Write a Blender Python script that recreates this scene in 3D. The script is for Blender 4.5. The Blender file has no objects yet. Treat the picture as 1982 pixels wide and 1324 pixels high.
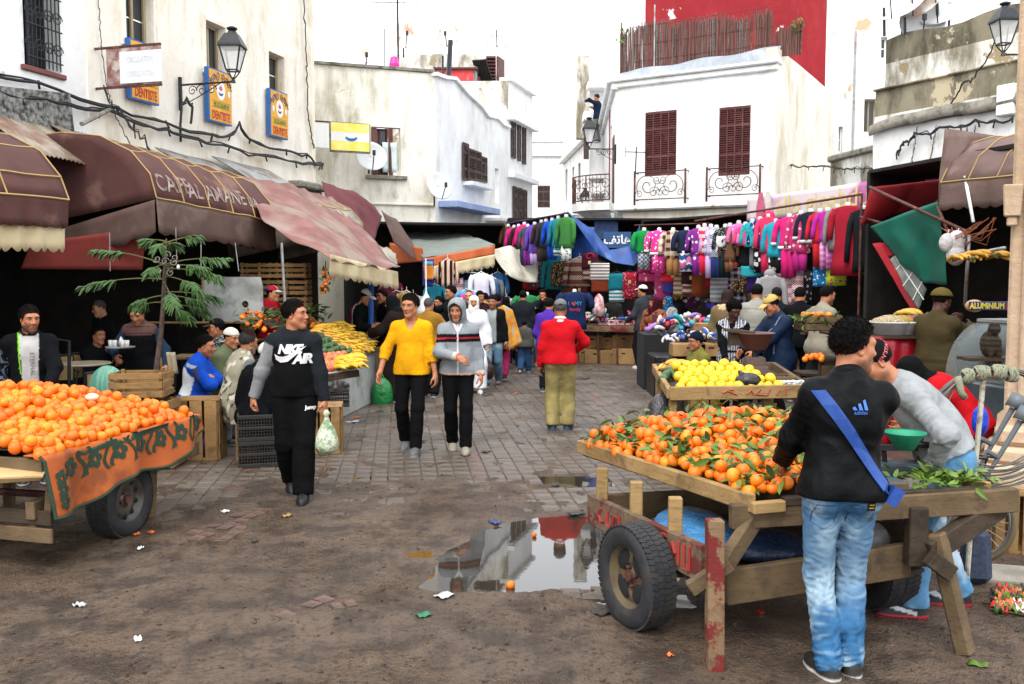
import bpy,bmesh,math,random
from math import sin,cos,tan,atan2,hypot,ceil,sqrt,radians,exp
from random import gauss,uniform,choice,sample,random as rnd
import numpy as np
NA=np.array;NN=np.linalg.norm;NS=np.asarray;isa=isinstance
from mathutils import Vector,Matrix
from mathutils.bvhtree import BVHTree
random.seed(7);RNG=np.random.default_rng(7)
SC=bpy.context.scene
COL=SC.collection
PI=math.pi
VV=lambda x,y,z:Vector((x,y,z))
def R(d):return radians(d)
def rotX(d):return Matrix.Rotation(R(d),3,'X')
def rotY(d):return Matrix.Rotation(R(d),3,'Y')
def rotZ(d):return Matrix.Rotation(R(d),3,'Z')
FPX,CXP,CYP,HC=1780.0,991.0,662.0,2.0
PITCH=atan2(132.0,FPX)
cd=bpy.data.cameras.new('camera');cam=bpy.data.objects.new('camera',cd);COL.objects.link(cam)
cd.sensor_width=36.0;cd.lens=36.0*FPX/1982.0;cd.clip_end=600;cd.clip_start=0.05
cam.location=(0,0,HC);cam.rotation_euler=(PI/2-PITCH,0,0)
SC.camera=cam
wd=bpy.data.worlds.new('World');SC.world=wd;wd.use_nodes=True
nt=wd.node_tree
for n in list(nt.nodes):nt.nodes.remove(n)
sky=nt.nodes.new('ShaderNodeTexSky');sky.sky_type='NISHITA';sky.sun_disc=False
sky.sun_elevation=R(52);sky.sun_rotation=R(200);sky.air_density=1.0;sky.dust_density=4.0;sky.ozone_density=1.0
mx=nt.nodes.new('ShaderNodeMix');mx.data_type='RGBA';mx.inputs[0].default_value=0.88
nt.links.new(sky.outputs[0],mx.inputs[6]);mx.inputs[7].default_value=(13.5,14.0,14.6,1)
bg=nt.nodes.new('ShaderNodeBackground');bg.inputs[1].default_value=0.1
wo=nt.nodes.new('ShaderNodeOutputWorld')
nt.links.new(mx.outputs[2],bg.inputs[0]);nt.links.new(bg.outputs[0],wo.inputs[0])
sl=bpy.data.lights.new('sun','SUN');sl.energy=1.2;sl.angle=R(25);sl.color=(1.0,0.96,0.9)
so=bpy.data.objects.new('sun',sl);COL.objects.link(so)
so.rotation_euler=(R(38),0,R(-20))
SC.view_settings.view_transform='Standard';SC.view_settings.look='None'
SC.view_settings.exposure=1.0;SC.view_settings.gamma=1.0;SC.view_settings.use_curve_mapping=False
SC.render.engine='CYCLES'
SC.cycles.max_bounces=6;SC.cycles.diffuse_bounces=3;SC.cycles.glossy_bounces=3;SC.cycles.transmission_bounces=5
SC.cycles.transparent_max_bounces=8;SC.cycles.caustics_reflective=False;SC.cycles.caustics_refractive=False
SC.cycles.use_denoising=True
_c,_s=cos(PITCH),sin(PITCH)
def ray(u,v):
 a,b=(u-CXP)/FPX,(CYP-v)/FPX
 return VV(a,_c+b*_s,-_s+b*_c)
def at(u,v,Y):
 r=ray(u,v);k=Y/r.y
 return VV(r.x*k,Y,HC+r.z*k)
def gr(u,v,z=0.0):
 r=ray(u,v);k=(z-HC)/r.z
 return VV(r.x*k,r.y*k,z)
def hit_line(u,p,d):
 r=(u-CXP)/FPX
 return(r*p[1]-p[0])/(d[0]-r*d[1])
def zat(v,Y,u=CXP):return at(u,v,Y).z
class MB:
 def __init__(s):s.v=[];s.f=[];s.m=[];s.cur=0
 def add(s,vs,fs):
  o=len(s.v);s.v+=[tuple(x)for x in vs]
  s.f+=[tuple(i+o for i in f)for f in fs];s.m+=[s.cur]*len(fs)
  return s
 def box(s,c,sz,rot=None,taper=1.0):
  hx,hy,hz=sz[0]/2,sz[1]/2,sz[2]/2;vs=[]
  for z,t in((-hz,1),(hz,taper)):
   for x,y in((-1,-1),(1,-1),(1,1),(-1,1)):
    p=VV(x*hx*t,y*hy*t,z)
    if rot is not None:p=rot@p
    vs.append(p+Vector(c))
  return s.add(vs,[(3,2,1,0),(4,5,6,7),(0,1,5,4),(1,2,6,5),(2,3,7,6),(3,0,4,7)])
 def beam(s,p,q,w,h,up=(0,0,1),taper=1.0):
  p,q=Vector(p),Vector(q);d=(q-p);L=d.length;d=d.normalized();up=Vector(up)
  x=d.cross(up)
  if x.length<1e-4:x=d.cross(VV(1,0,0))
  x.normalize();y=x.cross(d).normalized();vs=[]
  for o,t in((p,1),(q,taper)):
   for a,b in((-1,-1),(1,-1),(1,1),(-1,1)):
    vs.append(o+x*(a*w/2*t)+y*(b*h/2*t))
  return s.add(vs,[(3,2,1,0),(4,5,6,7),(0,1,5,4),(1,2,6,5),(2,3,7,6),(3,0,4,7)])
 def tube(s,pts,r,n=6,cap=1,closed=0):
  pts=[Vector(p)for p in pts];N=len(pts)
  rs=r if isa(r,(list,tuple))else[r]*N
  vs=[];prev=None
  for i,p in enumerate(pts):
   if closed:t=pts[(i+1)%N]-pts[i-1]
   else:t=pts[min(i+1,N-1)]-pts[max(i-1,0)]
   if t.length<1e-9:t=VV(0,0,1)
   t.normalize()
   if prev is None:
    a=VV(0,0,1)if abs(t.z)<.9 else VV(1,0,0)
    x=t.cross(a).normalized()
   else:
    x=prev-t*prev.dot(t)
    x=x.normalized()if x.length>1e-6 else t.orthogonal().normalized()
   prev=x;y=t.cross(x)
   for k in range(n):
    a=2*PI*k/n
    vs.append(p+(x*cos(a)+y*sin(a))*rs[i])
  fs=[]
  for i in range(N if closed else N-1):
   j=(i+1)%N
   for k in range(n):
    fs.append((i*n+k,i*n+(k+1)%n,j*n+(k+1)%n,j*n+k))
  if cap and not closed:
   fs.append(tuple(range(n-1,-1,-1)));fs.append(tuple((N-1)*n+k for k in range(n)))
  return s.add(vs,fs)
 def lathe(s,prof,n=16,c=(0,0,0),M=None,cap=1):
  vs=[];N=len(prof);c=Vector(c)
  for r,z in prof:
   for k in range(n):
    a=2*PI*k/n;p=VV(r*cos(a),r*sin(a),z)
    vs.append((M@p if M is not None else p)+c)
  fs=[(i*n+k,i*n+(k+1)%n,(i+1)*n+(k+1)%n,(i+1)*n+k)for i in range(N-1)for k in range(n)]
  if cap:fs.append(tuple(range(n-1,-1,-1)));fs.append(tuple((N-1)*n+k for k in range(n)))
  return s.add(vs,fs)
 def grid(s,fn,nu,nv,closed_u=0):
  vs=[fn(i/nu,j/nv)for j in range(nv+1)for i in range(nu+(0 if closed_u else 1))]
  w=nu if closed_u else nu+1
  fs=[(j*w+i,j*w+(i+1)%w,(j+1)*w+(i+1)%w,(j+1)*w+i)for j in range(nv)for i in range(nu)]
  return s.add(vs,fs)
 def ball(s,c,r,n=10,m=7,M=None):
  r=r if hasattr(r,'__len__')else(r,r,r);c=Vector(c);vs=[]
  for j in range(1,m):
   t=PI*j/m
   for i in range(n):
    a=2*PI*i/n
    p=VV(r[0]*sin(t)*cos(a),r[1]*sin(t)*sin(a),r[2]*cos(t))
    vs.append((M@p if M is not None else p)+c)
  top,bot=VV(0,0,r[2]),VV(0,0,-r[2])
  vs+=[(M@top if M is not None else top)+c,(M@bot if M is not None else bot)+c]
  T,B=len(vs)-2,len(vs)-1;fs=[]
  for j in range(m-2):
   for i in range(n):fs.append((j*n+i,(j+1)*n+i,(j+1)*n+(i+1)%n,j*n+(i+1)%n))
  for i in range(n):
   fs.append((T,i,(i+1)%n));fs.append((B,(m-2)*n+(i+1)%n,(m-2)*n+i))
  return s.add(vs,fs)
 def prism(s,poly,p0,x,y,d):
  p0,x,y,d=Vector(p0),Vector(x),Vector(y),Vector(d);n=len(poly)
  vs=[p0+x*a+y*b for a,b in poly]+[p0+x*a+y*b+d for a,b in poly]
  fs=[tuple(range(n-1,-1,-1)),tuple(range(n,2*n))]+[(i,(i+1)%n,n+(i+1)%n,n+i)for i in range(n)]
  return s.add(vs,fs)
 def mesh(s,name,mats,smooth=0,off=None):
  me=bpy.data.meshes.new(name)
  v=s.v if off is None else[(a-off[0],b-off[1],c-off[2])for a,b,c in s.v]
  me.from_pydata(v,[],s.f)
  for m in(mats if isa(mats,(list,tuple))else[mats]):me.materials.append(m)
  if s.m and max(s.m)>0:me.polygons.foreach_set('material_index',s.m)
  if smooth:me.polygons.foreach_set('use_smooth',[True]*len(me.polygons))
  me.validate();me.update()
  return me
 def build(s,name,mat,parent=None,smooth=0,bevel=0.0,solid=0.0,fixn=0,auto=None):
  off=root_loc(parent)if parent is not None else None
  me=s.mesh(name,mat,smooth,off)
  if fixn:
   bm=bmesh.new();bm.from_mesh(me);bmesh.ops.recalc_face_normals(bm,faces=bm.faces);bm.to_mesh(me);bm.free()
  o=link(name,me,parent)
  if solid:
   md=o.modifiers.new('thick','SOLIDIFY');md.thickness=solid;md.offset=0
  if bevel:
   md=o.modifiers.new('bevel','BEVEL');md.width=bevel;md.segments=1;md.limit_method='ANGLE';md.harden_normals=False
  if auto:smooth_by_angle(me,auto)
  return o
def smooth_by_angle(me,deg):
 me.polygons.foreach_set('use_smooth',[True]*len(me.polygons))
 try:me.set_sharp_from_angle(angle=R(deg))
 except Exception:pass
def root_loc(o):
 while o.parent is not None:o=o.parent
 return o.location.copy()
def link(name,me,parent=None):
 o=bpy.data.objects.new(name,me);COL.objects.link(o)
 if parent is not None:o.parent=parent
 return o
def tag(o,label=None,cat=None,group=None,kind=None):
 if label:o['label']=label
 if cat:o['category']=cat
 if group:o['group']=group
 if kind:o['kind']=kind
 return o
def thing(name,label,cat,loc=(0,0,0),group=None):
 o=bpy.data.objects.new(name,None);COL.objects.link(o);o.location=Vector(loc);o.empty_display_size=.1
 return tag(o,label,cat,group)
def dup(o,loc=None,rotz=None,label=None,parent=None,keeprot=0):
 c=o.copy();COL.objects.link(c)
 if parent is not None:c.parent=parent
 for ch in KIDS.get(o.name,None)or[x for x in o.children]:
  dup(ch,parent=c)
 if loc is not None:c.location=Vector(loc)
 if rotz is not None:c.rotation_euler=(o.rotation_euler[0],o.rotation_euler[1],rotz)
 if label:c['label']=label
 return c
KIDS={}
_perm=RNG.permutation(256);_perm=np.concatenate([_perm,_perm]);_grad=RNG.normal(size=(256,3));_grad/=NN(_grad,axis=1)[:,None]
def noise3(p):
 p=NS(p,float);i=np.floor(p).astype(int);f=p-i;u=f*f*f*(f*(f*6-15)+10);i&=255
 out=0
 for dx in(0,1):
  for dy in(0,1):
   for dz in(0,1):
    h=_perm[_perm[_perm[(i[:,0]+dx)&255]+((i[:,1]+dy)&255)]+((i[:,2]+dz)&255)]
    g=_grad[h];d=f-NA([dx,dy,dz]);w=np.ones(len(p))
    w=w*(u[:,0]if dx else 1-u[:,0])*(u[:,1]if dy else 1-u[:,1])*(u[:,2]if dz else 1-u[:,2])
    out=out+w*(g*d).sum(1)
 return out
def fbm(p,o=4):
 s=0;a=1
 for k in range(o):s=s+a*noise3(NS(p)*2**k+17.3*k);a*=.5
 return s
def lin(c):
 if isa(c,str):
  c=c.lstrip('#');c=[int(c[i:i+2],16)/255 for i in(0,2,4)]
  return tuple(x/12.92 if x<=.04045 else((x+.055)/1.055)**2.4 for x in c)
 return tuple(c)
class NT:
 def __init__(s,name):
  s.m=bpy.data.materials.new(name);s.m.use_nodes=True;s.t=s.m.node_tree
  s.b=s.t.nodes['Principled BSDF']
 def n(s,t,**k):
  x=s.t.nodes.new(t)
  for a,b in k.items():setattr(x,a,b)
  return x
 def l(s,a,b):s.t.links.new(a,b)
 def coord(s,stretch=(1,1,1),kind='Object',rnd=1,rot=(0,0,0)):
  tc=s.n('ShaderNodeTexCoord');mp=s.n('ShaderNodeMapping');mp.inputs['Scale'].default_value=stretch;mp.inputs['Rotation'].default_value=rot
  s.l(tc.outputs[kind],mp.inputs[0])
  if rnd:
   oi=s.n('ShaderNodeObjectInfo');mu=s.n('ShaderNodeMath',operation='MULTIPLY');mu.inputs[1].default_value=37.0
   s.l(oi.outputs['Random'],mu.inputs[0]);s.l(mu.outputs[0],mp.inputs[1])
  return mp.outputs[0]
 def noise(s,vec,scale,detail=5,rough=.55,dist=0):
  x=s.n('ShaderNodeTexNoise');x.inputs['Scale'].default_value=scale;x.inputs['Detail'].default_value=detail
  x.inputs['Roughness'].default_value=rough;x.inputs['Distortion'].default_value=dist
  if vec is not None:s.l(vec,x.inputs['Vector'])
  return x.outputs[0]
 def ramp(s,f,a,b,ca=0,cb=1):
  x=s.n('ShaderNodeMapRange',interpolation_type='SMOOTHSTEP');x.inputs[1].default_value=a;x.inputs[2].default_value=b
  x.inputs[3].default_value=ca;x.inputs[4].default_value=cb;s.l(f,x.inputs[0]);return x.outputs[0]
 def mix(s,f,a,b,mode='MIX'):
  x=s.n('ShaderNodeMix',data_type='RGBA',blend_type=mode)
  for sock,v in((x.inputs[0],f),(x.inputs[6],a),(x.inputs[7],b)):
   if hasattr(v,'is_output'):s.l(v,sock)
   elif isa(v,(int,float)):sock.default_value=v
   else:sock.default_value=(*lin(v)[:3],1)
  return x.outputs[2]
 def math(s,op,a,b=0.0):
  x=s.n('ShaderNodeMath',operation=op)
  for sock,v in((x.inputs[0],a),(x.inputs[1],b)):
   if hasattr(v,'is_output'):s.l(v,sock)
   else:sock.default_value=v
  return x.outputs[0]
 def set(s,k,v):
  if hasattr(v,'is_output'):s.l(v,s.b.inputs[k])
  elif isa(v,(int,float)):s.b.inputs[k].default_value=v
  else:s.b.inputs[k].default_value=(*lin(v)[:3],1)
 def bump(s,h,strength=.3,dist=.02,prev=None):
  x=s.n('ShaderNodeBump');x.inputs['Strength'].default_value=strength;x.inputs['Distance'].default_value=dist
  s.l(h,x.inputs['Height'])
  if prev is not None:s.l(prev,x.inputs['Normal'])
  s.l(x.outputs[0],s.b.inputs['Normal']);return x.outputs[0]
def mat(name,c,rough=.6,c2=None,ns=5,namt=1.0,stretch=(1,1,1),dirt=None,ds=1.5,d0=.5,d1=.65,damt=.8,bump=0,bs=30,bd=.01,metal=0,spec=.5,sheen=0,coat=0,var=.12,vcol=0,sss=0):
 k=NT(name);vec=k.coord(stretch)
 c=lin(c)if not vcol else c
 if vcol:
  a=k.n('ShaderNodeAttribute');a.attribute_name='Col';base=a.outputs['Color']
  f=k.ramp(k.noise(vec,ns),.25,.75,1-var,1+var*.6)
  x=k.n('ShaderNodeVectorMath',operation='SCALE');k.l(base,x.inputs[0]);k.l(f,x.inputs['Scale']);col=x.outputs[0]
 else:
  c2=lin(c2)if c2 is not None else tuple(min(1,x*(1-var*2))for x in c)
  col=k.mix(k.ramp(k.noise(vec,ns),.3,.7,0,namt),c,c2)
 if dirt is not None:
  col=k.mix(k.ramp(k.noise(vec,ds,7,.6),d0,d1,0,damt),col,dirt)
 k.set('Base Color',col);k.set('Roughness',rough);k.set('Metallic',metal);k.b.inputs['Specular IOR Level'].default_value=spec
 if sheen:k.set('Sheen Weight',sheen)
 if coat:k.set('Coat Weight',coat)
 if sss:
  k.set('Subsurface Weight',sss);k.b.inputs['Subsurface Radius'].default_value=(.012,.005,.003)
 if bump:k.bump(k.noise(vec,bs,4),bump,bd)
 return k.m
def emit_free(c):return c
def text_mesh(body,size=.1,extrude=0.0,shear=0.0,space=1.0,bold=0.0,sub=0):
 cu=bpy.data.curves.new('lettering','FONT');cu.body=body;cu.size=size;cu.extrude=extrude;cu.shear=shear
 cu.align_x='CENTER';cu.align_y='CENTER';cu.space_character=space;cu.offset=bold;cu.resolution_u=3
 ob=bpy.data.objects.new('lettering_tmp',cu)
 me=bpy.data.meshes.new_from_object(ob)
 bpy.data.objects.remove(ob)
 if sub:
  bm=bmesh.new();bm.from_mesh(me);bmesh.ops.triangulate(bm,faces=bm.faces)
  for _ in range(sub):bmesh.ops.subdivide_edges(bm,edges=[e for e in bm.edges if e.calc_length()>size*.18],cuts=1)
  bm.to_mesh(me);bm.free()
 return me
def put_text(name,body,size,o,x,y,mat_,parent,lift=.004,sx=1.0,bold=0.0,shear=0,space=1.0,extrude=0.0):
 me=text_mesh(body,size,extrude,shear,space,bold);o,x,y=Vector(o),Vector(x).normalized(),Vector(y).normalized();n=x.cross(y)
 off=root_loc(parent)if parent is not None else Vector()
 for v in me.vertices:
  q=o+x*(v.co.x*sx)+y*v.co.y+n*(lift+v.co.z)-off;v.co=q
 me.materials.clear();me.materials.append(mat_)
 return link(name,me,parent)
def poly_decal(name,polys,o,x,y,mat_,parent,lift=.004):
 o,x,y=Vector(o),Vector(x).normalized(),Vector(y).normalized();n=x.cross(y);b=MB()
 for k,P in enumerate(polys):
  b.add([o+x*a+y*c+n*(lift+k*5e-5)for a,c in P],[tuple(range(len(P)))])
 return b.build(name,mat_,parent)
def wrap_decal(name,src,o,x,y,bvh,mat_,parent,lift=.004,off=(0,0,0)):
 o,x,y=Vector(o),Vector(x).normalized(),Vector(y).normalized();n=x.cross(y).normalized()
 if isa(src,list):
  bm=bmesh.new()
  for P in src:bm.faces.new([bm.verts.new((a,c,0))for a,c in P])
  bmesh.ops.triangulate(bm,faces=bm.faces)
  L=max(max(abs(a)for a,c in P)for P in src)
  for _ in range(3):bmesh.ops.subdivide_edges(bm,edges=[e for e in bm.edges if e.calc_length()>.03],cuts=1)
  bmesh.ops.triangulate(bm,faces=bm.faces)
  me=bpy.data.meshes.new(name);bm.to_mesh(me);bm.free()
 else:me=src
 last=0.0
 for v in me.vertices:
  p=o+x*v.co.x+y*v.co.y
  h=bvh.ray_cast(p+n*.5,-n,1.5)
  if h[0]is not None:v.co=h[0]+n*lift
  else:v.co=p
 me.materials.clear();me.materials.append(mat_)
 return link(name,me,parent)
#  PEOPLE: bodies and clothes grown from distance fields
F32=np.float32
def surface_nets(vol,org,h):
 s=vol<0
 nx,ny,nz=vol.shape
 c=np.zeros((nx-1,ny-1,nz-1),np.uint8)
 for i in(0,1):
  for j in(0,1):
   for k in(0,1):c+=s[i:nx-1+i,j:ny-1+j,k:nz-1+k]
 m=(c>0)&(c<8);I=np.argwhere(m)
 if len(I)==0:return np.zeros((0,3)),np.zeros((0,4),int)
 idx=-np.ones(m.shape,np.int64);idx[m]=np.arange(len(I))
 acc=np.zeros((len(I),3));cnt=np.zeros(len(I))
 corners=[(a,b,d)for a in(0,1)for b in(0,1)for d in(0,1)]
 V={cr:vol[I[:,0]+cr[0],I[:,1]+cr[1],I[:,2]+cr[2]]for cr in corners}
 for a in corners:
  for ax in range(3):
   if a[ax]:continue
   b=list(a);b[ax]=1;b=tuple(b);va,vb=V[a],V[b]
   x=(va<0)!=(vb<0)
   t=np.where(x,va/np.where(x,va-vb,1),0)
   p=NA(a,float)[None]+t[:,None]*np.eye(3)[ax][None]
   acc+=np.where(x[:,None],p,0);cnt+=x
 P=(I+acc/cnt[:,None])*h+NS(org)
 Q=[]
 for ax in range(3):
  o=[k for k in range(3)if k!=ax]
  sl0=[slice(None)]*3;sl1=[slice(None)]*3;sl0[ax]=slice(0,-1);sl1[ax]=slice(1,None)
  e=s[tuple(sl0)]!=s[tuple(sl1)]
  for k in o:
   ss=[slice(None)]*3;ss[k]=slice(1,-1)
   e2=np.zeros_like(e);e2[tuple(ss)]=e[tuple(ss)];e=e2
  E=np.argwhere(e)
  if len(E)==0:continue
  inside=s[E[:,0],E[:,1],E[:,2]]
  q=[]
  for da,db in((0,0),(1,0),(1,1),(0,1)):
   g=E.copy();g[:,o[0]]-=1-da;g[:,o[1]]-=1-db
   q.append(idx[g[:,0],g[:,1],g[:,2]])
  q=np.stack(q,1)
  flip=inside if ax!=1 else~inside
  q[~flip]=q[~flip][:,::-1]
  Q.append(q)
 return P,np.concatenate(Q)
V3=lambda*a:NA(a,float)
def rotm(ax,deg):
 return NA(Matrix.Rotation(R(deg),3,ax))
class Pr:
 def __init__(s,kind,a,b=None,ra=None,rb=None,Rm=None,inf=0.0,tag='t'):
  s.kind=kind;s.a=NS(a,float);s.tag=tag;s.inf=inf
  if kind=='rc':s.b=NS(b,float);s.ra,s.rb=ra,rb
  else:s.r=NS(b,float);s.R=np.eye(3)if Rm is None else NS(Rm,float)
 def d(s,P):
  if s.kind=='rc':
   ba=s.b-s.a;L=max(float(ba@ba),1e-9)
   pa=P-s.a.astype(P.dtype);t=np.clip(pa@(ba/L).astype(P.dtype),0,1)
   q=pa-t[...,None]*ba.astype(P.dtype)
   return np.sqrt(np.einsum('...i,...i',q,q))-(s.ra+(s.rb-s.ra)*t)-s.inf
  q=(P-s.a.astype(P.dtype))@s.R.astype(P.dtype)
  r=(s.r+s.inf).astype(P.dtype)
  k0=np.sqrt(np.einsum('...i,...i',q/r,q/r));k1=np.sqrt(np.einsum('...i,...i',q/(r*r),q/(r*r)))
  return k0*(k0-1)/np.maximum(k1,1e-6)
 def box(s):
  if s.kind=='rc':
   m=max(s.ra,s.rb)+s.inf;return np.minimum(s.a,s.b)-m,np.maximum(s.a,s.b)+m
  m=s.r.max()+s.inf;return s.a-m,s.a+m
def rc(a,b,ra,rb,tag='t',inf=0):return Pr('rc',a,b,ra,rb,tag=tag,inf=inf)
def el(c,r,Rm=None,tag='t',inf=0):return Pr('el',c,r,Rm=Rm,tag=tag,inf=inf)
def smin(a,b,k):
 h=np.maximum(k-np.abs(a-b),0)/k
 return np.minimum(a,b)-h*h*k*.25
def field(P,prims,k=.04):
 d=None
 for p in prims:
  x=p.d(P)
  d=x if d is None else smin(d,x,k)
 return d
def grow(prims,vox,k=.04,cuts=(),subs=(),wr=None,lo=None,hi=None,ks=.01):
 B=[p.box()for p in prims]
 l=np.min([b[0]for b in B],0)-2.5*vox-.01;h=np.max([b[1]for b in B],0)+2.5*vox+.01
 if lo is not None:l=np.maximum(l,lo)
 if hi is not None:h=np.minimum(h,hi)
 n=np.maximum(np.ceil((h-l)/vox).astype(int)+1,4)
 ax=[(l[i]+vox*np.arange(n[i])).astype(F32)for i in range(3)]
 vol=np.full(n,1.0,F32)
 for p in prims:
  a,b=p.box();pad=k+3*vox+.02
  i0=np.clip(((a-pad-l)/vox).astype(int),0,n-1);i1=np.clip(np.ceil((b+pad-l)/vox).astype(int)+1,1,n)
  if np.any(i1<=i0):continue
  sl=tuple(slice(i0[i],i1[i])for i in range(3))
  G=np.stack(np.meshgrid(*[ax[i][sl[i]]for i in range(3)],indexing='ij'),-1)
  vol[sl]=smin(vol[sl],p.d(G).astype(F32),k)
 if wr is not None:
  I=np.argwhere(np.abs(vol)<3.2*vox+.012)
  P=l+I*vox
  vol[I[:,0],I[:,1],I[:,2]]-=wr(P).astype(F32)
 if cuts or subs:
  I=np.argwhere(vol<4*vox);P=(l+I*vox)
  v=vol[I[:,0],I[:,1],I[:,2]]
  for s_ in subs:v=-smin(-v,s_(P)if callable(s_)else s_.d(P),ks)
  for c_ in cuts:v=np.maximum(v,c_(P))
  vol[I[:,0],I[:,1],I[:,2]]=v
 vol[0]=vol[-1]=1;vol[:,0]=vol[:,-1]=1;vol[:,:,0]=vol[:,:,-1]=1
 P,Q=surface_nets(vol,l,vox)
 return P,Q
def nearest(P,prims):
 D=np.stack([p.d(P)for p in prims],1);return D.argmin(1),D
def np_mesh(name,P,Q,mats,col=None,mi=None,smooth=1):
 me=bpy.data.meshes.new(name);n,f=len(P),len(Q)
 me.vertices.add(n);me.vertices.foreach_set('co',NS(P,np.float32).ravel())
 me.loops.add(f*4);me.loops.foreach_set('vertex_index',NS(Q,np.int32).ravel())
 me.polygons.add(f);me.polygons.foreach_set('loop_start',np.arange(0,f*4,4,dtype=np.int32))
 me.update(calc_edges=1);me.validate()
 if smooth:me.polygons.foreach_set('use_smooth',np.ones(len(me.polygons),bool))
 for m in(mats if isa(mats,(list,tuple))else[mats]):me.materials.append(m)
 if col is not None:
  a=me.color_attributes.new('Col','FLOAT_COLOR','POINT')
  c=np.ones((n,4),np.float32);c[:,:3]=col
  a.data.foreach_set('color',c.ravel())
 return me
def blend(c,m,to):
 m=np.clip(NS(m,float),0,1)[:,None];return c*(1-m)+NS(lin(to))*m
def tile(c,P):return np.tile(NS(lin(c),float),(len(P),1))
def sstep(x,a,b):
 t=np.clip((x-a)/(b-a),0,1);return t*t*(3-2*t)
M_SKIN=mat('skin',None,.5,vcol=1,ns=18,var=.07,bump=.12,bs=160,bd=.003,spec=.4,sss=.12)
M_CLOTH=mat('cloth',None,.9,vcol=1,ns=6,var=.16,bump=.4,bs=24,bd=.012,spec=.12)
M_SHINY=mat('nylon',None,.62,vcol=1,ns=5,var=.15,bump=.4,bs=26,bd=.012,spec=.13)
M_HAIR=mat('hair',None,.75,vcol=1,ns=60,var=.4,bump=.9,bs=170,bd=.008,spec=.08)
M_SHOE=mat('shoe',None,.6,vcol=1,ns=20,var=.12,bump=.2,bs=120,bd=.003)
SKINS={'mid':lin('#a97050'),'light':lin('#bd8562'),'dark':lin('#4a2a1e'),'tan':lin('#94603f')}
_HEADS={}
def head_mesh(vox,kind):
 key=(round(vox,4),kind)
 if key in _HEADS:return _HEADS[key]
 f=kind=='f';w=.95 if f else 1.0
 pr=[el((0,.018,.035),(.075*w,.094,.086)),el((0,-.022,-.03),(.06*w,.07,.083)),el((0,-.06,-.098),(.027*w,.026,.02)),rc((-.05*w,.0,-.055),(0,-.06,-.1),.026,.02),rc((.05*w,.0,-.055),(0,-.06,-.1),.026,.02),rc((-.042,-.066,.036),(.042,-.066,.036),.017,.017),el((.041,-.056,-.016),(.019,.02,.02)),el((-.041,-.056,-.016),(.019,.02,.02)),rc((0,.025,-.05),(0,.035,-.16),.056 if not f else .047,.06 if not f else .05)]
 k1=.03
 det=[rc((0,-.084,.018),(0,-.107,-.022),.0085,.0125),el((.0125,-.096,-.028),(.009,.011,.008)),el((-.0125,-.096,-.028),(.009,.011,.008)),el((0,-.088,-.054),(.024,.011,.006)),el((0,-.086,-.066),(.02,.011,.007)),el((.031,-.072,.014),(.014,.012,.011)),el((-.031,-.072,.014),(.014,.012,.011))]
 ear=[el((sx*.078*w,.012,-.002),(.009,.02,.031),rotm('Z',sx*22))for sx in(1,-1)]
 sub=[el((.031,-.092,.012),(.019,.014,.012)),el((-.031,-.092,.012),(.019,.014,.012))]
 B=pr+det+ear
 l=NA([-.11,-.14,-.19]);h=NA([.11,.135,.14]);n=np.ceil((h-l)/vox).astype(int)+1
 G=np.stack(np.meshgrid(*[(l[i]+vox*np.arange(n[i])).astype(F32)for i in range(3)],indexing='ij'),-1)
 d=field(G,pr,k1)
 for s_ in sub:d=-smin(-d,s_.d(G),.012)
 for p in det:d=smin(d,p.d(G),.008)
 for p in ear:d=smin(d,p.d(G),.01)
 ei=[el((sx*.083*w,.009,0),(.006,.011,.02),rotm('Z',sx*22))for sx in(1,-1)]
 for p in ei:d=-smin(-d,p.d(G),.004)
 d[:,:,0]=np.abs(d[:,:,0])+.001
 P,Q=surface_nets(d,l,vox)
 _HEADS[key]=(P,Q);return P,Q
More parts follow.
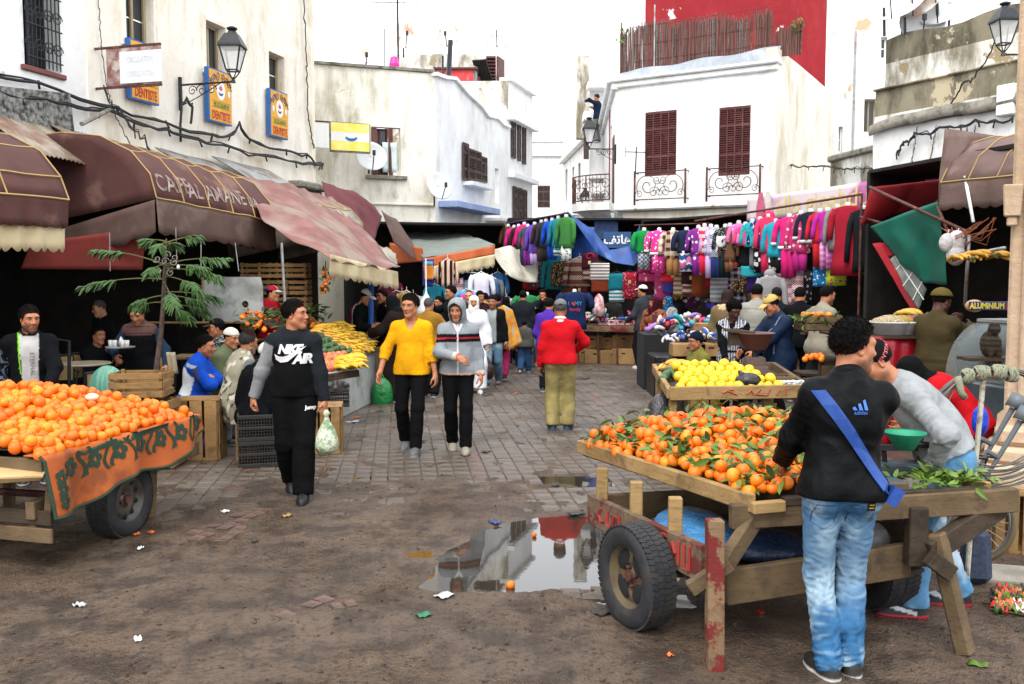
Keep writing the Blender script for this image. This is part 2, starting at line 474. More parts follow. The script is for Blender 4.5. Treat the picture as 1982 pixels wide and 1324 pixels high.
def head_color(P,skin,brow=(.015,.01,.008),beard=0.0,lips=None,eyes=1,old=0.0,soft=.004):
 skin=NS(skin);c=np.tile(skin,(len(P),1));x,y,z=P.T;ax=np.abs(x)
 front=sstep(-y,.045,.07)
 red=NA([skin[0]*1.08,skin[1]*.78,skin[2]*.72])
 c=blend(c,front*.5*np.exp(-((ax-.04)/.02)**2-((z+.022)/.022)**2),red)
 c=blend(c,.55*np.exp(-((ax-.08)/.02)**2-(y/.03)**2-(z/.035)**2),red)
 c=blend(c,front*.4*np.exp(-(ax/.014)**2-((z+.022)/.014)**2),red)
 lp=NA(lips)if lips is not None else NA([skin[0]*.85,skin[1]*.5,skin[2]*.5])
 c=blend(c,front*(1-sstep((ax/.022)**2+((z+.058+.32*ax)/.0100)**2,.8,1.3)),lp)
 c=blend(c,front*np.exp(-(ax/.02)**4-((z+.0585+.32*ax)/.002)**2)*.8,lp*.25)
 if beard>0:
  jaw=sstep(-z,.035,.06)*sstep(.045-y,0,.03)*(1-(1-sstep((ax/.03)**2+((z+.061)/.012)**2,.8,1.4))*(y<-.05))
  mus=front*(1-sstep((ax/.032)**2+((z+.043)/.007)**2,.7,1.4))
  c=blend(c,np.maximum(jaw*(z<-.03)*(y>-.2),mus)*beard*(z>-.125),(.03,.022,.018)if old<.5 else(.4,.38,.36))
 br=front*(1-sstep(((ax-.033)/.021)**2+((z-.033-.1*(ax-.033))/.0062)**2,.6,1.5))
 c=blend(c,br*.92,brow)
 if eyes:
  e2=((ax-.031)/.0145)**2+((z-.0135)/.0068)**2
  c=blend(c,front*(1-sstep(e2,1.2,2.4))*.55,skin*.35)
  c=blend(c,front*(1-sstep(e2,.75,1.15)),(.27,.24,.22))
  c=blend(c,front*(1-sstep(np.hypot(ax-.031,z-.0135),.0048,.0072)),(.018,.010,.006))
  c=blend(c,front*(1-sstep(((ax-.031)/.016)**2+((z-.0205)/.0022)**2,.6,1.5))*.9,(.015,.01,.01))
 c=blend(c,front*np.exp(-((ax-.009)/.004)**2-((z+.035)/.003)**2)*.7,skin*.25)
 return c
_HANDS={}
def hand_mesh(vox,curl,spread=0.0):
 vox=min(max(vox*.8,.0048),.012);key=(round(vox,4),curl,spread)
 if key in _HANDS:return _HANDS[key]
 pr=[el((0,0,.046),(.043,.0165,.052)),rc((0,0,-.02),(0,0,.02),.029,.026),el((.024,.006,.03),(.02,.016,.03))]
 fg=[]
 for x0,L,r,dc in((.030,.072,.0088,0),(.0105,.080,.0092,.06),(-.0095,.075,.0088,.1),(-.028,.058,.0078,.18)):
  p=V3(x0,.001,.085);a=(curl+dc)*.55;q=[p]
  for seg,m in((.45,.8),(.31,1.0),(.24,.8)):
   a+=curl*m*.8+.05
   p=p+V3((x0/.03)*(.12+spread),sin(a),cos(a))*(L*seg);q.append(p)
  fg+=[rc(q[0],q[1],r*1.05,r),rc(q[1],q[2],r,r*.93),rc(q[2],q[3],r*.93,r*.75)]
 p0=V3(.03,.008,.022);p1=p0+V3(.03,.012+.01*curl,.03);p2=p1+V3(.008-.02*curl,.012+.012*curl,.03);p3=p2+V3(-.004-.02*curl,.01+.01*curl,.02)
 fg+=[rc(p0,p1,.014,.0115),rc(p1,p2,.0112,.0098),rc(p2,p3,.0098,.0078)]
 B=[p.box()for p in pr+fg];l=np.min([b[0]for b in B],0)-3*vox;h=np.max([b[1]for b in B],0)+3*vox
 n=np.ceil((h-l)/vox).astype(int)+1
 G=np.stack(np.meshgrid(*[(l[i]+vox*np.arange(n[i])).astype(F32)for i in range(3)],indexing='ij'),-1)
 d=field(G,pr,.02)
 for i in range(0,len(fg),3):d=smin(d,field(G,fg[i:i+3],.004),.006)
 P,Q=surface_nets(d,l,vox);_HANDS[key]=(P,Q);return P,Q
_SHOES={}
def shoe_mesh(vox,kind):
 vox=min(max(vox*1.1,.008),.02);key=(round(vox,4),kind)
 if key in _SHOES:return _SHOES[key]
 hi=.055 if kind!='low' else .025
 pr=[el((0,-.10,-.05),(.047,.1,.042)),el((0,.012,-.045),(.04,.055,.05)),rc((0,.01,-.05),(0,.005,hi-.03),.043,.046),rc((0,-.02,-.03),(0,-.1,-.045),.04,.036),el((0,-.085,-.078),(.05,.118,.02)),el((0,.01,-.078),(.042,.06,.02))]
 P,Q=grow(pr,vox,.03,cuts=[lambda P:-.085-P[:,2],lambda P:P[:,2]-hi+.01])
 _SHOES[key]=(P,Q);return P,Q
def ik(a,t,l1,l2,pole):
 a,t,pole=map(lambda q:NS(q,float),(a,t,pole));v=t-a;D=NN(v);m=(l1+l2)*.999
 if D>m:t=a+v/D*m;v=t-a;D=m
 u=v/max(D,1e-6);c=np.clip((l1*l1+D*D-l2*l2)/(2*l1*D),-1,1)
 w=pole-u*(pole@u);w/=max(NN(w),1e-6)
 return a+u*(l1*c)+w*(l1*sqrt(max(0,1-c*c))),t
class Person:
 def __init__(s,label,x,y,h,H=1.75,z=0.0,vox=None,skin='mid',sex='m',fat=1.0,beard=0.0,old=0.0,group=None,pose=None,cat='person',shw=1.0,brow=None):
  s.H=H;s.k=H/1.75;k=s.k;p=dict(pose or{});s.pose=p;s.sex=sex;s.skin=NA(SKINS[skin]if isa(skin,str)else skin)
  d=hypot(x,y);s.vox=vox or min(max(d*.00128,.0072),.024)
  s.root=thing('person',label,cat,(x,y,z),group);s.root.rotation_euler=(0,0,R(h));s.h=h
  s.fat=fat;s.beard=beard;s.old=old;s.seed=abs(hash((round(x,2),round(y,2))))%997
  A=lambda q:NS(q,float)*k
  s.pel=A(p.get('pel',(0,0,.94)))
  tw=rotm('Z',p.get('twist',0));s.Mp=rotm('Z',p.get('ptwist',0))
  lean,side=p.get('lean',2),p.get('side',0)
  s.M=tw@rotm('X',lean)@rotm('Y',side);s.Mh=tw@rotm('X',lean*.5)@rotm('Y',side*.5)
  w=s.pel+s.Mh@A((0,0,.2));s.waist=w
  ch=lambda q:w+s.M@(A(q)-A((0,0,.2)))
  s.ch=ch
  s.NB=ch((0,.015,.525));s.sh=[ch((sg*.158*shw,.012,.448+p.get('shrug',0)))for sg in(1,-1)]
  hy,hp,hr_=p.get('head',(0,0,0))
  s.Mhd=tw@rotm('X',lean*.45)@rotm('Y',side*.4)@rotm('Z',hy)@rotm('X',hp)@rotm('Y',hr_)
  s.HC=s.NB+(s.M@A((0,-.012,.06)))+s.Mhd@A((0,-.025,.1))
  s.hip=[s.pel+s.Mp@A((sg*.088,0,-.02))for sg in(1,-1)]
  hl,hr=p.get('hl',(.27,-.03,.85)),p.get('hr',(-.27,-.03,.85))
  el_,er_=p.get('el',(.35,.9,-.1)),p.get('er',(-.35,.9,-.1))
  s.elb,s.wr=[None,None],[None,None]
  for i,(t,po)in enumerate(((hl,el_),(hr,er_))):s.elb[i],s.wr[i]=ik(s.sh[i],A(t),.285*k,.255*k,po)
  fl,fr=p.get('fl',(.1,0,.085)),p.get('fr',(-.1,0,.085))
  s.kn,s.an=[None,None],[None,None]
  for i,(t,po)in enumerate(((fl,p.get('kl',(.1,-1,0))),(fr,p.get('kr',(-.1,-1,0))))):s.kn[i],s.an[i]=ik(s.hip[i],A(t),.44*k,.425*k,po)
  s.parts={};s.bv={}
  s.T=s.torso();s.A=s.arms();s.L=s.legs()
 def torso(s):
  k,f=s.k,s.fat;fem=s.sex=='f';A=lambda*q:NA(q)*k
  T=[el(s.pel+A(0,.008,.02),A(.158*f,.112*f,.125),s.Mp,'pelvis'),el(s.pel+s.Mh@A(0,-.005*f,.165),A(.14*f,.1*f,.15),s.Mh,'waist'),el(s.ch((0,.0,.335)),A(.153*f,.108*f,.165),s.M,'chest'),rc(s.sh[0],s.sh[1],.05*k,.05*k,'yoke'),rc(s.ch((0,.02,.5)),s.ch((.11,.015,.462)),.055*k,.045*k,'yoke'),rc(s.ch((0,.02,.5)),s.ch((-.11,.015,.462)),.055*k,.045*k,'yoke'),el(s.ch((0,.04,.37)),A(.142*f,.078,.13),s.M,'chest')]
  if fem:T+=[el(s.ch((sg*.07,-.085,.34)),A(.065,.055,.06),s.M,'chest')for sg in(1,-1)]
  return T
 def arms(s):
  k=s.k;o=[]
  for i,t in((0,'l'),(1,'r')):
   o+=[rc(s.sh[i],s.elb[i],.05*k,.04*k,'ua'+t),rc(s.elb[i],s.wr[i],.04*k,.027*k,'fa'+t)]
  return o
 def legs(s):
  k=s.k;f=.5+.5*s.fat;o=[]
  for i,t in((0,'l'),(1,'r')):
   cf=s.kn[i]*.72+s.an[i]*.28;ax=s.an[i]-s.kn[i]
   o+=[rc(s.hip[i],s.kn[i],.088*k*f,.056*k,'th'+t),rc(s.kn[i],s.an[i],.055*k,.04*k,'shn'+t),rc(cf,cf+ax*.3,.055*k,.045*k,'shn'+t)]
  o+=[el(s.hip[i]+s.Mp@(NA([0,.05,.0])*k),NA([.085,.075,.09])*k,None,'seat')for i in(0,1)]
  return o
 def link(s,name,P,Q,m,col):
  lu=col.mean(1);col=col if name=='body' else col*(.5+.5*sstep(lu,.0,.09))[:,None]
  me=np_mesh(name,P,Q,m,col);o=link(name,me,s.root);s.parts.setdefault(name,[]).append(o)
  return o
 def bvh(s,o):
  me=o.data;return BVHTree.FromPolygons([v.co[:]for v in me.vertices],[p.vertices[:]for p in me.polygons])
 def tl(s,P):return(P-s.pel)@s.M/s.k
 def hd(s,P):return P@s.Mhd.T*s.k+s.HC
 def body(s,bare=0.0,hands=((.35,None,None),(.35,None,None)),eyes=1,nolegs=0,lips=None,hv=None):
  vb=s.vox*1.2 if bare else min(max(s.vox*2,.02),.03)
  nk=[rc(s.NB+s.M@(NA([0,.01,-.02])*s.k),s.HC+s.Mhd@(NA([0,.03,-.05])*s.k),.058*s.k,.05*s.k,'neck')]
  pr=[Pr(p.kind,p.a,getattr(p,'b',None)if p.kind=='rc' else p.r,getattr(p,'ra',None),getattr(p,'rb',None),getattr(p,'R',None),-.006,p.tag)for p in s.T+s.A+s.L]+nk
  for p in pr:
   if p.tag in('fal','far')or p.tag=='neck':p.inf=0
  Ps,Qs,Cs=[],[],[]
  P,Q=grow(pr,vb,.035);Ps.append(P);Qs.append(Q);Cs.append(np.tile(s.skin,(len(P),1)))
  hv=hv or min(max(s.vox*.55,.0042),.0105)
  P,Q=head_mesh(hv,s.sex);c=head_color(P,s.skin,beard=s.beard,eyes=eyes,old=s.old,lips=lips,brow=(.015,.01,.008)if s.old<.5 else(.15,.14,.13))
  Qs.append(Q+sum(map(len,Ps)));Ps.append(s.hd(P));Cs.append(c)
  s.hands=[]
  for i in(0,1):
   curl,dirv,palm=hands[i]
   if curl is None:continue
   P,Q=hand_mesh(s.vox,curl)
   if i==1:P=P*NA([-1,1,1]);Q=Q[:,::-1]
   fa=s.wr[i]-s.elb[i];z=NS(dirv,float)if dirv is not None else fa;z=z/NN(z)
   y=NS(palm,float)if palm is not None else s.M@NA([-1.0 if i==0 else 1.0,.25,0]);y=y-z*(y@z);y/=NN(y);x=np.cross(y,z)
   Rm=np.stack([x,y,z],1);W=P@Rm.T*s.k+s.wr[i]
   c=np.tile(s.skin,(len(P),1));c=blend(c,sstep(P[:,1],.0,.02)*.35,s.skin*NA([1.15,1.0,.95]))
   tip=sstep(P[:,2],.12,.16);c=blend(c,tip*.3,s.skin*NA([1.1,.85,.8]))
   Qs.append(Q+sum(map(len,Ps)));Ps.append(W);Cs.append(c);s.hands.append((s.wr[i],Rm))
  return s.link('body',np.concatenate(Ps),np.concatenate(Qs),M_SKIN,np.concatenate(Cs))
 def wrinkle(s,prims,amp,f=11.0,joints=1,drape=0.0):
  o=NA([s.seed*.37,s.seed*.11,0.0]);k=s.k
  J=[(s.elb[0],.11),(s.elb[1],.11),(s.kn[0],.13),(s.kn[1],.13),(s.waist,.16),(s.an[0],.14),(s.an[1],.14),(s.wr[0],.08),(s.wr[1],.08)]
  def fn(P):
   if len(P)==0:return np.zeros(0)
   seg=[p for p in prims if p.kind=='rc']
   q=P.copy()
   if seg:
    i,D=nearest(P,prims);ax=np.zeros_like(P);an=np.zeros_like(P)
    for n_,p in enumerate(prims):
     if p.kind!='rc' or p.tag=='yoke':continue
     m=i==n_
     if m.any():
      v=p.b-p.a;v=v/max(NN(v),1e-6);ax[m]=v;an[m]=p.a
    q=P+ax*((P-an)*ax).sum(1)[:,None]*.9
   w=np.full(len(P),.35)
   if joints:
    for c,r in J:w=np.maximum(w,np.exp(-((P-c)**2).sum(1)/(r*k)**2))
   n1=noise3(P*7+o);n2=noise3((q+.03*n1[:,None])*NA([f,f,f])+o+5)
   r=1-2.6*np.abs(n2)
   out=amp*(.8*n1+w*.9*np.clip(r,-.4,1))
   if drape:out+=drape*noise3(P*NA([13,13,1.6])+o)*1.6
   return out
  return fn
 def top(s,name="jacket",col=(.1,.1,.1),inf=.022,sleeve=1.0,hem=-.06,wr=.011,m=None,collar='crew',loose=0.0,short=0,vox=None,vest=0,colf=None,hemr=0.0,drape=0.0,neck_r=.066,zfold=11):
  k=s.k;pr=[]
  for p in s.T:
   q=Pr(p.kind,p.a,p.b if p.kind=='rc' else p.r,getattr(p,'ra',0),getattr(p,'rb',0),getattr(p,'R',None),inf*(1 if p.tag!='yoke' else .75),p.tag);pr.append(q)
  Mz=lambda*q:s.pel+s.Mh@(NA(q)*k)
  pr.append(el(Mz(0,0,.0+hem*.4),NA([.155*s.fat+hemr,.112*s.fat+hemr,.15+max(0,-hem)*.6])*k,s.Mp,'pelvis',inf))
  if loose:pr.append(el(s.ch((0,-.02,.12)),NA([.16,.13,.2])*k*s.fat,s.Mh,'waist',loose))
  if not vest:
   for i,t in((0,'l'),(1,'r')):
    pr.append(rc(s.sh[i],s.elb[i],.05*k,.043*k,'ua'+t,inf*.65))
    if not short:
     e=s.elb[i]+(s.wr[i]-s.elb[i])*sleeve
     pr.append(rc(s.elb[i],e,.042*k,(.042-.012*sleeve)*k,'fa'+t,inf*.65))
  if collar in('stand','hood','polo'):
   hgt=.075 if collar=='stand' else .05
   pr.append(rc(s.ch((0,.02,.5)),s.ch((0,.0,.5+hgt)),.078*k,.068*k,'collar'))
  if collar=='hood':
   pr+=[rc(s.ch((-.085,.045,.52)),s.ch((0,.1,.5)),.04*k,.05*k,'hood'),rc(s.ch((.085,.045,.52)),s.ch((0,.1,.5)),.04*k,.05*k,'hood'),rc(s.ch((-.085,.045,.52)),s.ch((-.03,-.07,.485)),.036*k,.026*k,'hood'),rc(s.ch((.085,.045,.52)),s.ch((.03,-.07,.485)),.036*k,.026*k,'hood'),el(s.ch((0,.11,.43)),NA([.1,.045,.09])*k,s.M,'hood')]
  for i in(0,1):
   pr+=[rc(s.hip[i],s.hip[i]+(s.kn[i]-s.hip[i])*(.12+max(0,-hem)*.8),.094*k*(.5+.5*s.fat),.09*k*(.5+.5*s.fat),'pelvis',inf+.004),el(s.hip[i]+s.Mp@(NA([0,.05,.0])*k),NA([.085,.075,.09])*k,None,'pelvis',inf+.006)]
  up=s.M@V3(0,0,1);hz=s.Mp@V3(0,0,1);hz=s.Mh@V3(0,0,1)
  pw=s.pel
  fa=[p for p in pr if p.tag[:2]=='fa' or p.tag[:2]=='ua']
  cuts=[lambda P:np.where(np.min([p.d(P)for p in fa],0)<.003,-1,hem*k-(P-pw)@hz)if fa else hem*k-(P-pw)@hz]
  if not(vest or short):
   for i in(0,1):
    e=s.elb[i]+(s.wr[i]-s.elb[i])*sleeve;ax=(s.wr[i]-s.elb[i]);ax=ax/NN(ax)
    q=[p for p in pr if p.tag=='fa'+'lr'[i]][0]
    cuts.append(lambda P,e=e,ax=ax,q=q:np.where((NN(P-e,axis=1)<.1*k)&(q.d(P)<.014),(P-e)@ax-.004,-1))
  if vest:
   for i in(0,1):
    cuts.append(lambda P,i=i:np.where(np.abs(s.tl(P)[:,0])>.0,(np.abs(s.tl(P)[:,0])-.205)*k,-1))
  nb=s.NB;nr=neck_r*k
  subs=[]
  if collar=='v':subs=[rc(s.ch((0,.0,.53)),s.ch((0,-.13,.43)),.068*k,.018*k),rc(s.ch((0,.0,.5)),s.ch((0,-.01,.62)),.066*k,.07*k)]
  elif collar in('crew',):subs=[rc(s.ch((0,-.005,.53)),s.ch((0,-.02,.62)),nr,nr*1.15)]
  elif collar=='open':subs=[rc(s.ch((0,.0,.54)),s.ch((0,-.17,.2)),.062*k,.04*k),rc(s.ch((0,.0,.52)),s.ch((0,-.01,.62)),.066*k,.07*k)]
  else:subs=[rc(s.ch((0,-.008,.55)),s.ch((0,-.025,.68)),.058*k,.075*k)]
  P,Q=grow(pr,vox or s.vox,.045,cuts=cuts,subs=subs,wr=s.wrinkle(pr,wr,f=zfold,drape=drape),ks=.012)
  tg,_=nearest(P,pr);tags=NA([p.tag for p in pr])[tg]
  c=tile(col,P)
  if colf is not None:c=colf(c,s.tl(P),tags,P)
  o=s.link(name,P,Q,m or M_CLOTH,c);s.bv[name]=s.bvh(o);return o
 def trousers(s,col=(.02,.02,.022),inf=.016,wr=.012,name='trousers',m=None,colf=None,waist=.07,bag=0.0,ank=.02,vox=None,flare=0.0,f=12):
  k=s.k;pr=[Pr(p.kind,p.a,p.b if p.kind=='rc' else p.r,getattr(p,'ra',0),getattr(p,'rb',0),getattr(p,'R',None),inf+(bag if p.tag[:2]in('th','sh')else 0),p.tag)for p in s.L]
  for p in pr:
   if p.tag in('shnl','shnr'):p.rb=p.rb+.012*k+flare
  pr.append(el(s.pel+NA([0,.005,.03])*k,NA([.152*s.fat,.108*s.fat,.12])*k,s.Mp,'pelvis',inf*.6))
  hz=s.Mh@V3(0,0,1);cuts=[lambda P:(P-s.pel)@hz-waist*k]
  for i in(0,1):
   ax=s.an[i]-s.kn[i];ax=ax/NN(ax);e=s.an[i]+ax*ank*k
   cuts.append(lambda P,e=e,ax=ax:np.where(NN(P-e,axis=1)<.12*k,(P-e)@ax,-1))
  P,Q=grow(pr,vox or s.vox*(1 if name=='jeans' else 1.4),.03,cuts=cuts,wr=s.wrinkle(pr,wr,f=f))
  tg,_=nearest(P,pr);tags=NA([p.tag for p in pr])[tg];c=tile(col,P)
  if colf is not None:c=colf(c,s.tl(P),tags,P)
  o=s.link(name,P,Q,m or M_CLOTH,c);s.bv[name]=s.bvh(o);return o
 def robe(s,name='robe',col=(.2,.1,.05),z0=.06,wide=.23,sleeve=1.0,inf=.03,wr=.006,colf=None,collar='crew',drape=.02,m=None,hood=0,vox=None,back=0.0):
  k=s.k;pr=[Pr(p.kind,p.a,p.b if p.kind=='rc' else p.r,getattr(p,'ra',0),getattr(p,'rb',0),getattr(p,'R',None),inf*(1 if p.tag!='yoke' else .6),p.tag)for p in s.T]
  mid=(s.an[0]+s.an[1])/2
  km=(s.kn[0]+s.kn[1])/2
  for i,t in((0,'l'),(1,'r')):
   pr+=[rc(s.hip[i],s.kn[i],.11*k,.1*k,'skirt',inf),rc(s.kn[i],s.an[i]+NA([0,0,-.05]),.1*k,wide*.45*k,'skirt',inf),rc(s.sh[i],s.elb[i],.055*k,.055*k,'ua'+t,inf*.8),rc(s.elb[i],s.elb[i]+(s.wr[i]-s.elb[i])*sleeve,.052*k,.055*k,'fa'+t,inf*.7)]
  pr.append(rc(s.pel,km,.13*k,.11*k,'skirt',inf));pr.append(rc(km,mid+NA([0,back,-.05]),.11*k,wide*.6*k,'skirt',inf))
  if hood:pr+=[el(s.ch((0,.1,.46)),NA([.1,.055,.09])*k,s.M,'hood')]
  cuts=[lambda P:z0*k-P[:,2]]
  for i in(0,1):
   e=s.elb[i]+(s.wr[i]-s.elb[i])*sleeve;ax=s.wr[i]-s.elb[i];ax=ax/NN(ax)
   cuts.append(lambda P,e=e,ax=ax:np.where(NN(P-e,axis=1)<.12*k,(P-e)@ax-.004,-1))
  subs=[rc(s.ch((0,-.005,.54)),s.ch((0,-.02,.62)),.06*k,.075*k)]
  P,Q=grow(pr,vox or s.vox,.07,cuts=cuts,subs=subs,wr=s.wrinkle(pr,wr,joints=1,drape=drape))
  tg,_=nearest(P,pr);tags=NA([p.tag for p in pr])[tg];c=tile(col,P)
  if colf is not None:c=colf(c,s.tl(P),tags,P)
  o=s.link(name,P,Q,m or M_CLOTH,c);s.bv[name]=s.bvh(o);return o
 def shoes(s,col=(.02,.02,.02),sole=(.5,.5,.5),kind='hi',yaw=(0,0),pitch=(0,0),colf=None,name='shoe',sole_z=-.062):
  for i in(0,1):
   P,Q=shoe_mesh(s.vox,kind);c=tile(col,P)
   if colf is not None:c=colf(c,P)
   c=blend(c,sstep(-P[:,2],-sole_z-.002,-sole_z+.002),sole)
   Rm=rotm('Z',yaw[i]+s.pose.get('ptwist',0))@rotm('X',pitch[i])
   s.link(name,P@Rm.T*s.k*1.03+s.an[i],Q,M_SHOE,c)
 def onhead(s,name,prims,col,m=None,k=.02,cuts=(),subs=(),wr=None,vox=None,colf=None):
  P,Q=grow(prims,vox or min(max(s.vox*.85,.005),.013),k,cuts=cuts,subs=subs,wr=wr)
  c=tile(col,P)
  if colf is not None:c=colf(c,P)
  return s.link(name,s.hd(P),Q,m or M_CLOTH,c)
 def hair(s,col=(.012,.01,.009),th=.012,bump=.004,f=40,line=.0,back=.07,name='hair',fade=.45,top=.006):
  w=.95 if s.sex=='f' else 1;o=s.seed
  pr=[el((0,.02,.037),(.076*w,.094,.086),inf=th),el((0,.01,.07),(.06,.075,.06),inf=top)]
  zs=NA([-.09,-.03,-.02,.0,.02,.045,.06,.075,.09,.12]);ys=NA([.03,.022,-.012,-.018,-.030,-.040,-.048,-.070,-.082,-.11])+line
  edge=lambda P:np.maximum(np.interp(P[:,2]-.25*np.maximum(0,np.abs(P[:,0])-.03),zs,ys)+.008*noise3(P*60+o)+.004*noise3(P*140)-P[:,1],-back-P[:,2])
  thin=lambda P:np.exp(np.minimum(edge(P),0)/.016)+.55*sstep(.02-P[:,2],0,.08)
  wr=lambda P:bump*(noise3(P*f+o)*1.5+noise3(P*f*2.4+o)*1.2)-(th+.001)*np.clip(thin(P),0,1)
  cf=lambda c,P:blend(c,np.clip(thin(P),0,1)*fade,s.skin*.45 if s.old<.5 else c[0])
  vx=min(max(s.vox*.8,.005),.013);P,Q=grow(pr,vx,.02,cuts=[edge],wr=wr);c=cf(tile(NS(lin(col))*.55,P),P)
  if s.root.location.y<13 and th>=.013:
   rg=np.random.default_rng(o);k=rg.integers(0,len(P),2600);p=P[k];n=p-NA([0,.02,.03]);n/=NN(n,axis=1)[:,None];d=n+rg.normal(0,.55,p.shape)+NA([0,.2,-.15]);L=(.003+bump*.6)*rg.uniform(.5,1.3,len(p))*(1-.6*np.clip(thin(p),0,1));t=np.cross(d,rg.normal(size=p.shape));t/=NN(t,axis=1)[:,None];t*=.0022
   n0=len(P);P=np.concatenate([P,p-t,p+t,p+t*.4+d*L[:,None],p-t*.4+d*L[:,None]]);m=len(p);i=np.arange(m);Q=np.concatenate([Q,np.stack([n0+i,n0+m+i,n0+2*m+i,n0+3*m+i],1)]);c=np.concatenate([c,c[k],c[k],c[k],c[k]])
  return s.link(name,s.hd(P),Q,M_HAIR,c)
 def cap(s,col,name='cap',brim=None,back=0,tilt=6,h=.0,colf=None,brimless=0,puff=0.0,sag=0.0):
  pr=[el((0,.018,.045),(.078,.097,.084+h),inf=.012+puff)]
  cuts=[lambda P:(.055+sag-P[:,2]-P[:,1]*tan(R(tilt)))]
  o=s.onhead(name,pr,col,M_CLOTH,.02,cuts,colf=colf)
  if not brimless:
   sg=1 if back else-1
   Rm=rotm('X',14*(1 if not back else-1))
   b=[el((0,sg*.115+.01,.054+sag+sg*.012*0),(.074,.075,.0075),Rm)]
   P,Q=grow(b,min(max(s.vox*.5,.004),.007),.01,cuts=[lambda P:(.075-P[:,1]*sg)*.5],wr=lambda P:0*P[:,0])
   P[:,2]-=3.2*P[:,0]**2
   br=link('brim',np_mesh('brim',s.hd(P),Q,M_CLOTH,tile(brim if brim is not None else col,P)),o)
  return o
 def beanie(s,col,name='beanie',low=.03,tall=0.0,colf=None,rib=1):
  pr=[el((0,.02,.04),(.078,.097,.092+tall),inf=.01),]
  cuts=[lambda P:(low-P[:,2]-P[:,1]*.42)]
  return s.onhead(name,pr,col,M_CLOTH,.02,cuts,wr=lambda P:.003*np.exp(-((P[:,2]+P[:,1]*.42-low-.02)/.022)**2)+.002*noise3(P*25),colf=colf)
 def hijab(s,col,name='headscarf',long=.2,colf=None,fold=.006,face=(.053,.08,.078),fz=-.008):
  k=1
  pr=[el((0,.022,.03),(.09,.108,.1)),el((0,.01,-.05),(.082,.1,.1)),rc((0,.02,-.1),(0,.03,-.12-long*.3),.085,.12),rc((-.03,-.05,-.13),(.02,-.075,-.13-long),.06,.05)]
  return s.onhead(name,pr,col,M_CLOTH,.05,[],subs=[el((0,-.125,fz),face)],wr=lambda P:fold*(1-2.4*np.abs(noise3(P*NA([13,13,9])+s.seed))),colf=colf,vox=min(max(s.vox,.007),.012))
 def hoodup(s,col,inner,name='hood'):
  pr=[el((0,.03,.035),(.1,.118,.108)),el((0,.005,-.05),(.098,.11,.1)),rc((0,.04,-.1),(0,.05,-.19),.09,.13),el((0,-.04,.06),(.085,.08,.085))]
  def cf(c,P):
   dd=el((0,-.13,-.012),(.078,.122,.118)).d(P);return blend(c,(dd<.012).astype(float),inner)
  return s.onhead(name,pr,col,M_CLOTH,.04,[],subs=[el((0,-.13,-.012),(.072,.118,.113))],wr=lambda P:.004*noise3(P*12),colf=cf,vox=min(max(s.vox,.006),.012))
#  MATERIALS OF THE PLACE
def plaster(name,base,stain,damt=.6,peel=None,p0=.62,streak=.35,s2=None,bump=.5,lo=.46,hi=.7):
 k=NT(name);v=k.coord((1,1,1),rnd=0);vs=k.coord((1,1,streak),rnd=0)
 c=k.mix(k.ramp(k.noise(v,1.1,8,.65),.35,.7),base,s2 or tuple(x*.86 for x in lin(base)))
 c=k.mix(k.ramp(k.noise(vs,1.5,10,.68,.3),lo,hi,0,damt),c,stain)
 c=k.mix(k.ramp(k.noise(vs,6,6,.6),.55,.75,0,damt*.5),c,stain)
 h=k.noise(v,14,8,.6)
 if peel is not None:
  pn=k.ramp(k.noise(v,.9,9,.62,.2),p0,p0+.02);c=k.mix(pn,c,peel);
  h=k.math('SUBTRACT',h,k.math('MULTIPLY',pn,.6))
 k.set('Base Color',c);k.set('Roughness',.9);k.b.inputs['Specular IOR Level'].default_value=.2
 k.bump(h,bump,.02);return k.m
M_WHITE=plaster('whitewash','#eeefef','#bdb6a6',.5,bump=.4)
M_WHITE2=plaster('white_plaster','#ebebe9','#aba08a',.5,peel='#b8a484',p0=.62)
M_CREAM=plaster('cream_plaster','#ebe6da','#b09a78',.6,peel='#c8b290',p0=.70,s2=lin('#e4dccb'))
M_BEIGE=plaster('stained_plaster','#e8e4d8','#988c70',.75,peel='#cabfa6',p0=.66)
M_OLD=plaster('weathered_plaster','#e6e4de','#6a6048',.9,peel='#968768',p0=.6,s2=lin('#c4c0b2'),lo=.42,hi=.64)
M_MOULD=plaster('blackened_plaster','#8c8470','#413b2f',.9,peel='#b8ac90',p0=.57,lo=.4,hi=.66)
M_RED=plaster('red_paint','#8c262c','#a03a3c',.5,peel='#e2dcd6',p0=.69)
M_PINK=plaster('faded_red_paint','#c8484c','#d99a94',.8,peel='#e8e0dc',p0=.62)
M_GREYP=plaster('grey_render','#8f959c','#b8bcc0',.7)
M_BLUEP=plaster('blue_wash','#8fa2cc','#b8c0d6',.5)
M_STONE=plaster('sandstone','#c2a88c','#8d765c',.5,bump=.8,s2=lin('#b09880'))
M_SHUT=mat('shutter_paint','#5a2a2a',.7,'#4a2222',8,bump=.3,bs=60,dirt='#6b4038',ds=3)
M_SHUTB=mat('brown_shutter_paint','#4d3a34',.7,'#3f2f2a',8,bump=.3,bs=60)
M_IRON=mat('black_iron','#15171a',.5,'#22262a',20,bump=.1,bs=80,metal=.3)
M_RUST=mat('rusty_iron','#5a2f25',.75,'#3d221c',15,bump=.3,bs=80,dirt='#7a4a34',ds=9)
M_WOODF=mat('window_wood','#a89878',.7,'#8a7a5c',6,stretch=(1,1,.2),bump=.2)
M_DARK=mat('shade_dark_brown','#241e19',.95,'#0e0c0b',3)  # near-black brown; on shop walls and ceilings deep shade is in this colour
M_DARKF=mat('dark_floor','#241f1b',.7,'#151210',3)
M_RUBBER=mat('rubber','#17181a',.75,'#25262a',14,bump=.3,bs=90,dirt='#3a332c',ds=5,damt=.6)
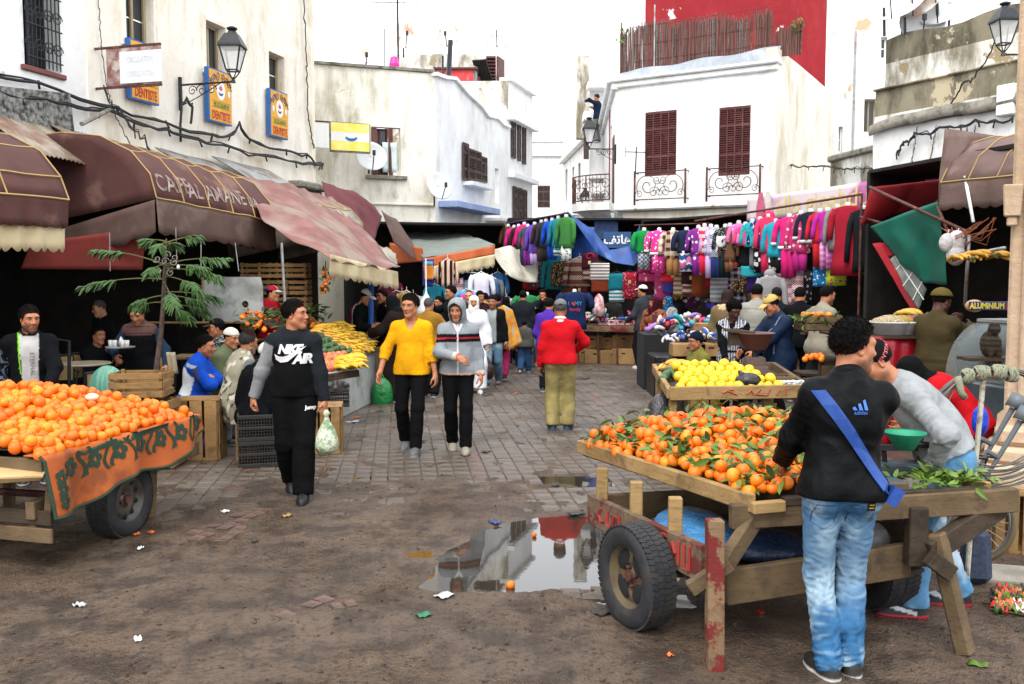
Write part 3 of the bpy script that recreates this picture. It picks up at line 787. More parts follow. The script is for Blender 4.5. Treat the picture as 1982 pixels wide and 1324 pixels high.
k=NT('window_glass');k.set('Base Color',(.02,.025,.03));k.set('Roughness',.12);M_PANE=k.m
k=NT('lamp_glass');k.set('Base Color',(.8,.8,.78));k.set('Roughness',.25);k.set('Alpha',.45);M_LGLASS=k.m
M_CABLE=mat('cable_black','#16171a',.6)
M_CONC=mat('concrete','#8a857a',.9,'#6f6a60',6,bump=.5,bs=40,dirt='#4a463e',ds=3)
k=NT('wet_mud');v=k.coord(rnd=0)
n1=k.noise(v,.55,6,.6);n2=k.noise(v,3.2,9,.68);n3=k.noise(v,26,6,.7)
c=k.mix(k.ramp(n1,.3,.7),'#524233','#675443');c=k.mix(k.ramp(n2,.42,.62),c,'#3a2c20');c=k.mix(k.ramp(n3,.5,.66,0,.85),c,'#1e1813');c=k.mix(k.ramp(k.noise(v,75,3),.62,.72,0,.5),c,'#7c6a5b')
k.set('Base Color',c)
wet=k.ramp(k.noise(v,.9,7,.62,.3),.42,.62)
k.set('Roughness',k.math('ADD',k.math('MULTIPLY',wet,-.42),k.math('ADD',k.math('MULTIPLY',n3,.3),.43)));k.b.inputs['Specular IOR Level'].default_value=.5
k.bump(k.math('ADD',k.math('ADD',n3,k.noise(v,70,3)),k.math('MULTIPLY',n2,1.6)),1.0,.022);M_MUD=k.m
def paver_mat(name,a,b):
 k=NT(name);v=k.coord(rnd=0);oi=k.n('ShaderNodeNewGeometry')
 c=k.mix(oi.outputs['Random Per Island'],a,b);c=k.mix(k.ramp(k.noise(v,1.1,8,.65),.38,.58,0,.9),c,'#4a3e34');c=k.mix(k.ramp(k.noise(v,9,8,.72),.5,.66,0,.7),c,'#372e27')
 k.set('Base Color',c);k.set('Roughness',k.ramp(k.noise(v,1.6,7,.6),.35,.65,.62,.32));k.bump(k.noise(v,60,5,.7),.5,.01);return k.m
M_PAVE=paver_mat('grey_paver','#5f564d','#696056');M_PAVER=paver_mat('red_paver','#6a463d','#704c42')
k=NT('puddle_water');k.set('Base Color',(.03,.024,.018));k.set('Roughness',.015);k.b.inputs['IOR'].default_value=1.5
v=k.coord(rnd=0);k.bump(k.noise(v,9,3),.03,.006);M_WATER=k.m
#  GROUND
def poly_sd(P,poly):
 poly=NS(poly);n=len(poly);d=np.full(len(P),1e9);ins=np.zeros(len(P),bool)
 for i in range(n):
  a,b=poly[i],poly[(i+1)%n];e=b-a;w=P-a;t=np.clip((w@e)/(e@e),0,1)
  d=np.minimum(d,NN(w-t[:,None]*e,axis=1))
  cnd=((a[1]<=P[:,1])!=(b[1]<=P[:,1]));xx=a[0]+(P[:,1]-a[1])/(b[1]-a[1]if b[1]!=a[1]else 1e-9)*e[0]
  ins^=cnd&(P[:,0]<xx)
 return np.where(ins,-d,d)
PUD=[gr(*q)[:2]for q in((795,1140),(838,1112),(850,1075),(905,1045),(965,1015),(1050,1000),(1135,997),(1210,1003),(1330,1015),(1350,1100),(1290,1138),(1180,1140),(1075,1142),(960,1147),(880,1145))]
PUD2=[gr(*q)[:2]for q in((1125,1158),(1180,1150),(1330,1150),(1350,1175),(1210,1180))]
PUD3=[gr(*q)[:2]for q in((1060,924),(1110,920),(1165,925),(1160,934),(1085,936))]
PUD4=[gr(*q)[:2]for q in((770,1068),(835,1064),(838,1078),(790,1082))]
def mudmask(P):
 w=fbm(np.c_[P[:,0]*.8,P[:,1]*.8,np.zeros(len(P))],3)
 return sstep(-(P[:,1]+w*1.7+.35*np.sin(P[:,0]*1.3)),-9.6,-6.3)
def ground_h(P):
 q=np.c_[P,np.zeros(len(P))];m=mudmask(P);far=sstep(P[:,1],13,18)
 big=fbm(q*.9+3,4)*.012;cl=np.clip(fbm(q*6+9,5)-.02,0,1)*.026;rut=fbm(q*NA([3.2,1.2,1])+30,3)*.013
 h=m*(.010+big*1.3+cl+rut)+(1-m)*(-.006+np.clip(fbm(q*4+40,4)-.12,0,1)*.034*(1-far*.8))
 e=fbm(q*6+70,3)*.06
 for poly,dep in((PUD,.03),(PUD2,.02),(PUD3,.02),(PUD4,.015)):
  d=poly_sd(P,poly)+e;h=np.where(d<.12,np.minimum(h,.012*sstep(d,0,.12)+h*sstep(d,0,.12)-dep*sstep(-d,-.02,.12)-.002*(d<0)),h)
 return h
xs=np.concatenate([np.linspace(-70,-7,14)[:-1],np.arange(-7,-3.5,.12),np.arange(-3.5,3.6,.032),np.arange(3.6,7.5,.12),np.linspace(7.5,70,14)])
ys=np.concatenate([np.linspace(-20,3.4,6)[:-1],np.arange(3.4,9.6,.032),np.arange(9.6,16,.07),np.arange(16,26,.4),np.linspace(26,160,16)])
XX,YY=np.meshgrid(xs,ys);P2=np.c_[XX.ravel(),YY.ravel()];HH=ground_h(P2)
nx_,ny_=len(xs),len(ys);I0=(np.arange(ny_-1)[:,None]*nx_+np.arange(nx_-1)[None]).ravel()
gme=np_mesh('ground',np.c_[P2,HH],np.stack([I0,I0+1,I0+nx_+1,I0+nx_],1),M_MUD)
ground=tag(link('ground',gme),'wet muddy market street of worn paving',None,None,'structure')
def gz(x,y):return float(ground_h(NA([[x,y]]))[0])
wb=MB();wb.add([(-1.6,5.0,-.004),(2.2,5.0,-.004),(2.2,9.0,-.004),(-1.6,9.0,-.004)],[(0,1,2,3)])
tag(wb.build('puddle_water',M_WATER),None,None,None,'structure')
def paver_box(b,x,y,ca,sa,w,l,z,ti):
 vs=[]
 for zz,t in((z-.03,1.0),(z-.006,1.0),(z,.92)):
  for a,c_ in((-1,-1),(1,-1),(1,1),(-1,1)):
   px,py=a*w/2*(t if t==1 else 1-.008/w*2),c_*l/2*(t if t==1 else 1-.008/l*2)
   vs.append((x+px*ca-py*sa,y+px*sa+py*ca,zz+ti[0]*a+ti[1]*c_))
 fs=[(8,9,10,11)]+[(i,(i+1)%4,4+(i+1)%4,4+i)for i in range(4)]+[(4+i,4+(i+1)%4,8+(i+1)%4,8+i)for i in range(4)]
 b.add(vs,fs)
pv=[];ang=R(7);ca,sa=cos(ang),sin(ang)
for j in range(-2,95):
 for i in range(-34,44):
  a,c_=i*.165+(.082 if j%2 else 0)*0,j*.205
  x=a*ca-c_*sa+.9;y=a*sa+c_*ca+7.2
  if not(-3.6<x<5.2 and 7.2<y<25):continue
  pv.append((x,y))
pv=NA(pv);mm=mudmask(pv);hp_=ground_h(pv);keep=(mm<.93)&(np.minimum.reduce([poly_sd(pv,p)for p in(PUD,PUD3)])>.1);pv=pv[keep];mm=mm[keep]
order=np.argsort(pv[:,1]+(np.abs(pv[:,0]/pv[:,1])>.3)*50+(mm>.3)*4);PB=MB();PR_=MB()
shared=None
for n_,q in enumerate(order):
 x,y=pv[q];red=(int(round((x*ca+y*sa)/.165))%14==5 and RNG.random()<.45)
 ti=RNG.normal(0,.0014,2);z=RNG.normal(.0,.0022)
 if n_<300:
  b=MB();paver_box(b,0,0,ca,sa,.159,.199,0,ti);o=b.build('paver',M_PAVER if red else M_PAVE,ground);o.location=(x,y,z)
 else:paver_box(PR_ if red else PB,x,y,ca,sa,.159,.199,z,ti)
tag(PB.build('far_paving',M_PAVE,ground),None,None,None,'stuff');tag(PR_.build('far_red_paving',M_PAVER,ground),None,None,None,'stuff')
for(u0,v0),(u1,v1),n_,rows in(((372,1050),(520,988),9,2),((425,1052),(470,1022),3,1),((540,1200),(640,1160),4,1),((640,1180),(690,1172),2,1)):
 a,b_=gr(u0,v0),gr(u1,v1);d_=(b_-a);L=d_.length;d_.normalize();t_=VV(-d_.y,d_.x,0);an=atan2(d_.y,d_.x)
 for i in range(n_):
  for r_ in range(rows):
   if rnd()<.12:continue
   p=a+d_*(L*(i+.5)/n_)+t_*(r_*.11);b=MB();z=gz(p.x,p.y)
   paver_box(b,0,0,cos(an),sin(an),L/n_-.012,.1,0,(gauss(0,.002),gauss(0,.002)))
   o=b.build('brick',M_PAVER,ground);o.location=(p.x,p.y,z+.012)
for u,v in((1105,1150),(1145,1152),(1180,1154),(1165,1146)):
 p=gr(u,v);b=MB();paver_box(b,0,0,1,0,.13,.16,0,(0,.001));o=b.build('paver',M_PAVE,ground);o.location=(p.x,p.y,.012)
#  WALLS
class Pl:
 def __init__(s,p,d,n):
  s.p=VV(p[0],p[1],0);s.d=VV(d[0],d[1],0).normalized();n=VV(n[0],n[1],0);s.n=(n-s.d*n.dot(s.d)).normalized()
 def pt(s,a,z,out=0):return s.p+s.d*a+s.n*out+VV(0,0,z)
 def s(s,u,out=0):
  q=s.p+s.n*out;return hit_line(u,(q.x,q.y),(s.d.x,s.d.y))
 def px(s,u,v,out=0):
  a=s.s(u,out);q=s.p+s.n*out+s.d*a;return a,zat(v,q.y)
 def P(s,u,v,out=0):
  a,z=s.px(u,v,out);return s.pt(a,z,out)
 def R(s):
  return Matrix((s.d,s.n,VV(0,0,1))).transposed()
def wall(pl,s0,s1,z0,z1,m,parent,holes=(),reveal=.18,rough=.012,cell=.45,name='wall',top=None,back=None):
 S=sorted({s0,s1}|{q for h in holes for q in(h[0],h[1])if s0<q<s1});Z=sorted({z0,z1}|{q for h in holes for q in(h[2],h[3])if z0<q<z1})
 def dense(L):
  o=[]
  for a,b in zip(L,L[1:]):
   n=max(1,int(ceil((b-a)/cell)));o+=[a+(b-a)*i/n for i in range(n)]
  return o+[L[-1]]
 S,Z=dense(S),dense(Z);b=MB();idx={}
 def vid(i,j):
  if(i,j)not in idx:
   s,z=S[i],Z[j]
   if top is not None and j==len(Z)-1:z=top(s)
   on=any(h[0]-1e-6<=s<=h[1]+1e-6 and h[2]-1e-6<=z<=h[3]+1e-6 for h in holes)
   p=pl.pt(s,z);o=0 if on else float(noise3(NA([[p.x*.9,p.y*.9+p.z*.3,p.z*.9]]))[0])*rough*2
   idx[(i,j)]=len(b.v);b.v.append(tuple(p+pl.n*o))
  return idx[(i,j)]
 for i in range(len(S)-1):
  for j in range(len(Z)-1):
   cs,cz=(S[i]+S[i+1])/2,(Z[j]+Z[j+1])/2
   if any(h[0]<cs<h[1]and h[2]<cz<h[3]for h in holes):continue
   b.f.append((vid(i,j),vid(i+1,j),vid(i+1,j+1),vid(i,j+1)));b.m.append(0)
 for h in holes:
  a,c,e,f=[pl.pt(x,z)for x,z in((h[0],h[2]),(h[1],h[2]),(h[1],h[3]),(h[0],h[3]))];bk=-pl.n*reveal
  b.add([a,c,e,f,a+bk,c+bk,e+bk,f+bk],[(0,1,5,4),(1,2,6,5),(2,3,7,6),(3,0,4,7)])
 if back:
  t=-pl.n*back;tops=[pl.pt(s,top(s)if top else z1)for s in S]
  for p,q in zip(tops,tops[1:]):b.add([p,q,q+t,p+t],[(0,1,2,3)])
  for s in(s0,s1):
   zt=top(s)if top else z1;b.add([pl.pt(s,z0),pl.pt(s,zt),pl.pt(s,zt)+t,pl.pt(s,z0)+t],[(0,1,2,3)])
 return b.build(name,m,parent)
def slab(pl,s0,s1,z0,z1,o0,o1,m,parent,name,bevel=.01):
 b=MB().box(pl.pt((s0+s1)/2,(z0+z1)/2,(o0+o1)/2),(s1-s0,abs(o1-o0),z1-z0),pl.R());return b.build(name,m,parent,bevel=bevel)
def window(pl,s0,s1,z0,z1,parent,fm=None,rec=.12,mull=1,bars=1,name='window',open_dark=0):
 f=MB();w=.05
 for a,c,e,g in((s0,s1,z0,z0+w),(s0,s1,z1-w,z1),(s0,s0+w,z0+w,z1-w),(s1-w,s1,z0+w,z1-w)):
  f.box(pl.pt((a+c)/2,(e+g)/2,-rec),(c-a,.06,g-e),pl.R())
 for i in range(1,mull+1):
  x=s0+(s1-s0)*i/(mull+1);f.box(pl.pt(x,(z0+z1)/2,-rec),(.05,.05,z1-z0-2*w),pl.R())
 o=f.build(name,fm or M_WOODF,parent,bevel=.004)
 for j in range(bars+1):
  za,zb=z0+(z1-z0)*j/(bars+1)+.01,z0+(z1-z0)*(j+1)/(bars+1)-.01
  for i in range(mull+1):
   xa,xb=s0+(s1-s0)*i/(mull+1),s0+(s1-s0)*(i+1)/(mull+1)
   g=MB();g.box(pl.pt((xa+xb)/2,(za+zb)/2,-rec-.015),(xb-xa-.02,.008,zb-za),pl.R());g.build('pane',M_PANE,o)
 return o
def shutter(pl,s0,s1,z0,z1,parent,m,leaves=4,rows=(.27,.73),out=.0,tilt=0.0,name='shutter',thin=0):
 root=MB();W=s1-s0;H=z1-z0;n=leaves
 for i in range(n+1):root.box(pl.pt(s0+W*i/n,(z0+z1)/2,out),(.035,.045,H),pl.R())
 for z in(z0+.03,z1-.03,z0+H*rows[1],z0+H*.3):root.box(pl.pt((s0+s1)/2,z,out),(W,.04,.06),pl.R())
 o=root.build(name,m,parent,bevel=.004)
 for i in range(n):
  for a,c in((z0+.06,z0+H*.3-.03),(z0+H*.3+.03,z0+H*rows[1]-.03),(z0+H*rows[1]+.03,z1-.06)):
   L=MB();xa,xb=s0+W*i/n+.018,s0+W*(i+1)/n-.018;k_=max(4,int((c-a)/.055))
   for j in range(k_):
    zc=a+(c-a)*(j+.5)/k_;L.box(pl.pt((xa+xb)/2,zc,out-.005),(xb-xa,.05,.012),pl.R()@rotX(-38))
   L.box(pl.pt((xa+xb)/2,(a+c)/2,out-.03),(xb-xa,.006,c-a),pl.R())
   tag(L.build('louvre_panel',m,o),None,None,None,None)
 return o
def scroll(c,r0,turns,x,y,n=26,flip=1,a0=0.0):
 c,x,y=Vector(c),Vector(x),Vector(y);P=[]
 for i in range(n+1):
  t=i/n;r=r0*(1-.86*t);a=a0+flip*t*turns*2*PI;P.append(c+x*(r*cos(a))+y*(r*sin(a)))
 return P
LW=Pl((-6.47,11.6),(.277,.961),(.961,-.277))
SE=LW.s(612)
lb=thing('corner_building','tall cream and white building on the left with three yellow dentist boards','building',LW.pt(3,0))
sB=LW.s(187);Z0=3.75
def op(pl,u0,u1,v0,v1,out=0):
 a,z1=pl.px(u0,v0,out);b,z0=pl.px(u1,v1,out);return(a,b,min(z0,z1),max(z0,z1))
g0=op(LW,66,133,-60,132);g0=(g0[0],g0[1],LW.px(100,135)[1],8.6)
w1=(LW.s(258),LW.s(310),LW.px(285,98)[1],LW.px(285,-30)[1]);w2=(LW.s(409),LW.s(446),LW.px(430,150)[1],LW.px(430,48)[1]);w3=(LW.s(527),LW.s(556),LW.px(540,180)[1],LW.px(540,105)[1])
wall(LW,-7.5,sB-.002,Z0,11,M_WHITE2,lb,[g0],reveal=.3)
wall(LW,sB+.002,SE,Z0-.3,11,M_CREAM,lb,[w1,w2,w3],reveal=.22)
LWe=Pl(LW.pt(SE,0)[:2],(-.961,.277),(.277,.961));wall(LWe,0,7,0,11,M_CREAM,lb)
slab(LW,-7.5,SE+.05,3.55,3.72,-.4,.16,M_CONC,lb,'ledge',.02);slab(LW,SE-1.1,SE+.12,3.72,3.86,-.2,.3,M_CONC,lb,'ledge',.03);slab(LW,SE-1.3,SE+.2,3.42,3.55,-.3,.42,M_CONC,lb,'ledge',.03)
slab(LW,sB-.05,sB+.05,Z0,11,-.05,.02,M_CREAM,lb,'pilaster',.01);slab(LW,SE-.12,SE+.003,3.9,11,-.1,.045,M_CREAM,lb,'pilaster',.01)
for h,ml in((w1,1),(w3,0)):
 window(LW,*h,lb,rec=.14,mull=ml,bars=1)
wv=window(LW,*w2,lb,rec=.16,mull=1,bars=0)
for h in(w1,w2,w3):
 for a,c,e,f in((h[0]-.09,h[0]-.002,h[2],h[3]+.09),(h[1]+.002,h[1]+.09,h[2],h[3]+.09),(h[0]-.002,h[1]+.002,h[3]+.002,h[3]+.09)):
  slab(LW,a,c,e,f,-.02,.035,M_CREAM,lb,'window_surround',.006)
window(LW,g0[0],g0[1],g0[2],g0[3],lb,M_IRON,rec=.26,mull=1,bars=2)
slab(LW,g0[0]-.07,g0[1]+.07,g0[2]-.07,g0[2]-.002,-.1,.05,mat('faded_red_sill','#7a4a44',.9),lb,'window_sill');
gm=MB();Wg=g0[1]-g0[0]
for i in range(9):x=g0[0]+Wg*(i+.5)/9;gm.tube([LW.pt(x,g0[2]+.02,.04),LW.pt(x,g0[3],.04)],.009,5)
for j in range(6):z=g0[2]+.12+j*.42;gm.tube([LW.pt(g0[0],z,.05),LW.pt(g0[1],z,.05)],.011,5)
for i in range(4):
 for j in range(5):
  for fl in(1,-1):gm.tube(scroll(LW.pt(g0[0]+Wg*(i+.5)/4,g0[2]+.28+j*.42,.045),.1,1.4,LW.d*fl,(0,0,1)),.006,4)
gm.build('window_grille',M_IRON,lb)
M_YEL=mat('yellow_sign_paint','#e0a41c',.5,'#d4951a',5,var=.05,dirt='#b07f20',ds=4,damt=.3);M_BLUE=mat('blue_sign_paint','#1c5fa8',.5);M_REDT=mat('red_lettering','#c02a22',.5);M_GRN=mat('green_lettering','#3c7a3a',.5);M_WHT=mat('white_paint','#e6e6e2',.6,var=.04);M_BLK=mat('black_paint','#18181a',.5);M_NAVY=mat('navy_lettering','#1f3a78',.5)
M_PINKT=mat('pink_lettering','#c05a78',.6)
def dentist(u0,u1,v0,v1,lab):
 a,z1=LW.px(u0,v0,.1);b,_=LW.px(u1,v0,.1);z0=LW.px(u0,v1,.1)[1];w,h=b-a,z1-z0
 t=thing('dentist_sign',lab,'sign',LW.pt((a+b)/2,z0,.1),'yellow dentist boards under the windows')
 bd=MB();bd.box(LW.pt((a+b)/2,(z0+z1)/2,.085),(w,.07,h),LW.R());bd.build('board',M_BLUE,t)
 pn=MB();pn.box(LW.pt((a+b)/2+.01,(z0+z1)/2,.123),(w-.05,.006,h-.05),LW.R());pn.build('panel',M_YEL,t)
 o=lambda x,y:LW.pt(a+w*x,z0+h*y,.1275)
 put_text('lettering','DENTISTE',.2,o(.52,.13),LW.d,(0,0,1),M_REDT,t,sx=.72*w/.82,bold=.006)
 put_text('lettering','05.22.26.89.94',.1,o(.54,.335),LW.d,(0,0,1),M_GRN,t,sx=.9*w/.82,bold=.003)
 c=[(.13*cos(x*PI/12),.165*sin(x*PI/12))for x in range(24)]
 poly_decal('emblem',[c],o(.52,.62),LW.d,(0,0,1),M_WHT,t,.002)
 jaw=[(.07*cos(x*PI/10),-.05-.06*sin(x*PI/10))for x in range(11)]+[(.05*cos(PI-x*PI/10),-.05-.02*sin(x*PI/10))for x in range(11)]
 poly_decal('emblem',[jaw],o(.52,.64),LW.d,(0,0,1),M_NAVY,t,.004)
 lot=[(.0,-.04),(.07,.01),(.04,.015),(.035,.06),(.015,.03),(0,.085),(-.015,.03),(-.035,.06),(-.04,.015),(-.07,.01)];poly_decal('emblem',[lot],o(.52,.65),LW.d,(0,0,1),M_PINKT,t,.004)
 tooth=[(-.035,.06),(.035,.06),(.03,-.02),(.015,-.07),(.005,-.02),(-.005,-.02),(-.015,-.07),(-.03,-.02)]
 for x in(.17,.87):poly_decal('emblem',[tooth],o(x,.58),LW.d,(0,0,1),M_WHT,t,.002)
 for k_ in range(3):
  for s_ in(1,-1):
   P=[(s_*(.03+i*.05),.035*sin(i*2.3+k_)-i*i*.004)for i in range(7)]
   tb=MB();tb.tube([o(.52,.92-k_*.045)+LW.d*x+VV(0,0,y)for x,y in P],.008,4);tb.build('script',M_NAVY,t)
 ln=MB();ln.box(o(.53,.4),(w*.8,.004,.006),LW.R());ln.box(o(.53,.285),(w*.8,.004,.006),LW.R());ln.build('rule',M_GRN,t)
dentist(263,317,72,190,'yellow dentist board half hidden behind the blank white sign')
dentist(411,455,128,233,'yellow dentist board just behind the big street lantern')
dentist(528,562,170,262,'yellow dentist board nearest the far corner of the building')
bs=thing('projecting_sign','rusty projecting sign frame with a blank white board','sign',LW.P(200,130,0))
P0,P1=LW.P(196,95,.0),None
cz0,cz1=LW.px(200,172)[1],LW.px(200,95)[1];cs=LW.s(200)
PS=Pl(LW.pt(cs,0)[:2],LW.n[:2],(-LW.d)[:2])
L_=PS.s(325);La,Lb=PS.s(222),PS.s(247)
for z in(cz0,cz1):b=MB().box(PS.pt(L_/2,z),(L_,.03,.03),PS.R());b.build('rail',M_RUST,bs)
b=MB().box(PS.pt((La+L_)/2,(cz0+cz1)/2,0),(L_-La,.02,cz1-cz0-.04),PS.R());b.build('backing_panel',mat('flaking_red_sign','#a8928a',.8,'#7a4a44',9,bump=.4,dirt='#c8c0b4',ds=5),bs)
b=MB().box(PS.pt((Lb+L_)/2+.02,(cz0+cz1)/2-.02,.025),(L_-Lb,.018,cz1-cz0-.12),PS.R());b.build('board',mat('blank_board','#e4e8ea',.5,var=.03),bs)
M_FAINT=mat('faded_lettering','#d2d6d8',.6)
put_text('lettering','CIRCULATION',.12,PS.pt((Lb+L_)/2+.02,cz1-.2,.035),PS.d*1,(0,0,1),M_FAINT,bs,sx=.55);put_text('lettering','CONSULTATION',.12,PS.pt((Lb+L_)/2+.02,cz0+.16,.035),PS.d,(0,0,1),M_FAINT,bs,sx=.5)
def lantern(name,label,base,H,arm_dir,arm_len,scale=1.0,group=None,scrolls=1):
 t=thing(name,label,'street lamp',base,group);base=Vector(base);ad=Vector(arm_dir).normalized();tip=base+ad*arm_len;k_=scale
 b=MB().box(base+VV(0,0,-.02),(.05,.05,.62*k_));b.tube([base+VV(0,0,.14*k_),tip+VV(0,0,.14*k_)*1],.02*k_,6);b.build('bracket',M_IRON,t)
 if scrolls:
  sc=MB()
  for a,r_,fl in((.18,.1,1),(.36,.12,-1),(.55,.1,1)):sc.tube(scroll(base+ad*(a*arm_len+.05)+VV(0,0,.02*k_),r_*k_,1.5,ad*fl,(0,0,1)),.009*k_,4)
  sc.tube([base+VV(0,0,-.25*k_),base+ad*arm_len*.3+VV(0,0,-.12*k_),base+ad*arm_len*.75+VV(0,0,.12*k_)],.01*k_,4);sc.build('scrollwork',M_IRON,t)
 o=tip+VV(0,0,.14*k_);fr=MB();q=lambda r_,z:[o+VV(r_*cos(PI/4+i*PI/2)*k_,r_*sin(PI/4+i*PI/2)*k_,z*k_)for i in range(4)]
 lo,hi=q(.14,.2),q(.27,.62)
 for i in range(4):
  fr.beam(lo[i],hi[i],.022*k_,.022*k_);fr.beam(lo[i],lo[(i+1)%4],.024*k_,.024*k_);fr.beam(hi[i],hi[(i+1)%4],.03*k_,.03*k_)
  fr.tube([o+VV(0,0,.02*k_),o+(lo[i]-o)*.75+VV(0,0,.0),lo[i]],.012*k_,4)
 fr.lathe([(.05*k_,-.02*k_),(.03*k_,.05*k_),(.02*k_,.08*k_)],8,o);fr.build('lantern_frame',M_IRON,t)
 cp=MB();rings=[q(.31,.62),q(.30,.66),q(.20,.80),q(.155,.86)]
 vs=[p for r_ in rings for p in r_];fs=[(j*4+i,j*4+(i+1)%4,(j+1)*4+(i+1)%4,(j+1)*4+i)for j in range(3)for i in range(4)]+[(3,2,1,0),(12,13,14,15)]
 cp.add(vs,fs);cp.lathe([(.1*k_,.86*k_),(.08*k_,.9*k_),(.06*k_,.92*k_),(.1*k_,.95*k_),(.1*k_,.97*k_),(.03*k_,1.0*k_)],10,o);cp.build('lantern_cap',M_IRON,t)
 for i in range(4):
  g=MB();A=[lo[i],lo[(i+1)%4],hi[(i+1)%4],hi[i]];g.add(A,[(0,1,2,3)]);g.build('glass_pane',M_LGLASS,t)
 return t
lp=LW.P(360,160,.06);tipx=LW.P(435,140,1.35)
lantern('street_lantern','large black lantern on a scrolled bracket in front of the dentist boards',lp+VV(0,0,-.16),1,LW.n,.98,.86)
def cable(name,label,pts,r=.018,group=None,sag=.04,knots=1,n=40,jit=.018):
 b=MB();P=[]
 pts=[Vector(p)for p in pts];seg=len(pts)-1
 for i in range(n+1):
  t=i/n*seg;j=min(int(t),seg-1);f=t-j;p=pts[j].lerp(pts[j+1],f);p.z-=sag*4*f*(1-f);p+=VV(gauss(0,jit*.5),gauss(0,jit*.5),gauss(0,jit));P.append(p)
 b.tube(P,r,5);b.tube([p+VV(0,0,.022+gauss(0,.012))for p in P],r*.6,4)
 if knots:
  for p in P[::4]:b.tube([p+VV(0,0,.03),p+VV(gauss(0,.03),gauss(0,.03),-.07-rnd()*.05)],r*.8,4)
 return tag(b.build(name,M_CABLE,smooth=1),label,'cable',group)
cable('cable_bundle','upper black cable bundle clipped along the cream wall',[LW.P(u,v,.1)for u,v in((-40,128),(90,160),(240,208),(330,235),(420,262),(455,262),(470,240),(490,272),(560,292),(600,300),(630,318))],.022)
cable('cable_bundle','lower black cable bundle sagging above the corrugated sheets',[LW.P(u,v,.14)for u,v in((-40,160),(120,195),(230,220),(330,252),(430,280),(540,305),(628,318))],.02)
cable('chain_cable','thin chain hanging from the wall down to the awning',[LW.P(215,170,.15),LW.P(245,210,.3),LW.P(290,268,.8),LW.P(330,330,1.7),LW.P(362,362,1.95)],.012,sag=.1)
cable('hose','grey bent pipe on the wall left of the middle dentist board',[LW.P(358,275,.08),LW.P(358,240,.08),LW.P(362,200,.1),LW.P(372,190,.12),LW.P(382,205,.12),LW.P(378,240,.1)],.022,knots=0,jit=.003)
cable('wire','thin wire running down the cream wall',[LW.P(210,-20,.04),LW.P(212,90,.04),LW.P(226,200,.06),LW.P(272,300,.5)],.006,knots=0,sag=.03)
cable('wire','grey conduit on the edge of the building corner',[LW.P(598,-20,.06),LW.P(601,120,.06),LW.P(603,230,.06),LW.P(612,290,.06)],.012,knots=0,sag=0)
b=MB().tube([LW.P(170,240,.9),LW.P(225,212,.1)],.03,6);tag(b.build('pole',M_CONC),'short grey prop leaning under the cables','pole')
b=MB().box(LW.P(70,215,.12),(1.5,.05,.55),LW.R()@rotY(-6));tag(b.build('old_signboard',mat('flaked_board','#8f8e88',.9,'#3a3a3a',14,bump=.6,bs=20,dirt='#22201e',ds=7)),'flaking grey signboard above the left awning','signboard')
M_ZINC=mat('zinc','#a8aaa8',.5,'#8e9090',4,metal=.5,bump=.1,dirt='#7a5c48',ds=2.5,damt=.8)
M_ZINCR=mat('rusty_zinc','#b0a698',.6,'#8a7a68',4,metal=.3,dirt='#7a4a34',ds=2.2,d0=.42)
def corrugated(label,s0,s1,z0,z1,out0,out1,m,dz=0.0):
 n=int((s1-s0)/.035)
 b=MB().grid(lambda a,c:LW.pt(s0+(s1-s0)*a,z1+(z0-z1)*c+dz*a+.013*cos(a*n*PI/1.0)+.006*sin(9*a+4*c),out0+(out1-out0)*c),n*1,3)
 return tag(b.build('corrugated_sheet',m,solid=.003,smooth=1),label,'roofing sheet','corrugated sheets over the awnings')
for u0,u1,v0,v1,m,lab in((-30,118,205,290,M_ZINCR,'rusty corrugated sheet over the leftmost awning'),(115,205,238,292,M_ZINCR,'stained corrugated sheet left of the lantern'),(200,318,262,310,M_ZINCR,'corrugated sheet with a rusty lower edge over the cafe'),(318,425,285,340,M_ZINC,'bright corrugated sheet over the cafe lettering'),(425,535,302,350,M_ZINC,'bright corrugated sheet at the far end by the corner')):
 a,z1=LW.px(u0,v0,.2);c,_=LW.px(u1,v0,.2);_,z0=LW.px((u0+u1)/2,v1,.95);corrugated(lab,a,c,z0,z1,.1,.95,m,-.05)
B2=Pl(at(613,300,23.0)[:2],(at(842,300,24.0)-at(613,300,23.0))[:2],(0,-1));B2L=(at(842,300,24.0)-at(613,300,23.0)).xy.length
b2=thing('beige_building','beige stained house with a white flank beside the alley','building',B2 .pt(1.5,0))
zt=zat(124,23);zt2=zat(143,24)
w4=op(B2,722,778,245,341)
wall(B2,-.4,B2L,0,zt,M_BEIGE,b2,[w4],reveal=.2,top=lambda s:zt+(zt2-zt)*s/B2L)
slab(B2,-.4,B2L,zt2+.02,zt2+.1,-.15,.06,M_CONC,b2,'coping',.01)
slab(B2,w4[0]-.15,w4[1]+.15,w4[2]-.1,w4[2]-.002,-.1,.12,M_CONC,b2,'window_sill')
wn=window(B2,w4[0]+.02,w4[1]-.3,w4[2]+.02,w4[3]-.02,b2,M_SHUT,rec=.15,mull=1,bars=1)
ls=(w4[0]+w4[1])/2+.08
slab(B2,w4[1]-.28,w4[1]-.2,w4[2],w4[3],-.12,.02,M_SHUT,b2,'shutter_edge')
shutter(B2,ls,w4[1]-.3,w4[2]+.02,w4[3]-.02,b2,M_SHUT,1,out=.03)
slab(B2,w4[0]+.0,w4[0]+.14,w4[2]+.02,w4[3]-.02,.0,.04,M_SHUT,b2,'shutter')
for k_,(a,c)in enumerate(((150,1),(190,2))):pass
slab(B2,-.4,B2L,zat(394,23.5)-.03,zat(394,23.5)+.03,0,.06,M_CREAM,b2,'string_course')
tw=MB();
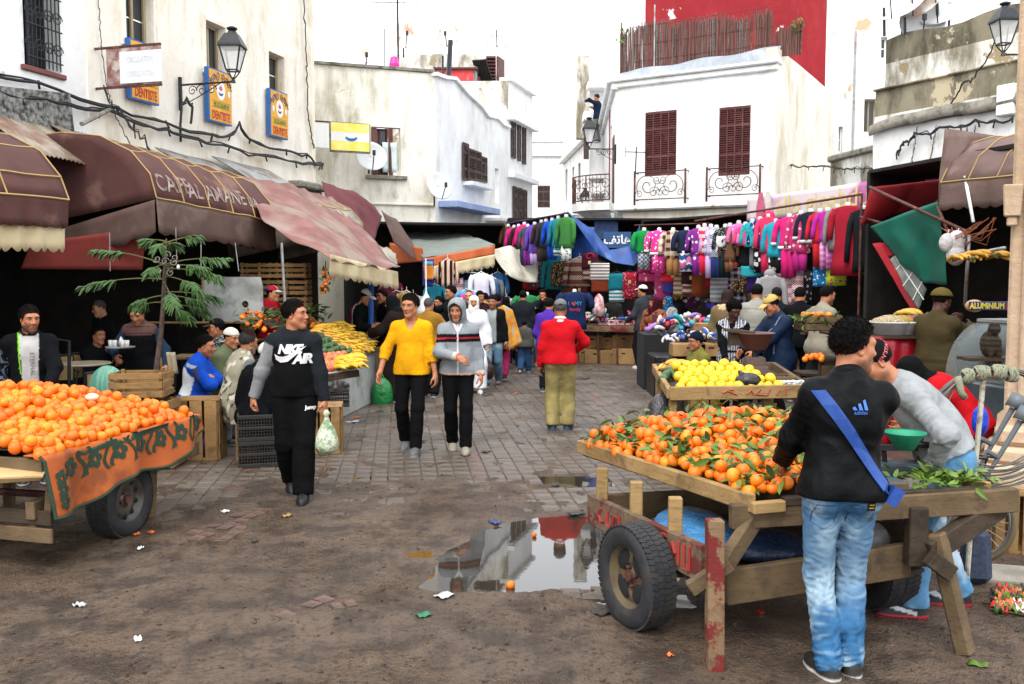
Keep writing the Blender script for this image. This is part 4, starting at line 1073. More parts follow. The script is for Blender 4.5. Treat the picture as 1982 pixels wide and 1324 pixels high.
tw.grid(lambda a,c:B2 .pt(w4[0]+.28+a*.36,w4[2]+.08+(1-c)*.75,.02+.015*sin(a*9)*(c+.2)),10,6);tag(tw.build('towel',mat('pale_towel','#cfe2e0',.9),solid=.008,smooth=1),'pale blue towel drying in the window of the beige house','towel')
F2p=B2 .pt(B2L,0);FL=Pl(F2p[:2],(.30,.954),(.954,-.30));FLe=FL.s(1030)
tops=[(842,143),(862,150),(880,152),(905,182),(930,205),(943,224),(960,228),(972,240),(984,246)]
tp=[(FL.s(u),FL.px(u,v)[1])for u,v in tops];tpx=NA([q[0]for q in tp]);tpz=NA([q[1]for q in tp])
sM=FL.s(984);wA=op(FL,899,944,277,362);hA=op(FL,958,966,325,395)
wall(FL,.002,sM,0,tpz.max(),M_WHITE,b2,[hA],reveal=.2,cell=.3,top=lambda s:float(np.interp(s,tpx,tpz)))
cb=MB()
for(s0,z0_),(s1,z1_)in zip(tp,tp[1:]):cb.beam(FL.pt(s0,z0_,-.05),FL.pt(s1,z1_,-.05),.3,.09)
cb.build('coping',M_WHITE,b2)
sh=thing
for i,(u0,u1,sh_)in enumerate(((898,908,.06),(908,920,.1),(920,932,.1),(932,943,.06))):
 a,z1=FL.px(u0,274+(u0-898)*.38,sh_);c,_=FL.px(u1,280,sh_);z0=FL.px(u0,360,sh_)[1];shutter(FL,a,c-.02,wA[2]+.03*i,wA[3]-.12*(i in(1,2))-.2*(i==3),b2,M_SHUTB,1,out=sh_)
slab(FL,wA[0]-.1,wA[1]-.3,wA[2]-.14,wA[2]-.03,0,.3,M_WHITE,b2,'window_sill')
slab(FL,FL.s(850),FL.s(935),FL.px(890,405)[1]-.05,FL.px(890,405)[1]+.12,0,.55,M_BLUEP,b2,'projecting_slab')
slab(FL,FL.s(940),FL.s(1000),FL.px(965,432)[1],FL.px(965,432)[1]+.1,0,.5,M_WHITE,b2,'projecting_slab')
b3=thing('white_alley_house','tall white house with tall brown shutters further up the alley','building',FL.pt(sM+2,0))
zr=FL.px(985,157)[1]
wall(FL,sM+.003,FLe,0,zr,M_WHITE,b3)
FS=Pl(FL.pt(sM,0)[:2],(-1,.05),(0,-1));wall(FS,0,4,5,zr,M_OLD,b3)
for u0,v0,u1,v1 in((981,225,1030,240),(982,337,1030,352)):
 a=FL.s(u0);c=FL.s(u1);z=FL.px(u0,v0)[1];slab(FL,a,c,z-.1,z+.06,0,.25,M_WHITE,b3,'string_course')
slab(FL,sM,FLe,zr,zr+.12,-.3,.15,M_WHITE,b3,'coping')
for u0,u1,v0,v1 in((990,996.5,229,305),(1002,1006,236,311),(1011,1016,244,317),(993,999,360,425),(1003,1009,363,425),(1012.5,1018,367,425)):
 a,z1=FL.px(u0,v0,.03);c,_=FL.px(u1,v0,.03);z0=FL.px(u0,v1,.03)[1];shutter(FL,a,c,z0,z1,b3,M_SHUTB,1,out=.05)
rt=thing('rooftop_room','weathered rooftop room with a slatted brown vent above the beige house','building',(-2,33,7))
RT=Pl(at(760,105,33)[:2],(1,.02),(0,-1));Rl=RT.s(962);zrt=zat(100,33)
wall(RT,0,Rl,5,zrt,M_OLD,rt,top=lambda s:zrt+(zat(96,33)-zrt)*s/Rl-.1)
RTs=Pl(RT.pt(Rl,0)[:2],(.3,.954),(.954,-.3));wall(RTs,.002,3.0,5,zat(96,33),M_WHITE,rt)
a,z1=RT.px(942,108,.05);c,z0=RT.px(960,155,.05)
b=MB().box(RT.pt((a+c)/2,(z0+z1)/2,-.05),(c-a,.12,z1-z0),RT.R());b.build('vent_box',M_DARK,rt)
for i in range(7):b=MB().box(RT.pt((a+c)/2,z0+(z1-z0)*(i+.5)/7,.06),(c-a,.1,.03),RT.R()@rotX(-30));b.build('slat',M_SHUT,rt)
b=MB().box(RTs.pt(.35,(z0+z1)/2,.03),(.7,.06,z1-z0),RTs.R());b.build('vent_side',M_SHUT,rt)
pk=thing('red_rooftop_shed','small faded red shed and plank lean-to on the sloping roof','shed',at(890,160,32))
PK=Pl(at(845,150,32)[:2],(1,.0),(0,-1));pa=PK.s(918);b=MB()
wall(PK,0,pa,5.5,zat(135,32),M_PINK,pk)
slab(PK,-.1,pa+.15,zat(135,32)+.002,zat(135,32)+.07,-.6,.1,M_RUST,pk,'roof')
PKs=Pl(PK.pt(pa,0)[:2],(.3,.954),(.954,-.3));Ls=3.2
for i in range(9):b=MB().box(PKs.pt(.2+i*.3,8.2-i*.28,.0),(.26,.04,1.8),PKs.R());b.build('plank',choice([M_SHUT,M_RUST,M_OLD,M_SHUTB,M_ZINC]),pk)
b=MB().box(PKs.pt(1.4,8.4,.1),(2.9,.5,.06),PKs.R()@rotY(40));b.build('roof_edge',M_DARK,pk)
eb=thing('far_white_building','plain white building closing the far end of the alley','building',(1.8,52,0));EB=Pl((-3,52),(1,0),(0,-1));zE=zat(275,52)
wE=op(EB,1040,1064,359,402)
wall(EB,0,12,0,zE,M_WHITE,eb,[wE]);slab(EB,0,12,zat(303,52),zat(303,52)+.12,0,.15,M_WHITE,eb,'string_course');slab(EB,0,12,zE,zE+.15,-.5,.1,M_CREAM,eb,'coping')
shutter(EB,wE[0],wE[1],wE[2],wE[3],eb,M_SHUTB,2,out=-.03)
b4=thing('far_right_house','white stained house with narrow windows on the far right of the alley','building',(2,42,0))
A4=Pl(at(1090,400,46)[:2],(at(1150,400,36)-at(1090,400,46))[:2],(-1,-.1));L4=A4 .s(1152)
h4=[op(A4,1093,1097,330,390),op(A4,1106,1110,325,385),op(A4,1117,1122,318,372)]
z4=zat(250,46)
wall(A4,0,L4,0,z4,M_WHITE2,b4,h4,top=lambda s:A4 .px(1090+60*s/L4,255-60*s/L4)[1])
for h in h4:window(A4,*h,b4,M_SHUTB,rec=.1,mull=0,bars=1)
zc=A4 .px(1090,318)[1];slab(A4,0,L4,zc,zc+.25,0,.25,M_WHITE,b4,'cornice',.04)
for h in h4:slab(A4,h[0]-.1,h[1]+.1,h[2]-.25,h[2]-.02,0,.15,M_WHITE,b4,'window_sill')
slab(A4,A4 .s(1093),A4 .s(1132),A4 .px(1110,425)[1]-.02,A4 .px(1110,398)[1],.3,.5,M_WHITE2,b4,'fascia')
b5=thing('middle_white_house','white house with a projecting balcony box halfway along the alley','building',(3,34,0))
B5=Pl(at(1140,400,35)[:2],(1,0),(0,-1));wall(B5,0,3,0,zat(160,35),M_WHITE,b5)
for v0,v1,u0,u1,o in((215,232,1128,1172,.9),(260,345,1140,1175,.5),(355,375,1146,1175,1.0),(158,170,1135,1172,.6)):
 a,z1=B5 .px(u0,v0,o);c,z0=B5 .px(u1,v1,o);slab(B5,a,c,z0,z1,0,o,M_WHITE,b5,'balcony_box',.02)
a,z1=B5 .px(1128,245,.95);c,z0=B5 .px(1138,308,.95);slab(B5,a,c,z0,z1,.9,.96,M_SHUTB,b5,'shutter')
b=MB().box(at(1128,190,37),(.5,.5,3.2));b.build('chimney',M_OLD,b5)
C0=VV(6.8,24.0,0);FD=Pl(C0[:2],(-.85,.527),(-.527,-.85));FLn=FD.s(1188)
b6=thing('red_shutter_house','white corner house with two tall red shutters and wrought iron balconies','building',(5,26,0))
sh1,sh2=op(FD,1305,1245,212,342),op(FD,1446,1386,203,341)
zf=FD.px(1400,135)[1]
wall(FD,0,FLn,0,zf,M_WHITE,b6,[sh1,sh2],reveal=.12,rough=.02)
SD=Pl(C0[:2],(.55,.83),(.83,-.55));SDl=SD.s(1602)
wall(SD,.002,SDl,0,zf+.2,M_CREAM,b6,back=.3,top=lambda s:zf+.42-s*.06)
AL=Pl(FD.pt(FLn,0)[:2],(.06,1),(-1,.06));wall(AL,.002,12,0,zf,M_WHITE,b6,[op(AL,1181,1179,240,345)],cell=.6)
slab(FD,-.05,FLn+.1,zf,zf+.09,-.3,.18,M_WHITE,b6,'cornice',.03);slab(FD,-.02,FLn+.05,zf-.16,zf-.002,-.1,.09,M_WHITE,b6,'cornice',.03);slab(AL,-.1,12,zf-.02,zf+.1,-.3,.25,M_WHITE,b6,'cornice',.03);slab(AL,-.1,12,zf-.2,zf-.025,-.1,.12,M_WHITE,b6,'cornice',.03)
pb=MB();pb.grid(lambda a,c:FD.pt(a*FLn,zf+.09+c*(.26+.16*(1-a)+.03*sin(a*17)),-.05-.25*c*c),26,4);pb.build('parapet',M_GREYP,b6,smooth=1)
pb=MB();pb.grid(lambda a,c:FD.pt(a*FLn,zf+.02,-.3-c*5),4,4);pb.build('terrace',M_GREYP,b6)
for h in(sh1,sh2):shutter(FD,h[0]+.01,h[1]-.01,h[2]+.01,h[3]-.01,b6,M_SHUT,4,out=-.03)
def balcony(pl,s0,s1,z0,z1,out,parent,m):
 b=MB();w=s1-s0;h=z1-z0
 for z in(z0,z1):b.tube([pl.pt(s0,z,0),pl.pt(s0,z,out),pl.pt(s1,z,out),pl.pt(s1,z,0)],.016,5)
 for s_ in(s0,s1):b.box(pl.pt(s_,(z0+z1)/2-.05,out),(.045,.045,h+.2),pl.R())
 for i in(-1,1):
  c=s0+w*(.5+.24*i);x=pl.d*i
  b.tube(scroll(pl.pt(c,z0+h*.5,out),h*.46,1.6,x,(0,0,1),36,1,-.6),.011,4);b.tube(scroll(pl.pt(c-i*w*.13,z0+h*.26,out),h*.22,1.5,-x,(0,0,1),26),.01,4);b.tube(scroll(pl.pt(c-i*w*.18,z0+h*.7,out),h*.17,1.5,-x,(0,0,1),26,-1),.01,4);b.tube(scroll(pl.pt(c+i*w*.17,z0+h*.2,out),h*.15,1.4,x,(0,0,1),22),.009,4)
 b.tube(scroll(pl.pt(s0+w*.5,z0+h*.2,out),h*.18,1.0,pl.d,(0,0,1),22),.009,4)
 return b.build('balcony_railing',m,parent,smooth=1)
for u0,u1,v0,v1 in((1323,1226,332,385),(1466,1364,324,377)):
 a=FD.s(u0,.25);c=FD.s(u1,.25);_,z1=FD.px((u0+u1)/2,v0,.25);_,z0=FD.px((u0+u1)/2,v1,.25);balcony(FD,a,c,z0,z1,.25,b6,M_RUST)
zb=FD.px(1300,398)[1]
slab(FD,.0,FLn-.1,zb-.12,zb,0,.35,M_WHITE2,b6,'balcony_slab',.04);slab(FD,.2,FLn-.3,zb-.42,zb-.125,.0,.14,M_CREAM,b6,'string_course',.03)
cc=FD.pt(FLn,0,-.1);rad=1.25;bb=MB();rb=MB();N=18
za,zb2,zc_=FD.px(1190,396)[1],FD.px(1190,404)[1],FD.px(1190,345)[1]
arc=[(cc.x+rad*cos(R(255-i*100/N)),cc.y+rad*sin(R(255-i*100/N)))for i in range(N+1)]
bb.prism([(x,y)for x,y in arc]+[(cc.x,cc.y)],(0,0,zb2-.1),(1,0,0),(0,1,0),(0,0,za-zb2+.1));bb.build('balcony_slab',M_WHITE2,b6,fixn=1)
bb=MB();bb.grid(lambda a,c:VV(cc.x+(rad-.12-c*.8)*cos(R(255-a*100)),cc.y+(rad-.12-c*.8)*sin(R(255-a*100)),zb2-.1-.55*c),16,4);bb.build('balcony_soffit',M_WHITE2,b6,smooth=1)
for z in(za+.06,zc_):rb.tube([(x,y,z)for x,y in arc],.018,5)
for i in range(0,N+1):
 x,y=arc[i];rb.tube([(x,y,za+.04),(x,y,zc_)],.008 if i%6 else .02,4)
 if i%2==1:
  t=VV(arc[min(i+1,N)][0]-arc[i-1][0],arc[min(i+1,N)][1]-arc[i-1][1],0).normalized()
  for f_,rr in((.66,.17),(.25,.13)):rb.tube(scroll((x,y,za+(zc_-za)*f_),rr,1.5,t*(1 if i%4==1 else-1),(0,0,1),20),.009,4)
rb.build('balcony_railing',M_RUST,b6,smooth=1)
a,z1=AL.px(1183,352,.03);slab(AL,.3,1.1,za,za+2.0,0,.03,M_SHUT,b6,'balcony_door')
RW=Pl(at(1180,100,29.5)[:2],(1,-.05),(0,-1));b7=thing('red_roof_house','tall house with a red painted wall above the reed screened terrace','building',(8,29,0));Lr=RW.s(1586)
wall(RW,0,Lr,5,13,M_RED,b7,rough=.02);
TWl=Pl(RW.pt(Lr,0)[:2],(1,-.12),(0,-1));h7=[op(TWl,1690,1702,72,113),op(TWl,1614,1622,245,295),op(TWl,1589,1600,250,300),op(TWl,1662,1696,192,255)]
wall(TWl,.002,7,0,13,M_WHITE2,b7,h7,reveal=.3)
slab(TWl,.0,.12,6.6,13,-.05,.04,M_WHITE,b7,'wall_edge',.03)
for h in h7[:3]:window(TWl,*h,b7,M_WHT,rec=.15,mull=0,bars=1)
window(TWl,*h7[3],b7,M_WOODF,rec=.25,mull=2,bars=0)
slab(RW,.0,1.1,7.8,13,.0,.05,M_WHITE,b7,'whitewashed_edge',.02)
b=MB().tube([TWl.P(1642,60,.06),TWl.P(1642,290,.06)],.035,6);b.build('drainpipe',M_ZINC,b7)
rs=thing('reed_screen','old reed screen tied to rusty posts along the terrace','fence',FD.pt(2,zf));M_REED=mat('reed','#7c544c',.85,'#4a302c',30,stretch=(1,1,.05),var=.2);M_REEDG=mat('grey_reed','#7c7670',.85,'#4a4642',30)
FE=Pl(FD.pt(0,0,-.35)[:2],FD.d[:2],FD.n[:2]);z_b=zf+.35
segs=[(1540,1488,46,62),(1484,1450,26,26),(1446,1370,40,35),(1370,1290,36,50),(1290,1240,42,50),(1240,1196,50,65)]
nr=0;RB=MB();RB2=MB()
for u0,u1,v0,v1 in segs:
 n_=int(abs(u1-u0)/.62)
 for i in range(n_):
  u=u0+(u1-u0)*(i+rnd())/n_;a=FE.s(u);ztop=FE.px(u,v0+(v1-v0)*i/n_+gauss(0,5))[1]
  lean=gauss(0,.02);o=uniform(-.03,.03);q=[FE.pt(a,z_b-.1,o),FE.pt(a+lean,ztop,o+gauss(0,.01))];r_=uniform(.007,.015)
  if nr<150:b=MB().tube(q,r_,4);b.build('reed',M_REED,rs);nr+=1
  else:(RB if rnd()<.75 else RB2).tube(q,r_,4)
tag(RB.build('reeds',M_REED,rs),None,None,None,'stuff');tag(RB2 .build('grey_reeds',M_REEDG,rs),None,None,None,'stuff')
for u,v in((1540,60),(1478,35),(1446,22),(1299,38),(1262,10),(1199,45)):
 a,z=FE.px(u,v);b=MB().tube([FE.pt(a,z_b-.1,.04),FE.pt(a,z,.04)],.022,5);b.build('post',M_RUST if u!=1262 else M_ZINC,rs)
for dz in(.25,.7,1.2):b=MB().tube([FE.pt(.1,z_b+dz,.03),FE.pt(FLn-.4,z_b+dz,.03)],.008,4);b.build('tie_wire',M_RUST,rs)
M_LEAF=mat('fresh_leaf','#5f7d2c',.6,'#46651f',8,var=.2);M_LEAFD=mat('dark_leaf','#2e4a22',.55,'#3d5c2a',8,var=.2)
def leaf_mesh(L=.09,W=.04,m=None,fold=.3):
 b=MB();n=5
 for i in range(n+1):
  t=i/n;w=W/2*sin(PI*min(1,t*.97+.03))**.8;z=-.15*L*t*t
  b.v+=[(t*L,-w,z+w*fold),(t*L,0,z),(t*L,w,z+w*fold)]
 for i in range(n):
  o=i*3;b.f+=[(o,o+1,o+4,o+3),(o+1,o+2,o+5,o+4)];b.m+=[0,0]
 return b.mesh('leaf',m or M_LEAF,smooth=1)
for u,v,n_ in((1533,45,16),(1199,68,10)):
 t=thing('terrace_plant','small green creeper poking over the right end of the reed screen' if u>1300 else 'small green creeper at the left end of the reed screen','plant',FE.P(u,v,.05));lm=leaf_mesh(.12,.07)
 b=MB().tube([FE.P(u,v+25,.03),FE.P(u+2,v,.05)],.008,4);b.build('stem',M_LEAFD,t)
 for i in range(n_):o=link('leaf',lm,t);o.location=VV(gauss(0,.09),gauss(0,.06),gauss(0,.12));o.rotation_euler=(rnd()*6,rnd()*6,rnd()*6)
WB=Pl((7.97,20.0),(.475,-.88),(-.88,-.475));b8=thing('stepped_ruin','weathered blackened building stepped in three tiers on the right','building',WB.pt(1,0));Lw=9.0
zt1=[WB.px(1700,78)[1],WB.px(1940,32)[1]];zt2_=WB.px(1700,172,.25)[1];zt3=WB.px(1700,285,.25)[1]
sl_=WB.s(1940)
zs1=zt1[0]-.5
wall(WB,0,Lw,zs1,zt1[0],M_MOULD,b8,rough=.03,top=lambda s:zt1[0]+.06*sin(s*3));wall(WB,0,Lw,zt2_-.1,zs1,M_OLD,b8,rough=.03)
W2=Pl(WB.pt(-.05,0,.25)[:2],WB.d[:2],WB.n[:2]);zm=zt2_-.55
wall(W2,0,Lw,zm,zt2_,M_MOULD,b8,rough=.04);wall(W2,0,Lw,zt3-.3,zm,M_OLD,b8,rough=.04)
slab(W2,-.02,Lw,zt2_-.02,zt2_+.03,-.4,.05,M_MOULD,b8,'ledge',.02)
W3=Pl(WB.pt(.2,0,.55)[:2],WB.d[:2],WB.n[:2]);z3=W3 .px(1800,232)[1]
wall(W3,0,Lw,0,z3,M_WHITE2,b8,rough=.03);
lb_=MB();lb_.grid(lambda a,c:W3 .pt(a*Lw,z3+[0,.06,.22,.24][int(c*3+.5)]-.14*max(0,1-a*Lw/.8)+.02*sin(a*40),[.12,.16,.12,-.5][int(c*3+.5)]),40,3);lb_.build('ledge',M_CONC,b8,smooth=1)
W3e=Pl(W3 .pt(0,0)[:2],(.88,.475),(-.475,.88));
wall(Pl(WB.pt(0,0)[:2],(.88,.475),(-.475,-.88)),0,4,0,zt1[0],M_OLD,b8)
LWp=Pl(at(1607,330,23)[:2],(at(1730,330,20.2)-at(1607,330,23))[:2],(-.4,-.9));zl=zat(305,22);Ll=LWp.s(1735)
wall(LWp,0,Ll,0,zl,M_OLD,b8,rough=.03);slab(LWp,-.05,Ll,zl,zl+.16,-.4,.08,M_CONC,b8,'ledge',.04)
cable('cable_bundle','black cables looped along the ledge of the weathered building',[W3 .P(u,v,.1)for u,v in((1725,300),(1738,275),(1760,262),(1820,245),(1880,235),(1945,230))],.02)
cable('cable_bundle','old cables crossing the low wall beside the weathered building',[LWp.P(u,v,.08)for u,v in((1500,318),(1600,322),(1660,326),(1725,312))],.014)
cable('cable','pale rope hanging diagonally across the weathered building',[WB.P(1915,50,.4),WB.P(1850,160,.5),WB.P(1780,215,.5)],.014,knots=0,sag=.25)
for u,w_ in((1765,'first'),(1800,'second'),(1860,'third'),(1875,'fourth')):cable('wire','thin wire hanging down the white wall under the ledge, %s from the left'%w_,[W3 .P(u,245,.06),W3 .P(u-12,330,.08)],.007,'wires hanging under the ledge',knots=0)
b=MB().box(WB.P(1942,195,.5),(.35,.4,.55),WB.R());tag(b.build('air_conditioner',M_WHT,bevel=.02),'white air conditioner box beside the stone pillar','air conditioner')
sp=thing('stone_pillar','sandstone corner pillar with moulded base at the right edge','pillar',(4.4,7.2,0))
X0=.539*7.0;PIV=VV(X0,7.0,0);RZ=rotZ(-28.5)
def pbox(b,x0,x1,y0,y1,z0,z1,taper=1.0):b.box(PIV+RZ@VV((x0+x1)/2,(y0+y1)/2,0)+VV(0,0,(z0+z1)/2),(x1-x0,y1-y0,z1-z0),RZ,taper)
for x0,x1,y0,y1,z0,z1,bev,nm in((.09,1.5,0,.9,.82,9,.015,'shaft'),(.0,.3,.06,.9,.82,9,.02,'pilaster'),(-.16,1.6,-.14,1.0,0,.55,.03,'plinth'),(-.12,1.56,-.1,1.0,.55,.68,.03,'base_moulding'),(-.05,1.5,-.04,.95,.68,.84,.04,'base_moulding')):
 b=MB();pbox(b,x0,x1,y0,y1,z0,z1);b.build(nm,M_STONE,sp,bevel=bev)
z=.9
while z<8.5:
 h=.62;b=MB();pbox(b,.16,1.5,-.06,.05,z,z+h-.05);b.build('stone',M_STONE,sp,bevel=.025);z+=h
b=MB();pbox(b,-.05,.06,-.05,.06,2.43,2.67,1.25);pbox(b,-.03,.04,-.03,.04,2.36,2.43);b.build('corbel',M_STONE,sp,bevel=.01)
lantern('street_lantern','black lantern half hidden behind the stone pillar',at(1985,120,14.5),1,(-1,0,0),.35,.8,scrolls=0)
lantern('street_lantern','black lantern on the corner of the red shuttered house',AL.P(1190,288,.02)+VV(-.03,-.1,-.14),1,(-1,-.05,0),.72,.85)
lantern('street_lantern','small distant lantern beside the curved balcony',at(1150,415,36),1,(-1,0,0),.35,.9,scrolls=0)
for p,d_,n_,L,zz,nm,lab in(((-30,60),(1,0),(0,-1),28,7,'background_house','plain pale house far behind the left buildings'),((4.5,60),(1,0),(0,-1),30,7,'background_house','plain pale house far behind the right buildings')):
 t=thing(nm,lab,'building',(p[0]+5,p[1],0));wall(Pl(p,d_,n_),0,L,0,zz,M_CREAM,t,cell=4)
M_DISH=mat('dish_paint','#d6d8d8',.5,'#c4c6c4',4,dirt='#9a6a44',ds=1.6,d0=.6);M_DISHR=mat('rusty_dish','#d0cec8',.6,'#b8b0a4',4,dirt='#b0602c',ds=2.5,d0=.5)
def dish(label,c,r,face,m=M_DISH,post=.7):
 t=thing('satellite_dish',label,'satellite dish',c,'satellite dishes on the roofs');c=Vector(c);f=Vector(face).normalized();Mq=f.to_track_quat('Z','Y').to_matrix()
 b=MB().lathe([(.001,-.0)]+[(r*i/6,.22*r*(i/6)**2)for i in range(1,7)],24,c,Mq,cap=0);b.build('reflector',m,t,smooth=1,solid=.015)
 low=(Mq@VV(0,-1,0));
 if low.z>0:low=-low
 tip=c+f*r*1.0+low*r*.25;a=MB();a.tube([c+low*r*.98+f*r*.2,tip],.014,5);a.box(tip,(.07,.07,.12));a.build('receiver_arm',M_IRON,t)
 a=MB();a.tube([c-f*.04,c-f*.2,c-f*.2+VV(0,0,-post)],.025,6);a.build('mount',M_IRON,t)
 return t
dish('white satellite dish on the beige house beside the window',B2 .P(720,305,.5),.40,(.3,-.75,.35),M_DISH,.3)
dish('white satellite dish on the corner bracket of the white flank',at(848,362,23.3),.36,(.55,-.75,.3),M_DISH,.4)
dish('rusty round dish standing on the roof of the beige house',at(709,108,25),.22,(.2,-1,.15),M_DISHR,.3)
dish('rusty dish beside the tall aerial above the roof',at(783,72,28),.42,(.3,-1,.3),M_DISHR,.5)
dish('dish above the rooftop room behind a wooden post',at(868,72,28),.36,(-.2,-1,.3),M_DISHR,.5)
for u,v,r_,l_,m,fc in((1742,2,.62,'large white dish at the left of the cluster above the weathered roof',M_DISH,(-.55,-.6,.5)),(1775,0,.5,'rust streaked dish in the middle of the roof cluster',M_DISHR,(-.5,-.7,.4)),(1832,5,.66,'large white dish at the right of the roof cluster',M_DISH,(-.6,-.6,.45)),(1785,45,.45,'pale dish low behind the roof cluster',M_DISH,(-.3,-.9,.25))):
 dish(l_,at(u,v,19.6),r_,fc,m,1.3)
def aerial(label,base,top,r=.025,arms=()):
 t=thing('aerial',label,'aerial',base,'aerials on the roofs');b=MB().tube([base,top],r,5);b.build('mast',M_IRON,t)
 b=MB()
 for z,L,n_ in arms:
  p=Vector(base).lerp(Vector(top),z);b.tube([p-VV(L,0,0),p+VV(L,.1,0)],.012,4)
  for i in range(n_):q=p+VV(-L+2*L*i/max(1,n_-1),0,0);b.tube([q+VV(0,0,-.15),q+VV(0,0,.15)],.007,4)
 if arms:b.build('arm',M_IRON,t)
aerial('tall thin aerial mast on the roof of the beige house',at(771,130,25),at(769,-10,25),.03,((.9,.9,6),))
aerial('thin pale aerial rod left of the tall mast',at(744,128,25.5),at(744,55,25.5),.015)
aerial('short aerial on the rooftop room',at(962,96,27),at(961,57,27),.02,((.2,.3,3),(.7,.15,2)))
aerial('rough wooden post on the red shed roof',at(868,150,25.3),at(872,78,25.3),.07)
aerial('thin wooden post beside the rough roof post',at(857,150,25.3),at(857,108,25.3),.03)
aerial('aerial by the left balcony of the red shutter house',FD.P(1227,345,.3),FD.P(1229,285,.3),.018,((.85,.3,3),))
for u,v,w_ in((1712,70,'left'),(1752,68,'middle'),(1815,52,'right')):aerial('iron post carrying dishes, %s one on the weathered roof edge'%w_,at(u,v,19.5),at(u-1,v-55,19.5),.03)
b=MB().lathe([(.12,0),(.14,.1),(.1,.28),(.05,.3)],10,at(763,132,24.5));tag(b.build('pink_tub',mat('pink_plastic','#d02a90',.4)),'bright pink tub on the roof edge','tub')
rf=MB();rf.grid(lambda a,c:at(1845+a*110,76-a*22+c*5+3*sin(a*20),19.0-a*1.2+c*.8),12,2);tag(rf.build('roof_sheet',M_DARK,solid=.02),'dark roofing sheet on top of the weathered building','roofing sheet')
ys=thing('yellow_sign','faded yellow and white hanging sign beside the beige house window','sign',at(680,290,22));c0,c1,c2,c3=at(641,290,22),at(715,295,22.4),at(718,240,22.4),at(643,236,22)
YS=Pl(c0[:2],(c1-c0)[:2],(0,-1));yl=(c1-c0).xy.length;z0,z1=c0 .z,c3 .z
b=MB().box(YS.pt(yl/2,(z0+z1)/2-.02,-.03),(yl+.06,.04,z1-z0+.05),YS.R());b.build('frame',M_CONC,ys)
for k_,(a,c,m)in enumerate(((.0,.34,M_YEL),(.34,.66,M_WHT),(.66,1.0,M_YEL))):
 b=MB().box(YS.pt(yl/2,z0+(z1-z0)*(a+c)/2,.005),(yl,.02,(z1-z0)*(c-a)-.001),YS.R());b.build('panel',mat('faded_yellow','#e8d440',.6,'#f0e488',4,var=.2)if m is M_YEL else m,ys)
poly_decal('emblem',[[(.15*cos(PI+x*PI/8),.1*sin(PI+x*PI/8))for x in range(9)]+[(.1*cos(-x*PI/8),.03*sin(-x*PI/8))for x in range(9)]],YS.pt(yl*.52,(z0+z1)/2,.017),YS.d,(0,0,1),M_BLUE,ys)
b=MB().box(YS.pt(-.25,(z0+z1)/2,-.03),(.42,.03,z1-z0-.08),YS.R());b.build('side_panel',M_WHITE2,ys)
b=MB().tube([YS.pt(-.6,z1,-.03),YS.pt(yl,z1,-.03)],.02,5);b.build('rail',M_RUST,ys)
#  CLOTH SHEETS, AWNINGS
def cloth(name,a,b_=None,rough=.85,dirt=None,**k):return mat(name,a,rough,b_,3,dirt=dirt,bump=.25,bs=70,bd=.006,**k)
M_MAR=cloth('maroon_awning','#54302b','#482824',dirt='#77594e',ds=1.2,d0=.52,damt=.7)
M_MARD=cloth('dusty_maroon','#5e463e','#4e3a33',dirt='#7c6a5e',ds=1.5,damt=.6)
M_PINKT_=cloth('pink_tarp','#865b55','#704843',dirt='#8c8074',ds=1.3,d0=.44,damt=.75)
M_CREAMV=cloth('cream_valance','#cdbd98','#b9a880')
M_REDD=cloth('red_drape','#7a2a22','#662018');M_REDT2=cloth('red_tarp','#a01824','#861420');M_REDM=cloth('wine_cloth','#62242a','#521e24')
M_GREYT=cloth('grey_green_tarp','#747b74','#666e68',dirt='#6a6e68',ds=1.2);M_GREYD=cloth('dusty_grey_tarp','#a39b8c','#8a8274',dirt='#6e675c')
M_ORT=cloth('orange_tarp','#c8683a','#b85a2e');M_BLUET=cloth('blue_tarp','#1c4a94','#153a78',rough=.5,dirt='#5a86b4',ds=1.6,d0=.58,damt=.6);M_WHT_T=cloth('white_tarp','#cfcabb','#bcb6a4',dirt='#a09884')
M_GRNT=cloth('green_tarp','#0f6a58','#0c5a4a',rough=.55);M_BRNT=cloth('brown_awning','#6c5650','#5c4842',dirt='#857068');M_TEAL=cloth('teal_tarp','#5fa89c','#4f968a')
M_SEAM=mat('awning_seam','#a88a58',.8);M_BLACKC=cloth('black_cloth','#121214','#0c0c0e')
def poly_at(pts,t):
 n=len(pts)-1;x=min(max(t,0),1)*n;i=min(int(x),n-1);return Vector(pts[i]).lerp(Vector(pts[i+1]),x-i)
def sheet(name,label,cat,top,bot,m,nu=26,nv=14,wr=.03,sag=0.0,solid=.006,parent=None,fr=1.6,group=None,hem=0.0):
 n=(Vector(bot[0])-Vector(top[0])).cross(Vector(top[-1])-Vector(top[0]));n=n.normalized()if n.length>1e-6 else VV(0,-1,0);ph=RNG.random()*50
 def fn(a,c):
  p=poly_at(top,a).lerp(poly_at(bot,a),c);q=NA([[p.x*fr+ph,p.y*fr,p.z*fr]])
  w=float(noise3(q)[0]+.5*noise3(q*2.3)[0])+.6*(1-2.5*abs(float(noise3(q*1.4+9)[0])))
  p=p+n*(w*wr);p.z-=sag*4*a*(1-a)*(.3+.7*c)+hem*abs(sin(a*37))*(c>.99);return p
 b=MB().grid(fn,nu,nv);o=b.build(name,m,parent,solid=solid,smooth=1)
 return tag(o,label,cat,group)if parent is None else o
